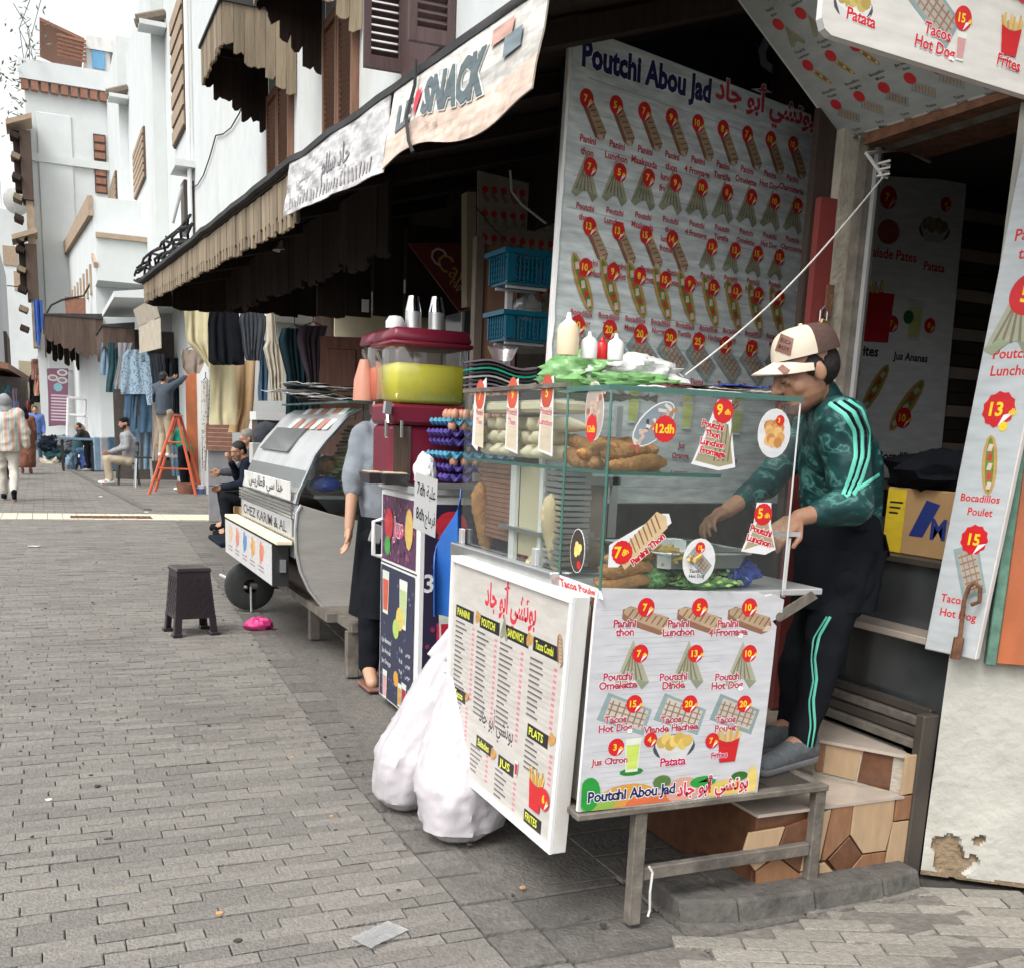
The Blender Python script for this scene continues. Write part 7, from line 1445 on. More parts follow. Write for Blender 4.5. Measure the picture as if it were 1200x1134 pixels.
for s, a in (('l', .60), ('r', .60)): fobj('cuff', [('c', vj['e'+s].lerp(vj['w'+s], .57), vj['e'+s].lerp(vj['w'+s], .70), .041, .035)], 'camo_plain', ven, .006)
fobj('collar', [('c', vj['nec']+V((.0, 0, -.02)), vj['nec']+(vj['hea']-vj['nec'])*.30, .070, .064)], 'camo_plain', ven, .006)
# three mint stripes from neck over shoulder down the sleeve
jo = [o for o in ven.children if o.name.startswith('jacket')][0]
from mathutils.bvhtree import BVHTree
off = wloc(jo); bv = BVHTree.FromPolygons([v.co+off for v in jo.data.vertices], [tuple(p.vertices) for p in jo.data.polygons])
def stripe(px_pts, m, r=.0075, y=2.2, parent=ven, bvh=bv, name='sleeve_stripe'):
    E = V((0, 0, EYE)); pts = []
    n = 26
    for i in range(n+1):
        f = i/n*(len(px_pts)-1); k = min(int(f), len(px_pts)-2); g_ = f-k; px = px_pts[k][0]*(1-g_)+px_pts[k+1][0]*g_; py = px_pts[k][1]*(1-g_)+px_pts[k+1][1]*g_
        d = (at(px, py, y=y)-E).normalized(); h = bvh.ray_cast(E, d)
        if h[0] is not None: pts.append((h[0], h[1]))
    if len(pts) < 3: return
    b = MB(); vs = []
    for i, (p, nn) in enumerate(pts):
        d = (pts[min(i+1, len(pts)-1)][0]-pts[max(i-1, 0)][0]).normalized(); w = d.cross(nn).normalized()*r; nn = nn.normalized(); vs += [p-w+nn*.0015, p+nn*.004, p+w+nn*.0015]
    b.add(vs, [(i*3+q, i*3+q+1, i*3+q+4, i*3+q+3) for i in range(len(pts)-1) for q in (0, 1)], m); b.build(name, parent, smooth=60)
for dx in (0, 10, 20):
    stripe([(972+dx*1.1, 473-dx*.2), (990+dx, 486-dx*.3), (1001+dx*.9, 505), (1003+dx*.75, 535), (996+dx*.7, 560), (988+dx*.6, 580)], 'mint', .0068)
for dx in (5, 15): stripe([(972+dx*1.1, 473-dx*.2), (990+dx, 486-dx*.3), (1001+dx*.9, 505), (1003+dx*.75, 535), (996+dx*.7, 560), (988+dx*.6, 580)], 'cloth_black', .0045)
stripe([(990, 582), (1010, 570), (1030, 556)], 'mint', .006)
tro = fobj('trousers', [('c', vj['pel'], vj['hl'], .115, .098), ('c', vj['pel'], vj['hr'], .115, .095), ('c', vj['hl'], vj['kl'], .086, .064), ('c', vj['hr'], vj['kr'], .086, .063), ('c', vj['kl'], vj['al']+V((0, 0, .0)), .063, .045), ('c', vj['kr'], vj['ar'], .062, .044)], 'cloth_black', ven, .010, disp=.009, dscale=8)
off = wloc(tro); bt_ = BVHTree.FromPolygons([v.co+off for v in tro.data.vertices], [tuple(p.vertices) for p in tro.data.polygons])
stripe([(973, 722), (960, 745), (955, 770), (957, 795), (953, 820), (955, 850), (950, 880)], 'mint', .0045, bvh=bt_, name='leg_stripe'); stripe([(969, 722), (953, 748), (951, 772), (953, 797), (948, 822), (950, 850), (945, 880)], 'mint', .003, bvh=bt_, name='leg_stripe')
ap = fobj('apron', [('c', at(983, 625, y=2.76), at(984, 680, y=2.74), .138, .138)], 'cloth_black', ven, .010, disp=.006, dscale=6)
part('apron_skirt', ven, lambda b: b.grid(lambda u, v: (lambda a: V((at(985, 650, y=2.76).x-.02+(.143-.008*v)*cos(a), 2.745+(.143-.008*v)*sin(a)+.008*sin(a*9+v*3), at(985, 640, y=2.76).z-.20*v)))(pi*.72+u*1.25*pi), 40, 12, 'cloth_black', .004), smooth=60)
part('apron_string', ven, lambda b: b.tube([at(1005, 618, y=2.60), at(1025, 622, y=2.68), at(1035, 628, y=2.8), at(1040, 650, y=2.85)], .01, 'cloth_black', 6), smooth=60)
def vshoe(s):
    a, t_ = V(vj['a'+s]), V(vj['t'+s]); d = (t_-a); d.z = 0; d.normalize(); heel = a-d*.045; heel.z = .405; toe = t_+d*.05; toe.z = .402; w = V((-d.y, d.x, 0))
    sh = fobj('shoe', [('c', heel+V((0, 0, .012)), toe, .040, .032), ('c', a+V((0, 0, -.02)), t_+V((0, 0, .012)), .046, .030), ('c', heel+V((0, 0, .04)), a, .036, .036)], 'shoe_grey', ven, .0055, disp=.0015, dscale=40)
    for v in sh.data.vertices: v.co.z = max(v.co.z, .372-wloc(sh).z)
    fobj('sole', [('c', heel+V((0, 0, -.022)), toe+V((0, 0, -.016)), .040, .034)], 'sole', ven, .0055, post=lambda p, n: V((p.x, p.y, min(max(p.z, .370), .392))))
vshoe('l'); vshoe('r')
hq = lambda x, y, z: V(vj['hea'])+Rv @ V((x, y, z))*hd
fobj('hair', [('e', hq(0, -.045, .012), (.073*hd, .062*hd, .07*hd), Rv), ('e', hq(.066, .0, .02), (.014, .03, .035), Rv), ('e', hq(-.066, .0, .02), (.014, .03, .035), Rv)], 'hair', ven, .005, disp=.002, dscale=60)
# the cap: crown panels, brim, button and patches
Rc = Rv @ Matrix.Rotation(radians(8), 3, 'X'); cq = lambda x, y, z: V(vj['hea'])+Rc @ V((x, y, z))*hd
def crown(b):
    n, m = 32, 12; vs = []
    for j_ in range(m+1):
        th = pi/2*j_/m; 
        for i in range(n):
            a = 2*pi*i/n; r = cos(th)**.55; vs.append(cq(.090*r*cos(a), -.006+.104*r*sin(a), .052+.088*sin(th)**.9))
    k = len(b.v); b.add(vs, [], 'cap_cream')
    for j_ in range(m):
        for i in range(n):
            a = 2*pi*(i+.5)/n; b.f.append([k+j_*n+i, k+j_*n+(i+1) % n, k+(j_+1)*n+(i+1) % n, k+(j_+1)*n+i]); b.m.append(b.mi('cap_cream' if sin(a) > .08 else 'cap_brown'))
part('cap', ven, crown, smooth=60)
part('cap_brim', ven, lambda b: b.grid(lambda u, v: cq((u-.5)*2*(.088-.025*v*v*0), .085*sqrt(max(0, 1-((u-.5)*2)**2*.98))+v*.085*sqrt(max(0, 1-((u-.5)*2)**2)), .056-.022*v-.028*((u-.5)*2)**2), 20, 8, 'cap_cream', .005), smooth=60)
part('cap_button', ven, lambda b: b.ball(cq(0, -.006, .141), (.008, .008, .005), 'cap_cream', 8), smooth=60)
capo = [o for o in ven.children if o.name.startswith('cap') and 'brim' not in o.name and 'button' not in o.name][0]; off = wloc(capo)
bcap = BVHTree.FromPolygons([v.co+off for v in capo.data.vertices], [tuple(p.vertices) for p in capo.data.polygons])
def patch(bvh, quad, m, text=None, name='cap_patch'):
    E = V((0, 0, EYE)); Q = [V((*q, 0)) for q in quad]
    def f(u, v, h=0):
        p = Q[0]*(1-u)*(1-v)+Q[1]*u*(1-v)+Q[2]*u*v+Q[3]*(1-u)*v; d = (at(p.x, p.y, y=2.5)-E).normalized(); r = bvh.ray_cast(E, d)
        return (r[0] if r[0] else at(p.x, p.y, y=2.62))-d*(.003+h)
    part(name, ven, lambda b: b.grid(f, 8, 8, m, .002), smooth=60)
    if text:
        P = Print(lambda u, v, h: f(u, v, h), .001)
        for w, vv in text: P.text(w, .5, vv, .30, (.03, .015, .012), .02, w=.75)
        P.done('print', ven)
patch(bcap, ((908, 411), (926, 417), (930, 397), (915, 391)), 'leather', (('ED', .58), ('BOY', .2)))
br_o = [o for o in ven.children if o.name.startswith('cap_brim')][0]; bbr = BVHTree.FromPolygons([v.co+off for v in br_o.data.vertices], [tuple(p.vertices) for p in br_o.data.polygons])
patch(bbr, ((911, 432), (920, 440), (926, 434), (917, 427)), 'leather')
# ---- man in grey sweater behind the fridge
def gx(px, py, y): return at(px, py, y=y)
t = T('person', 'man in a grey sweatshirt and black apron seen from behind, standing between trailer and fridge', 'person', (1.75, 5.6, 0))
sj = dict(nec=gx(452, 482, 5.62), hea=gx(462, 462, 5.55), che=gx(453, 530, 5.62), pel=gx(455, 615, 5.64), sl=gx(427, 512, 5.62), sr=gx(485, 512, 5.62), el=gx(414, 562, 5.60), wl=gx(409, 618, 5.56), er=gx(495, 565, 5.5), wr=gx(500, 600, 5.3), hl=gx(444, 632, 5.6), hr=gx(468, 632, 5.7), kl=gx(435, 710, 5.56), kr=gx(455, 710, 5.75), al=gx(432, 785, 5.56), ar=gx(450, 785, 5.8))
for s in 'lr': sj['a'+s].z = .09; sj['t'+s] = sj['a'+s]+V((-.02, -.14, -.05))
Rs = Matrix.Rotation(radians(-100), 3, 'Z')
fobj('body', bodyprims(sj, .98, Rs, 1, [(V((-.1, -.05, -1)), V((1, 0, 0))), (V((0, -1, -.3)), V((0, 0, 1)))], .45), 'skin_light', t, .0058, smooth=2)
fobj('sweatshirt', topprims(sj, .92, 'none', 1.12, .0)+[('c', sj['sl'], sj['el'], .066, .055), ('c', sj['sr'], sj['er'], .066, .055), ('c', sj['el'], sj['el'].lerp(sj['wl'], .22), .055, .05), ('c', sj['er'], sj['er'].lerp(sj['wr'], .25), .055, .05)], 'sweater', t, .011, disp=.011, dscale=8)
fobj('trousers', legprims(sj, .95), 'cloth_black', t, .013, disp=.008); fobj('hair', hairprims(sj['hea'], .98, Rs), 'hair', t, .01)
part('apron', t, lambda b: b.grid(lambda u, v: (lambda a: V((sj['pel'].x+(.16+.05*v)*cos(a), sj['pel'].y+(.16+.05*v)*sin(a)+.01*sin(a*9), sj['pel'].z+.05-.55*v)))(pi*.75+u*pi), 30, 12, 'cloth_black', .005), smooth=60)
part('apron_bow', t, lambda b: [b.box(gx(441, 625, 5.44), (.07, .012, .10), 'cloth_grey', Matrix.Rotation(.3, 3, 'Y'))], bev=.01)
for s in 'lr': part('slipper', t, lambda b: b.box(sj['t'+s]+V((0, .05, -.03)), (.085, .24, .02), 'leather'), bev=.008)
# ---- two men sitting by the trailer
SIT = dict(pel=(0, -.05, .50), che=(0, .03, .82), nec=(0, .06, 1.00), hea=(0, .10, 1.13), sl=(-.18, .05, .96), sr=(.18, .05, .96), hl=(-.09, 0, .47), hr=(.09, 0, .47), kl=(-.12, .40, .50), kr=(.12, .40, .50), al=(-.12, .36, .09), ar=(.12, .36, .09), tl=(-.13, .52, .035), tr=(.13, .52, .035))
b0_ = at(278, 628, z=0); b0_ = V((b0_.x+.25, 13.6, 0)); crate = T('wooden_crate', 'plain wooden box bench that the two men sit on beside the trailer', 'bench', (b0_.x, b0_.y, 0)); part('box', crate, lambda b: b.bb(b0_.x-.12, b0_.x+.3, b0_.y-.35, b0_.y+1.3, 0, .38, 'cardboard'), bev=.01)
def stool_phone(t, j, k, Rh, Rz): part('phone', t, lambda b: b.box(j['wl']+Rz @ V((.02, .10, .02)), (.07, .14, .008), 'black_plastic', Rz), bev=.003)
person('dark-haired man in black sitting hunched and holding a phone beside the trailer', dict(SIT, che=(0, .08, .80), nec=(0, .16, .96), hea=(0, .24, 1.06), sl=(-.18, .13, .93), sr=(.18, .13, .93), el=(-.24, .20, .68), wl=(-.12, .44, .62), er=(.22, .24, .70), wr=(.07, .33, .93)), (b0_.x, b0_.y, 0), radians(82), 1.74, 'cloth_navy', 'cloth_black', 'cloth_black', .014, head=(radians(35), -.35, 0), curl=.7, extra=stool_phone)
person('older balding man in a dark jacket sitting behind the man with the phone', dict(SIT, el=(-.23, .22, .74), wl=(-.1, .42, .72), er=(.23, .2, .74), wr=(.12, .42, .70)), (b0_.x+.12, b0_.y+.85, 0), radians(80), 1.85, 'cloth_dark', 'cloth_black', 'cloth_black', .014, head=(radians(15), -.35, 0), hair='hair_grey', curl=.6)
# ---- seated man with a dark cap on a black chair
c0 = at(128, 570, z=0); cb = V((c0.x+.45, 24.9, 0))
def capx(t, j, k, Rh, Rz): fobj('cap', [('e', j['hea']+Rh @ V((0, -.01, .06))*k, (.085*k, .10*k, .07*k), Rh)], 'cloth_black', t, .012)
person('bearded man in dark cap, grey shirt and beige trousers sitting on a black chair', dict(SIT, nec=(0, .0, 1.05), hea=(0, .05, 1.20), che=(0, -.03, .84), el=(-.23, .05, .74), wl=(-.08, .36, .64), er=(.23, .05, .74), wr=(.04, .34, .64)), tuple(cb), radians(95), 1.9, 'cloth_grey', 'beige_trousers', 'shoe_white', .02, head=(radians(10), -.1, 0), beard=True, extra=capx)
def chair(name, lab, b, m, h=.46, back=True, seatm=None, s=.2):
    t = T(name, lab, 'chair', tuple(b))
    for dx in (-1, 1):
        for dy in (-1, 1): part('leg', t, lambda q: q.tube([b+V((dx*s*1.1, dy*s*1.1, 0)), b+V((dx*s*.85, dy*s*.85, h))], .013, m, 6), smooth=60)
    part('seat', t, lambda q: q.bb(b.x-s, b.x+s, b.y-s, b.y+s, h, h+.03, seatm or m), bev=.008)
    if back:
        for dy in (-1, 1): part('back_post', t, lambda q: q.tube([b+V((s*.9, dy*s*.9, h)), b+V((s*1.1, dy*s*.9, h+.48))], .013, m, 6), smooth=60)
        for z in (.25, .45): part('back_rail', t, lambda q: q.bb(b.x+s*.95, b.x+s*1.1, b.y-s*.9, b.y+s*.9, h+z-.03, h+z+.03, m))
    return t
chair('black_chair', 'black metal chair that the man in the dark cap sits on', cb+V((.0, .0, 0)), 'dark_metal')
chair('metal_stool', 'slim chrome-legged stool standing right of the man in the dark cap', at(163, 571, z=0)+V((.1, 0, 0)), 'alu', .62, False, 'dark_metal', .17)
# ---- ladder, man on it and person in green
la_, lb2 = at(172, 578, z=0), at(232, 582, z=0); lt = at(205, 488, y=22.2)
ld = T('step_ladder', 'orange metal A-frame step ladder standing among the hanging clothes', 'ladder', (2.3, 22, 0))
yl, yr = 21.7, 22.6; A1, A2 = V((la_.x, yl, 0)), V((la_.x+.2, yr, 0)); B1, B2 = V((lb2.x, yl-.1, 0)), V((lb2.x+.25, yr, 0)); T1, T2 = V((lt.x-.03, yl+.25, lt.z)), V((lt.x+.08, yr-.2, lt.z))
for a, b_ in ((A1, T1), (A2, T2), (B1, T1+V((.05, 0, 0))), (B2, T2+V((.05, 0, 0)))): part('rail', ld, lambda q: q.tube([a, b_], .028, 'orange_paint', 6))
for i in range(1, 6): f = i/6; part('step', ld, lambda q: q.tube([A1.lerp(T1, f), A2.lerp(T2, f)], .024, 'orange_paint', 5)); 
for i in (2, 4): f = i/6; part('brace', ld, lambda q: q.tube([A1.lerp(T1, f), B1.lerp(T1, f)], .018, 'orange_paint', 5))
part('top_step', ld, lambda q: q.hexa([T1+V((-.04, -.05, 0)), T1+V((.1, -.05, 0)), T2+V((.1, .05, 0)), T2+V((-.04, .05, 0)), T1+V((-.04, -.05, .03)), T1+V((.1, -.05, .03)), T2+V((.1, .05, .03)), T2+V((-.04, .05, .03))], 'orange_paint'))
fs = at(194, 537, y=22.1)
person('man in a dark plaid shirt and beige trousers standing on the orange ladder reaching up', dict(er=(.28, .18, 1.56), wr=(.26, .38, 1.66), el=(-.2, .2, 1.5), wl=(-.1, .42, 1.62), che=(0, .03, 1.27), kl=(-.1, .08, .5)), (fs.x, 22.15, fs.z), radians(-45), 1.66, 'plaid', 'beige_trousers', 'shoe_white', .02, face=False, fat=1.12)
fg_ = at(212, 576, z=0)
def visor(t, j, k, Rh, Rz): fobj('cap', [('e', j['hea']+Rh @ V((0, .02, .06))*k, (.085*k, .12*k, .055*k), Rh)], 'cloth_black', t, .012)
person('person in a bright green top and black cap stooping at the foot of the ladder', dict(che=(0, .12, 1.18), nec=(0, .24, 1.33), hea=(0, .33, 1.44), sl=(-.18, .2, 1.3), sr=(.18, .2, 1.3), el=(-.22, .3, 1.05), wl=(-.15, .5, 1.0), er=(.22, .3, 1.05), wr=(.15, .5, 1.0)), (fg_.x+.12, 23.1, 0), radians(60), 1.62, 'green_top', 'cloth_black', 'shoe_white', .02, face=False, fat=1.05, extra=visor)
bk_ = at(219, 578, z=0); part('bowl', T('basket', 'round brown basket on the ground under the ladder', 'basket', tuple(bk_)), lambda b: b.lathe([(0, 0), (.16, 0), (.22, .2), (.2, .2), (.15, .02), (0, .02)], bk_, 'terracotta', 14), smooth=40)
bk_ = at(233, 578, z=0); part('tub', T('paint_tub', 'small blue and white paint tub at the right foot of the ladder', 'tub', tuple(bk_)), lambda b: [b.lathe([(0, 0), (.11, 0), (.12, .1), (0, .1)], bk_, 'shirt_blue', 12), b.lathe([(0, .101), (.12, .101), (.125, .17), (0, .17)], bk_, 'white_plastic', 12)], smooth=40)
# ---- walkers
hb = at(12, 585, z=0)
def hood_x(t, j, k, Rh, Rz):
    fobj('hood', [('e', j['hea']+Rh @ V((0, -.03, .03))*k, (.115*k, .125*k, .125*k), Rh), ('c', j['nec'], j['hea'], .12*k, .1*k)], 'cloth_grey', t, .013, disp=.006)
person('walker seen from behind in a striped pastel poncho with grey hood, at the left edge', dict(kl=(-.1, .10, .50), al=(-.1, .14, .09), tl=(-.1, .30, .035), kr=(.09, -.04, .50), ar=(.10, -.30, .17), tr=(.10, -.27, .02), el=(-.30, -.02, 1.12), er=(.30, -.02, 1.12), wl=(-.28, .05, .92), wr=(.3, .0, .9)), (hb.x, 19.7, 0), radians(-4), 1.72, 'poncho', 'offwhite_trousers', 'cloth_black', .018, face=False, fat=1.42, hem=.10, extra=hood_x, disp=.016)
cp = at(6, 480, z=1.5) if 0 else at(3, 470, y=26); person('walker in a white knitted cap and dark grey coat beyond the poncho walker, mostly hidden', dict(), (cp.x-.1, 26, 0), 0, 1.74, 'cloth_dark', 'cloth_black', 'cloth_black', .02, face=False, hair='cloth_white', fat=1.2)
rb2 = at(32, 553, z=0)
def robe(t, j, k, Rh, Rz): fobj('robe', [('c', j['che'], j['pel'], .2*k, .24*k), ('c', j['pel'], j['pel']+V((0, 0, -.66*k)), .22*k, .24*k)], 'robe_brown', t, .022, disp=.02, dscale=4, post=lambda p, n: V((p.x, p.y, max(p.z, .16)))); fobj('headscarf', [('e', j['hea']+V((0, 0, .0)), (.11*k, .12*k, .14*k), None), ('c', j['nec'], j['hea'], .15*k, .1*k)], 'cloth_black', t, .016)
person('woman in a long rust-brown robe and black headscarf walking behind the poncho walker', dict(), (rb2.x-.0, 28.9, 0), 0, 1.62, 'robe_brown', None, 'leather', .02, face=False, hair=None, fat=1.2, extra=robe)
bb2 = at(44, 541, z=0); person('man in a blue shirt and blue trousers walking towards the camera down the street', dict(kl=(-.1, .12, .5), al=(-.1, .02, .1)), (bb2.x, 37.5, 0), radians(175), 1.72, 'shirt_blue', 'denim', 'cloth_grey', .022, face=False, fat=1.08)
kb = at(100, 548, z=0); person('child in a black and white striped top leaning on the blue table', dict(che=(0, .1, 1.2), nec=(0, .2, 1.36), hea=(0, .27, 1.48), sl=(-.17, .17, 1.32), sr=(.17, .17, 1.32), el=(-.2, .3, 1.1), er=(.2, .3, 1.1), wl=(-.1, .5, 1.02), wr=(.1, .5, 1.02)), (kb.x, 31, 0), radians(80), 1.38, 'stripes_bw', 'cloth_black', 'cloth_grey', .02, face=False, fat=1.1)
kb = at(112, 545, z=0); person('person in a dark hooded top sitting at the far side of the blue table', dict(SIT), (kb.x+.2, 33, 0), radians(90), 1.7, 'cloth_navy', 'cloth_dark', 'cloth_grey', .022, face=False)
kb = at(92, 545, z=0); person('person with grey hair sitting left of the child behind the blue table', dict(SIT), (kb.x+.0, 34, 0), radians(-90), 1.7, 'cloth_teal', 'denim', 'cloth_grey', .022, face=False, hair='hair_grey')
# ================================================================ TRAILER
TY0, TY1 = 6.35, 8.25
tl_ = T('food_trailer', 'silver rounded food trailer with white curved hood and a grey plywood end', 'food trailer', (1.7, 7.2, 0))
E_ = lambda px, py: (lambda p: (p.x, p.z))(at(px, py, y=TY0))
hoodc = [E_(*q) for q in ((424, 479), (409, 487), (395, 504), (382, 518), (370, 534), (362, 552), (356, 566), (350, 578), (347, 590))]
dend = [E_(*q) for q in ((352, 591), (347, 600), (345, 620), (346, 645), (351, 668), (361, 690), (375, 708), (392, 720), (410, 727), (440, 729), (470, 727), (470, 618), (420, 610), (385, 601))]
part('end_panel', tl_, lambda b: b.prism(dend, TY0-.02, TY0, 'grey_ply', ax='y'), bev=.003)
part('end_trim', tl_, lambda b: b.tube([V((x, TY0-.022, z)) for x, z in dend[:10]], .010, 'alu', 6), smooth=60)
bodyp = [(x+.02 if x < 1.6 else x-.02, z) for x, z in dend[1:10]]; xr = 2.15
part('body', tl_, lambda b: b.prism([(xr, bodyp[0][1]-.02), (bodyp[0][0], bodyp[0][1]-.02)]+bodyp[1:]+[(xr, bodyp[-1][1])], TY0+.001, TY1, 'slat_dark', ax='y'))
def hoodsurf(b):
    n = len(hoodc)-1
    def f(u, v): k = min(int(v*n), n-1); g_ = v*n-k; x = hoodc[k][0]*(1-g_)+hoodc[k+1][0]*g_; z = hoodc[k][1]*(1-g_)+hoodc[k+1][1]*g_; return V((x, TY0+(TY1-TY0)*u, z))
    b.grid(f, 10, 24, 'alu', .012)
part('hood', tl_, hoodsurf, smooth=50)
def band(b):
    P5 = [V((x-.008, 0, z)) for x, z in hoodc[5:8]]
    b.grid(lambda u, v: (lambda k, q: P5[k].lerp(P5[k+1], q)+V((0, TY0+.02+(TY1-TY0-.05)*u, 0)))(min(int(v*2), 1), v*2-min(int(v*2), 1)), 8, 6, 'chrome', .004)
part('steel_band', tl_, band, smooth=50)
part('hood_trim', tl_, lambda b: b.tube([V((x-.004, TY0-.004, z)) for x, z in hoodc], .010, 'chrome', 6), smooth=60)
def sidept(px, py): return at(px, py, x=1.375)
sx0 = 1.36
zA, zB = at(347, 592, y=TY0).z, .70
part('side_skirt', tl_, lambda b: b.bb(sx0+.01, sx0+.05, TY0+.002, TY1, .62, zA, 'steel'))
for i in range(4): part('side_strip', tl_, lambda b: b.bb(sx0-.008, sx0+.0095, TY0+.01, TY1-.02, .862+i*.022, .877+i*.022, 'chrome'))
part('window_frame', tl_, lambda b: b.hexa([V((x-.014, y, z)) for y in (TY0+.9, TY0+1.55) for x, z in ((hoodc[2][0], hoodc[2][1]), (hoodc[4][0], hoodc[4][1]), (hoodc[4][0]-.01, hoodc[4][1]), (hoodc[2][0]-.01, hoodc[2][1]))][:0] or [V((hoodc[4][0]-.022, TY0+.75, hoodc[4][1])), V((hoodc[4][0]-.008, TY0+.75, hoodc[4][1])), V((hoodc[4][0]-.008, TY0+1.7, hoodc[4][1])), V((hoodc[4][0]-.022, TY0+1.7, hoodc[4][1])), V((hoodc[2][0]-.022, TY0+.75, hoodc[2][1])), V((hoodc[2][0]-.008, TY0+.75, hoodc[2][1])), V((hoodc[2][0]-.008, TY0+1.7, hoodc[2][1])), V((hoodc[2][0]-.022, TY0+1.7, hoodc[2][1]))], 'window_dark'))
# signs on the street side
def sidesign(z0, z1, y0, y1, x, col): return part('sign_board', tl_, lambda b: b.bb(x, x+.012, y0, y1, z0, z1, col), bev=.002)
sidesign(.965, 1.075, TY0+.08, TY1-.25, sx0-.006, 'white_frame'); P = Print(planef((sx0-.0065, 0, 0), (0, -1, 0), (0, 0, 1), (-1, 0, 0))); P.text('هنا سي قطاريس', -(TY0+TY1)/2+.1, 1.0, .09, BLK, .01, w=1.2); P.done('print', tl_)
sidesign(.745, .855, TY0+.03, TY1-.12, sx0-.006, 'alu'); P = Print(planef((sx0-.0065, 0, 0), (0, -1, 0), (0, 0, 1), (-1, 0, 0))); P.text('CHEZ KARIM & AL', -(TY0+TY1)/2+.03, .765, .095, BLK, .03, w=1.55, out=(WHT, .03)); P.done('print', tl_)
part('side_ledge', tl_, lambda b: b.bb(sx0-.10, sx0-.001, TY0-.0, TY1+.1, .70, .725, 'cream_poly'), bev=.004)
part('sign_box', tl_, lambda b: b.bb(sx0-.10, sx0-.0, TY0+.12, TY1+.08, .43, .695, 'dark_metal'))
P = Print(planef((sx0-.1005, 0, 0), (0, -1, 0), (0, 0, 1), (-1, 0, 0))); u0, u1 = -TY1-.07, -TY0-.13; P.rect(u0, .435, u1, .69, (.60, .60, .60))
for i in range(5): P.reset(2); P.plate(u0+.25+i*.31, .60, .24, [(.6, .4, .25), (.55, .2, .15), (.1, .2, .4), (.6, .3, .1), (.6, .2, .12)][i]); P.rect(u0+.15+i*.31, .50, u0+.33+i*.31, .51, (.3, .2, .2)); P.rect(u0+.15+i*.31, .475, u0+.33+i*.31, .485, (.3, .2, .2))
P.done('print', tl_)
part('end_clip', tl_, lambda b: b.bb(sx0-.06, sx0-.02, TY0+.10, TY0+.119, .52, .6, 'chrome'))
whc = V((1.40, 8.1, .195))
wh = part('wheel', tl_, lambda b: b.lathe([(.055, -.04), (.16, -.05), (.185, -.035), (.19, 0), (.185, .035), (.16, .05), (.055, .04)], whc, 'rubber', 28, Matrix.Rotation(pi/2, 3, 'X')), smooth=40); part('rim', wh, lambda b: b.lathe([(0, -.03), (.05, -.035), (.058, -.045), (.14, -.042), (.15, -.055), (.155, -.04)], whc, 'dark_metal', 24, Matrix.Rotation(pi/2, 3, 'X')), smooth=40)
part('jockey_bar', tl_, lambda b: b.tube([at(258, 673, y=8.35), at(289, 688, y=8.05)], .012, 'alu', 6)); part('axle', tl_, lambda b: b.tube([whc, (1.9, 8.1, .2)], .03, 'frame_metal', 8)); part('hub_bolt', tl_, lambda b: b.tube([whc+V((0, -.06, 0)), whc+V((0, -.07, -.19))], .008, 'alu', 6))
part('chassis', tl_, lambda b: b.bb(1.50, 2.1, TY0-.3, TY1+.1, .27, .32, 'frame_metal'))
for px, py, y in ((368, 748, 6.90), (412, 792, 5.80)):
    p = at(px, py, z=0); part('leg', tl_, lambda b: b.bb(p.x-.035, p.x+.035, p.y-.03, p.y+.03, 0, .269, 'frame_metal'), bev=.004)
part('draw_bar', tl_, lambda b: b.bb(1.56, 1.64, 5.7, TY0-.301, .27, .32, 'frame_metal')); part('tow_tray', tl_, lambda b: b.bb(1.22, 1.50, TY1+.11, TY1+.75, .46, .50, 'cloth_navy'), bev=.01); part('tow_arm', tl_, lambda b: b.tube([(1.45, TY1+.4, .47), (1.5, TY1, .3)], .03, 'frame_metal', 6))
# glass end and goods inside
gt = [E_(*q) for q in ((424, 481), (409, 489), (395, 505), (382, 519), (370, 535), (362, 553), (356, 568), (385, 600), (470, 612), (470, 478))]
part('end_glass', tl_, lambda b: b.prism(gt, TY0-.008, TY0-.003, 'glass', ax='y'))
part('roof_glass', tl_, lambda b: b.hexa([V((hoodc[0][0]-.1, TY0-.05, hoodc[0][1]+.03)), V((2.2, TY0-.05, hoodc[0][1]+.02)), V((2.2, TY1, hoodc[0][1]+.02)), V((hoodc[0][0]-.1, TY1, hoodc[0][1]+.03)), V((hoodc[0][0]-.1, TY0-.05, hoodc[0][1]+.042)), V((2.2, TY0-.05, hoodc[0][1]+.032)), V((2.2, TY1, hoodc[0][1]+.032)), V((hoodc[0][0]-.1, TY1, hoodc[0][1]+.042))], 'glass_edge'))
part('inner_shelf', tl_, lambda b: b.bb(1.50, 2.1, TY0+.03, TY1-.05, .98, 1.0, 'steel'))
fpk = T('flatbread_stack', 'tall stack of yellow-green flatbreads behind the glass end of the trailer', 'food stack', (1.9, 6.6, 1.0))
for i in range(17):
    z = 1.02+i*.024; k = .16-.006*max(0, i-6); part('flatbread', fpk, lambda b: b.lathe([(0, 0), (k, .003), (k+.01, .012), (k, .021), (0, .021)], (1.80+.01*sin(i*2.1)+.004*i, 6.62, z), 'salad' if i % 3 == 0 else 'bread_pale', 16), smooth=40)
p1_, p2_ = at(362, 578, y=6.5), at(398, 556, y=6.5); crumpled('blue_package', 'flat blue wrapped package at the trailer glass end', ((p1_.x+p2_.x)/2, 6.48, (p1_.z+p2_.z)/2), ((p2_.x-p1_.x)/2, .07, .045), 'bag_blue', seed=3, amp=.25)
p = at(388, 547, y=6.5); crumpled('potato_heap', 'round brown potato-like food heap behind the blue package', (p.x, 6.6, p.z), (.07, .07, .06), 'bread', 'food', 4, .2); p = at(402, 552, y=6.5); leafy('lettuce', 'yellow-green lettuce behind the trailer glass', (p.x, 6.55, p.z-.04), 60, .03, .03, .04, 'salad', 'lettuce', .03)
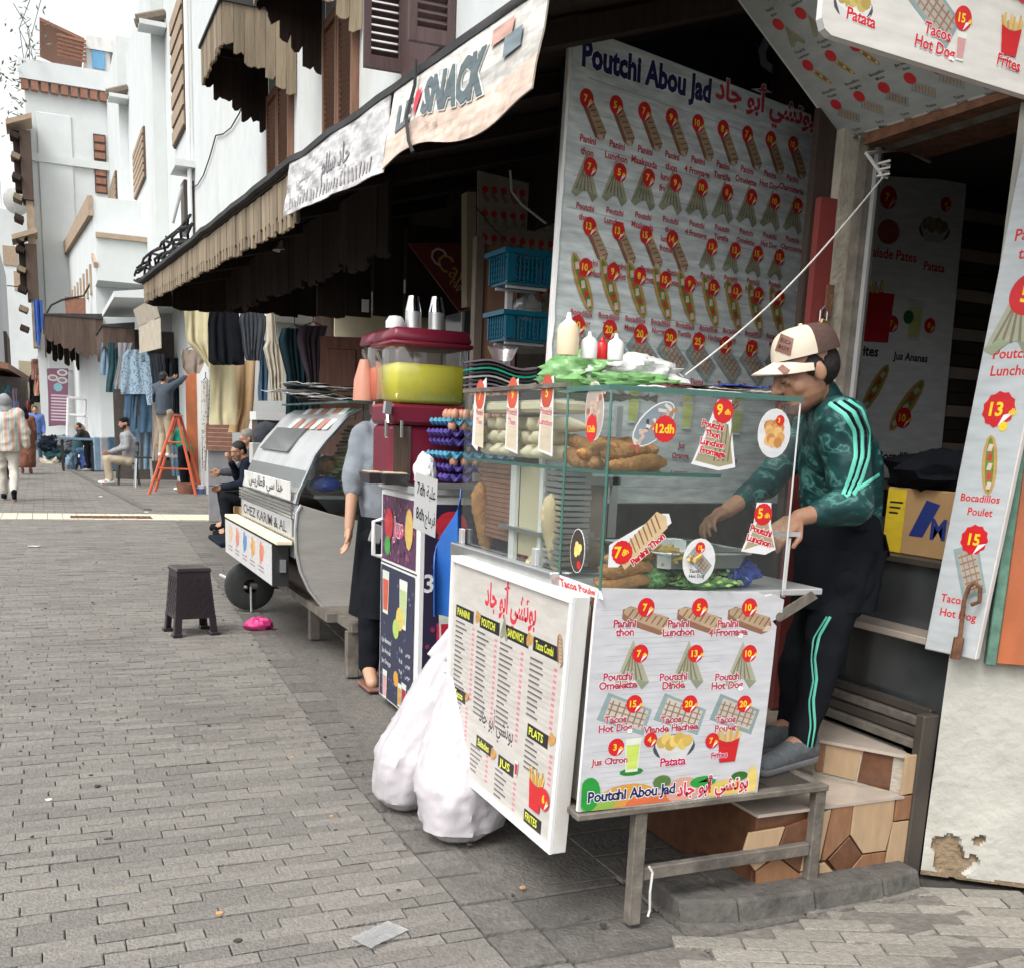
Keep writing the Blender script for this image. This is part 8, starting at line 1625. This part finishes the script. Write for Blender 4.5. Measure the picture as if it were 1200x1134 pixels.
fl_ = T('flyer_pile', 'messy pile of newspapers and flyers on the trailer roof', 'newspapers', (1.8, 7.3, 1.5))
for i in range(16):
    c = V((random.uniform(1.62, 1.95), random.uniform(6.9, 8.0), hoodc[0][1]+.05+.006*i)); part('sheet', fl_, lambda b: b.grid(lambda u, v: c+Matrix.Rotation(i*1.3, 3, 'Z') @ V(((u-.5)*.34, (v-.5)*.24, .02*noise.noise(V((u*3, v*3, i)))+.02)), 6, 5, ['cloth_white', 'cloth_grey', 'sign_red', 'bag_clear', 'cloth_cream', 'cloth_teal'][i % 6], .002), smooth=50)
for i in range(7): p = 1.0+i*0; part('flyer', T('flyer', 'row of white and orange flyers laid along the top of the curved hood' if i == 0 else 'flyer number with orange print' , 'flyer', (hoodc[1][0], TY0+.25+i*.2, hoodc[1][1]), 'flyers along the trailer hood'), lambda b: b.hexa([V((hoodc[2][0]-.018, TY0+.2+i*.17, hoodc[2][1])), V((hoodc[2][0]-.015, TY0+.2+i*.17, hoodc[2][1]-.0)), V((hoodc[2][0]-.015, TY0+.33+i*.17, hoodc[2][1])), V((hoodc[2][0]-.018, TY0+.33+i*.17, hoodc[2][1])), V((hoodc[0][0]-.02, TY0+.2+i*.17, hoodc[0][1]+.005)), V((hoodc[0][0]-.017, TY0+.2+i*.17, hoodc[0][1]+.002)), V((hoodc[0][0]-.017, TY0+.33+i*.17, hoodc[0][1]+.002)), V((hoodc[0][0]-.02, TY0+.33+i*.17, hoodc[0][1]+.005))], ['cloth_white', 'cup_peach'][i % 2]))
for o in COL.objects:
    if o.get('category') == 'flyer': o['label'] = ('white' if 'white' in o.children[0].active_material.name else 'orange')+' flyer in the row of flyers laid on the curved trailer hood'
wc = at(296, 590, y=8.9); part('backrest', T('white_chair', 'edge of a white plastic chair behind the far end of the trailer', 'chair', (wc.x, 8.9, 0)), lambda b: b.bb(wc.x-.03, wc.x+.3, 8.88, 8.92, .1, at(296, 576, y=8.9).z, 'white_plastic'), bev=.015)
# ---- plastic stool in the street
sc_ = V((.86, 7.28, 0)); sto = T('plastic_stool', 'dark brown patterned plastic stool standing alone on the street bricks', 'stool', tuple(sc_), rz=radians(8)); sto.scale = (.84, .84, 1.0)
for dx in (-1, 1):
    for dy in (-1, 1): 
        o = MB(); b = o; sgn = lambda a, c, z: V((dx*a, dy*c, z))
        o.add([sgn(.172, .172, 0), sgn(.118, .172, 0), sgn(.105, .160, .14), sgn(.160, .160, .14), sgn(.172, .118, 0), sgn(.160, .105, .14), sgn(.16, .16, 0), sgn(.118, .16, 0), sgn(.105, .15, .14), sgn(.15, .15, .14), sgn(.16, .118, 0), sgn(.15, .105, .14)],
              [(0, 1, 2, 3), (0, 3, 5, 4), (6, 9, 8, 7), (6, 10, 11, 9), (0, 6, 7, 1), (1, 7, 8, 2), (4, 5, 11, 10), (0, 4, 10, 6), (2, 8, 9, 3), (3, 9, 11, 5)], 'stool_brown'); o.build('leg', sto, local=True)
        part('foot', sto, lambda q: q.box((dx*.15, dy*.15, .012), (.075, .075, .024), 'stool_brown'), local=True, bev=.004)
for k_ in range(4):
    r = Matrix.Rotation(k_*pi/2, 3, 'Z'); o = MB(); o.hexa([r @ V(p) for p in ((-.158, -.160, .12), (.158, -.160, .12), (.158, -.148, .12), (-.158, -.148, .12), (-.128, -.130, .43), (.128, -.130, .43), (.128, -.120, .43), (-.128, -.120, .43))], 'stool_brown'); sd_ = o.build('side', sto, local=True)
    o = MB()
    for i in range(7):
        for q in range(8):
            if (i+q) % 2: z = .16+q*.031; x = (-.115+i*.038)*(1-.2*(z-.17)/.26); o.box(r @ V((x, -.158+.029*(z-.12)/.31-.003, z)), (.03, .006, .02) if k_ % 2 == 0 else (.006, .03, .02), 'stool_brown', Matrix.Rotation(0.6*(-1)**i, 3, 'Y' if k_ % 2 == 0 else 'X'))
    o.build('relief', sd_, local=True, kind='stuff')
part('seat', sto, lambda q: q.box((0, 0, .443), (.285, .285, .028), 'stool_brown', None, .96), local=True, bev=.009)
# ================================================================ HANGING CLOTHES AND SHOP GOODS
def cloth(lab, y, rows, m, cat='clothes', folds=5, amp=.035, name='hanging_garment', g='clothes hanging from the awnings', seed=0):
    "rows: (py, px left, px right) of the outline seen in the photo, hung at depth y"
    t = T(name, lab, cat, tuple(at((rows[-1][1]+rows[-1][2])/2, rows[-1][0], y=y)), g); R_ = [(at(l, p, y=y), at(r, p, y=y)) for p, l, r in rows]; n = len(R_)-1
    def f(u, v):
        k = min(int(v*n), n-1); q = v*n-k; a = R_[k][0].lerp(R_[k+1][0], q); b = R_[k][1].lerp(R_[k+1][1], q); p = a.lerp(b, u)
        n_ = noise.noise(V((u*3, v*1.6, seed+y))); p.y += amp*(.3+.7*v)*(.5+n_)*sin(u*folds*2*pi+seed+4*n_)+amp*1.2*n_; p.x += amp*.5*v*noise.noise(V((v*3, u, seed+9))); return p
    part('fabric', t, lambda b: b.grid(f, folds*8, 18, m, .008), smooth=60)
    top = R_[0][0].lerp(R_[0][1], .5); part('hanger', t, lambda b: b.tube([R_[0][0].lerp(R_[0][1], .2), top+V((0, 0, .04)), top+V((0, 0, .12)), top+V((0, 0, .04)), R_[0][0].lerp(R_[0][1], .8)], .006, 'wire', 4)); return t
cloth('pale yellow short-sleeved robe hanging at the far end of the awning', 14.6, [(347, 224, 236), (356, 215, 246), (372, 216, 247), (400, 218, 246), (415, 235, 246), (430, 245, 246.5)], 'cloth_yellow', folds=3)
cloth('black sleeveless robe hanging right of the pale yellow robe', 14.2, [(350, 256, 270), (362, 246, 279), (380, 243, 281), (405, 244, 285), (424, 245, 287), (428, 250, 286)], 'cloth_black', folds=4)
cloth('dark grey striped garment hanging right of the black robe', 14.0, [(360, 284, 306), (375, 280, 312), (400, 284, 308), (423, 288, 305)], 'cloth_dark', folds=6)
cloth('cream embroidered kaftan hanging in the shop beside the teal robe', 13.4, [(364, 312, 322), (400, 313, 326), (408, 308, 332), (440, 316, 334), (470, 318, 332)], 'cloth_cream', folds=4)
cloth('long teal robe hanging in front of the shop door frame', 11.6, [(385, 330, 360), (400, 326, 365), (440, 334, 362), (480, 335, 364), (520, 334, 366)], 'cloth_teal', folds=5, amp=.05)
cloth('mauve grey robe hanging left of the red-brown door', 11.3, [(382, 350, 384), (400, 348, 380), (440, 358, 374), (480, 362, 374), (520, 362, 374)], 'cloth_mauve', folds=4)
cloth('pale yellow towel hanging under the black robe', 14.8, [(423, 246, 277), (450, 246, 277), (480, 246, 277), (498, 246, 276)], 'cloth_yellow', 'towel', 2, .02)
cloth('peach cloth hanging beside the pale yellow towel', 15.0, [(423, 277, 299), (450, 277, 298), (480, 275, 296), (507, 268, 290)], 'cloth_peach', 'cloth', 2, .03)
cloth('dark trousers hanging on the dim wall right of the striped garment', 14.3, [(400, 303, 312), (430, 304, 314), (470, 304, 313)], 'denim', folds=2)
cloth('long black and white floral scarf hanging left of the yellow towel', 16.5, [(446, 236, 246), (480, 236, 245), (520, 236, 243), (552, 237, 241)], 'floral', folds=2, amp=.02)
ol = T('orange_wall', 'orange timber door beyond the hanging brown bag', 'door', tuple(at(228, 520, y=22.9))); a, b_ = at(220, 560, y=23.4), at(240, 438, y=23.4); part('leaf', ol, lambda q: q.bb(a.x, b_.x+.3, 23.4, 23.44, 0, b_.z, 'orange_metal'))
cloth('brown leather-look bag hanging beneath the awning corner', 19.0, [(410, 214, 232), (420, 212, 240), (430, 214, 238), (438, 222, 234)], 'tarp_cover', 'bag', 2, .05, 'hanging_bag')
def jeans(lab, y, x0, x1, top, bot, m, seed=0, spread=.35):
    w = x1-x0; c = (x0+x1)/2; g = 'jeans and jackets on the clothes stall'; t = cloth(lab, y, [(top, x0+w*.15, x1-w*.15), (top+(bot-top)*.25, x0+w*.05, x1-w*.05), (top+(bot-top)*.26, x0+w*.05, c-.5), (bot-(bot-top)*.3, x0, c-w*.08), (bot, x0, c-w*.1)], m, 'jeans', 2, .03, 'jeans', g, seed)
    R_ = [(at(l, p, y=y), at(r, p, y=y)) for p, l, r in [(top+(bot-top)*.25, c+.4, x1-w*.05), (bot-(bot-top)*.3, c+w*.08, x1), (bot, c+w*.1, x1)]]
    part('trouser_leg', t, lambda b: b.grid(lambda u, v: (lambda k, q: R_[k][0].lerp(R_[k+1][0], q).lerp(R_[k][1].lerp(R_[k+1][1], q), u)+V((0, .03*sin(u*9+v*3), 0)))(min(int(v*2), 1), v*2-min(int(v*2), 1)), 12, 14, m, .01), smooth=60)
jeans('blue ripped jeans hanging under the denim jacket', 25.6, 145, 178, 448, 507, 'denim', 1); jeans('light blue jeans hanging lowest on the clothes stall', 25.8, 155, 178, 487, 550, 'denim_light', 4)
cloth('light dotted denim jacket hanging open on the clothes stall', 25.30, [(410, 150, 170), (418, 143, 175), (440, 142, 177), (455, 141, 179), (462, 142, 180)], 'denim_dots', folds=3, seed=2, g='jeans and jackets on the clothes stall')
cloth('long sleeve of the dotted denim jacket hanging down on its right', 25.25, [(425, 165, 175), (445, 168, 178), (475, 173, 179)], 'denim_dots', folds=1, seed=3, g='jeans and jackets on the clothes stall')
cloth('pale blue shirt at the far left of the clothes stall', 26.50, [(402, 120, 128), (412, 118, 128), (440, 118, 127)], 'denim_light', folds=2, g='jeans and jackets on the clothes stall')
cloth('dark green trousers next to the pale blue shirt on the stall', 26.30, [(402, 126, 140), (430, 127, 139), (460, 124, 136)], 'cloth_teal', folds=2, g='jeans and jackets on the clothes stall')
cloth('grey jacket half hidden behind the dotted denim jacket', 25.90, [(402, 138, 155), (420, 139, 150), (450, 133, 146), (456, 134, 145)], 'cloth_grey', folds=3, g='jeans and jackets on the clothes stall')
cloth('dark jackets in a row right of the dotted denim jacket', 25.80, [(415, 172, 192), (430, 174, 194), (470, 176, 195), (490, 180, 194)], 'cloth_dark', folds=5, g='jeans and jackets on the clothes stall')
cloth('olive brown trousers hanging beneath the row of dark jackets', 25.60, [(472, 178, 190), (500, 178, 191), (540, 178, 186)], 'tarp_cover', folds=3, g='jeans and jackets on the clothes stall')
cloth('faded jeans hanging behind the orange ladder', 26.30, [(485, 200, 214), (510, 199, 214), (558, 202, 212)], 'denim_light', folds=3, g='jeans and jackets on the clothes stall')
for i in range(9): x = 182+i*5.5; cloth('dark garment packed in the dim row behind the ladder', 26.6, [(420+i % 2*6, x, x+6), (470, x, x+6), (520+10*(i % 3), x+1, x+5)], ['cloth_dark', 'cloth_navy', 'cloth_black'][i % 3], folds=1, g='dark garments packed behind the ladder')
part('wall', T('stall_back', 'dark back wall of the clothes stall', 'wall', (3.2, 26, 0)), lambda b: b.bb(at(134, 500, y=27.4).x, 5, 27.4, 27.5, 0, at(180, 388, y=27.4).z, 'interior'))
sp = at(298, 480, y=15.6); part('post', T('white_post', 'white painted post between the peach cloth and the dim shop', 'post', (sp.x, 15.6, 0)), lambda b: b.bb(sp.x-.04, sp.x+.05, 15.55, 15.65, 0, 2.6, 'white_plastic'))
rs2 = at(262, 510, y=15.9); sh = T('roll_shutter', 'red-brown slatted roller shutter half open below the towels', 'shutter', (rs2.x, 15.9, 1)); a, b_ = at(246, 528, y=15.9), at(272, 498, y=15.9)
for i in range(6): z = a.z+(b_.z-a.z)*i/6; part('slat', sh, lambda b: b.bb(a.x-.05, b_.x, 15.9, 15.93, z+.005, z+(b_.z-a.z)/6, 'terracotta'))
part('panel', T('grey_door', 'dark grey door beneath the red-brown roller shutter', 'door', (a.x, 15.95, 0)), lambda b: b.bb(a.x-.02, b_.x+.06, 15.95, 16, 0, a.z, 'cloth_grey'))
cb_ = T('white_counter', 'white shop counter ledge in the dim shop behind the trailer', 'counter', tuple(at(320, 500, y=13))); a, b_ = at(300, 492, y=12.4), at(336, 486, y=12.4); part('top', cb_, lambda b: b.bb(a.x, b_.x+.2, 12.4, 12.8, a.z, b_.z+.02, 'white_plastic')); part('front', cb_, lambda b: b.bb(a.x+.02, b_.x+.15, 12.42, 12.78, 0, a.z-.001, 'brown_board'))
p = at(318, 512, y=12); crumpled('dark_helmet', 'dark rounded sack on the ground near the white counter', (p.x, 12.2, p.z), (.17, .17, .16), 'cloth_dark', 'sack', 2, .15); p = at(305, 531, y=11.8); part('box', T('white_box', 'white printed box in front of the dark rounded sack', 'box', tuple(p)), lambda b: b.bb(p.x-.12, p.x+.22, 11.6, 11.8, p.z-.11, p.z+.11, 'white_frame'), bev=.005)
# ---- far canopies, railings, stalls
def farhood(lab, yn, pxl, pxr, ptop, pbot_out, pbot_wall, dep, m='brown_board'):
    xo, xw = at(pxl, ptop, y=yn).x, at(pxr, ptop, y=yn).x; zt = at((pxl+pxr)/2, ptop, y=yn).z; hood(lab, yn, yn+dep, xo, zt, zt-at(pxl, pbot_out, y=yn).z, zt-at(pxr, pbot_wall, y=yn).z, m, 'dark_board', xw, .16, .16, 'timber canopies over the far shops', True, 'bitumen', 'shop canopy')
farhood('wide dark timber canopy with ragged boards over the far shops, beneath the terrace', 31, 53, 121, 372, 398, 424, 7, 'brown_board')
farhood('short brown timber canopy above the jeans stall', 26.3, 121, 158, 384, 408, 412, 3, 'brown_board')
p = at(88, 350, y=33); part('panel', T('rust_panel', 'rust-red sheet standing on the wide far canopy', 'panel', tuple(p)), lambda b: b.bb(at(76, 350, y=33).x, at(100, 350, y=33).x, 33, 33.05, at(90, 372, y=33).z, at(90, 349, y=33).z, 'terracotta'))
sl2 = T('concrete_canopy', 'white concrete canopy slab with a grey underside next to the timber awning', 'canopy', tuple(at(150, 350, y=24))); a, b_, c_ = at(131, 353, y=25), at(168, 343, y=25), at(145, 337, y=28)
part('slab', sl2, lambda b: b.hexa([V((a.x, 24.2, a.z)), V((3.0, 24.2, a.z+.1)), V((3.0, 29, a.z+.1)), V((a.x, 29, a.z)), V((a.x, 24.2, a.z+.12)), V((3.0, 24.2, a.z+.35)), V((3.0, 29, a.z+.35)), V((a.x, 29, a.z+.12))], 'white_wall_far'))
fw1 = T('fringed_valance', 'small cream fringed cloth awning left of the timber awning', 'awning', tuple(at(175, 390, y=20)))
va, vb, vc, vd = at(157, 371, y=21.5), at(181, 358, y=18.5), at(191, 364, y=18.5), at(191, 386, y=18.5)
part('cloth', fw1, lambda b: b.grid(lambda u, v: va.lerp(vb, u)+V((0, 0, .12))+(vc-vb)*v*.6+V((0, 0, -.25*v)), 14, 6, 'cloth_cream', .01), smooth=40)
for i in range(11): u = i/11; q = va.lerp(vb, u)+(vc-vb)*.6; q2 = va.lerp(vb, u+.085)+(vc-vb)*.6; part('flap', fw1, lambda b: b.slab(q+V((0, 0, -.62)), q2+V((0, 0, -.62)), q2+V((0, 0, -.14)), q+V((0, 0, -.14)), .015, 'cloth_cream'))
rl = T('railing', 'white tubular railing of a ramp behind the blue table', 'railing', tuple(at(90, 500, y=36)))
for pts in ([(80, 466), (118, 470), (132, 476)], [(80, 486), (118, 490), (132, 500)], [(80, 466), (78, 530)], [(100, 468), (98, 530)], [(118, 470), (120, 500)]): part('tube', rl, lambda b: b.tube([at(*q, y=36) for q in pts], .04, 'white_plastic', 6))
wd = T('white_doorframe', 'cream painted door surround with dark opening beyond the railing', 'door', tuple(at(100, 520, y=38))); a, b_ = at(93, 493, y=39.9), at(104, 456, y=39.9); part('opening', wd, lambda b: b.bb(a.x, b_.x, 39.5, 39.6, a.z, b_.z, 'window_dark'))
for x in (108, 113, 118): a = at(x, 500, y=37); part('pilaster', wd, lambda b: b.bb(a.x, a.x+.12, 37, 37.2, 0, at(x, 425, y=37).z, 'white_wall_far'))
sn = sheetposter('purple_poster', 'tall purple food poster with round dish pictures standing in the far street', [(57, 500), (79, 498), (80, 432), (56, 432)], 40, 'cloth_mauve', 'poster', .05); P = Print(planef((0, 40, 0), (1, 0, 0), (0, 0, 1), (0, -1, 0)), .006); c1, c2 = at(57, 500, y=40), at(79, 432, y=40); P.rect(c1.x+.03, c1.z+.05, c2.x-.03, c2.z-.05, (.20, .08, .13))
for px, py in ((62, 443), (73, 437), (73, 446)): c = at(px, py, y=40); P.reset(1); P.disc(c.x, c.z, .17, (.5, .45, .45), 14, .11); P.disc(c.x, c.z, .11, (.2, .15, .18), 12, .06)
c = at(68, 454, y=40); P.disc(c.x, c.z, .15, (.2, .4, .45), 7)
for i in range(9): c = at(58, 464+i*3.6, y=40); P.reset(1); P.rect(c.x+.05, c.z, c.x+.55+.2*random.random(), c.z+.05, (.5, .42, .46))
P.done('print', sn)
tbl = T('blue_table', 'blue-topped metal market table with goods beneath in the far street', 'table', tuple(at(90, 552, z=0))); a, b_ = at(70, 513, y=31.8), at(108, 513, y=31.8)
part('top', tbl, lambda b: b.bb(a.x, b_.x, 30.8, 32.2, a.z-.03, a.z+.03, 'denim_light'))
for x, y in ((a.x+.05, 30.9), (b_.x-.05, 30.9), (a.x+.05, 32.1), (b_.x-.05, 32.1)): part('leg', tbl, lambda b: b.bb(x-.03, x+.03, y-.03, y+.03, .0, a.z-.031, 'dark_metal'))
for i, (x, m) in enumerate(((.3, 'denim_light'), (.62, 'shirt_blue'), (.9, 'cloth_grey'))): crumpled('goods_bag', ['pale blue bundle under the left of the blue table', 'dark blue bundle under the middle of the blue table', 'grey bundle under the right of the blue table'][i], (a.x+x, 31.4, .24), (.17, .2, .22), m, 'bundle', i, .5, 3)
for i, (px, py, m, lab) in enumerate(((73, 522, 'shoe_grey', 'dark bundle of goods by the wall left of the blue table'), (62, 545, 'cloth_cream', 'cream bundle on the ground left of the blue table'), (67, 532, 'cloth_teal', 'dark green bundle left of the blue table'), (60, 522, 'cloth_navy', 'blue cloth bundle beyond the man in blue'))): p = at(px, py, y=36); crumpled('goods_bundle', lab, (p.x, 36, p.z), (.34, .3, .26), m, 'bundle', i+5, .6, 3)
cs_ = T('clothes_stack', 'folded trousers hanging over a rail next to the blue table', 'clothes', tuple(at(118, 545, y=29))); 
for i, (x0, x1, m) in enumerate(((109, 120, 'denim_light'), (117, 127, 'cloth_grey'), (126, 138, 'denim'))): R_ = [at(x0, 512, y=29-i*.2), at(x1, 512, y=29-i*.2), at(x0, 552, y=29-i*.2)]; part('trousers', cs_, lambda b: b.bb(R_[0].x, R_[1].x, 28.9-i*.2, 29-i*.2, R_[2].z, R_[0].z, m), bev=.03)
# left arcade and mannequins
ar = T('left_stalls', 'dark covered market stalls with a brown roof edge at the left border', 'market stalls', tuple(at(15, 500, y=50)))
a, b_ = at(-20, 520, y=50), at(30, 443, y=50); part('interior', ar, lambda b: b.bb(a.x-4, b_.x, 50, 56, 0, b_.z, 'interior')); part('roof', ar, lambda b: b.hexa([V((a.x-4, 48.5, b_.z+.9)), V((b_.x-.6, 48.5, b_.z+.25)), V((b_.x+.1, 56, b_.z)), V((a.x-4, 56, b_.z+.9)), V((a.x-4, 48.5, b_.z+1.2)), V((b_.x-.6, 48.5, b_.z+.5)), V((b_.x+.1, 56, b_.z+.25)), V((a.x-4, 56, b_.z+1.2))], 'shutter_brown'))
for i, (x0, x1, y0, y1, m, lab) in enumerate(((2, 12, 452, 486, 'cloth_teal', 'dark grey clothes hanging in the left stall'), (14, 22, 455, 482, 'cloth_mauve', 'violet clothes hanging in the left stall'), (12, 22, 470, 492, 'shirt_blue', 'blue clothes hanging low in the left stall'), (36, 52, 421, 445, 'leather', 'rust-brown clothes display above the pink dress'), (40, 47, 440, 464, 'cup_peach', 'pink dress on display at the bend of the street'), (47, 54, 445, 478, 'cloth_cream', 'pale dress beside the pink dress at the bend'), (34, 40, 440, 474, 'cloth_black', 'black dress left of the pink dress at the bend'), (30, 37, 470, 486, 'sign_red', 'red bag on display under the dresses at the bend'), (37, 48, 462, 472, 'cloth_black', 'black hats on display above the man in blue'))):
    cloth(lab, 49, [(y0, x0+1, x1-1), (y0+(y1-y0)*.2, x0, x1), ((y0+y1)/2, x0+1, x1-1), (y1, x0, x1)], m, 'clothes', 2, .1, 'display_clothes', 'clothes displayed at the far left stalls', i*2)
a, b_ = at(28, 540, y=57), at(58, 425, y=57); part('wall', T('bend_wall', 'cream shop wall behind the dresses at the bend of the street', 'wall', tuple(a)), lambda b: b.bb(a.x, b_.x+1, 57, 57.2, 0, b_.z, 'cream_board'))
for pts, lab in (([(8, 335), (40, 338)], 'thin wire crossing the far white block'), ([(40, 250), (80, 255), (96, 256)], 'thin wire from the bay window to the terrace house'), ([(115, 318), (119, 335), (128, 350), (140, 347)], 'black cable drooping from the terrace house to the concrete canopy'), ([(52, 372), (60, 358), (72, 352), (80, 350), (98, 347), (110, 325), (115, 318)], 'bundle of dark cables running along the wide far canopy')):
    y_ = 33 if pts[0][0] > 45 else 45; part('wire', T('overhead_cable', lab, 'cable', tuple(at(*pts[0], y=y_))), lambda b: b.tube([at(*q, y=y_) for q in pts], .03 if y_ == 33 else .02, 'wire', 5), smooth=60)
fcb = T('facade_cables', 'thin dark cables sagging along the big white wall above the timber awning', 'cables', (2.95, 15, 4))
part('pipe', fcb, lambda b: b.tube([(2.96, 12.2, 3.3), (2.96, 12.2, 6.5), (2.96, 12.4, 6.7), (2.96, 12.4, 9)], .02, 'alu', 6), smooth=50)
for k, (z0, z1, s) in enumerate(((3.75, 4.2, .25), (3.9, 4.25, .12), (6.6, 6.2, .3))): part('cable', fcb, lambda b: b.tube([V((2.97, 8+i*.8, z0+(z1-z0)*i/19-s*sin(pi*(i % 5)/5))) for i in range(20)], .012, 'wire', 4))
bpy.data.scenes.remove(TMP)
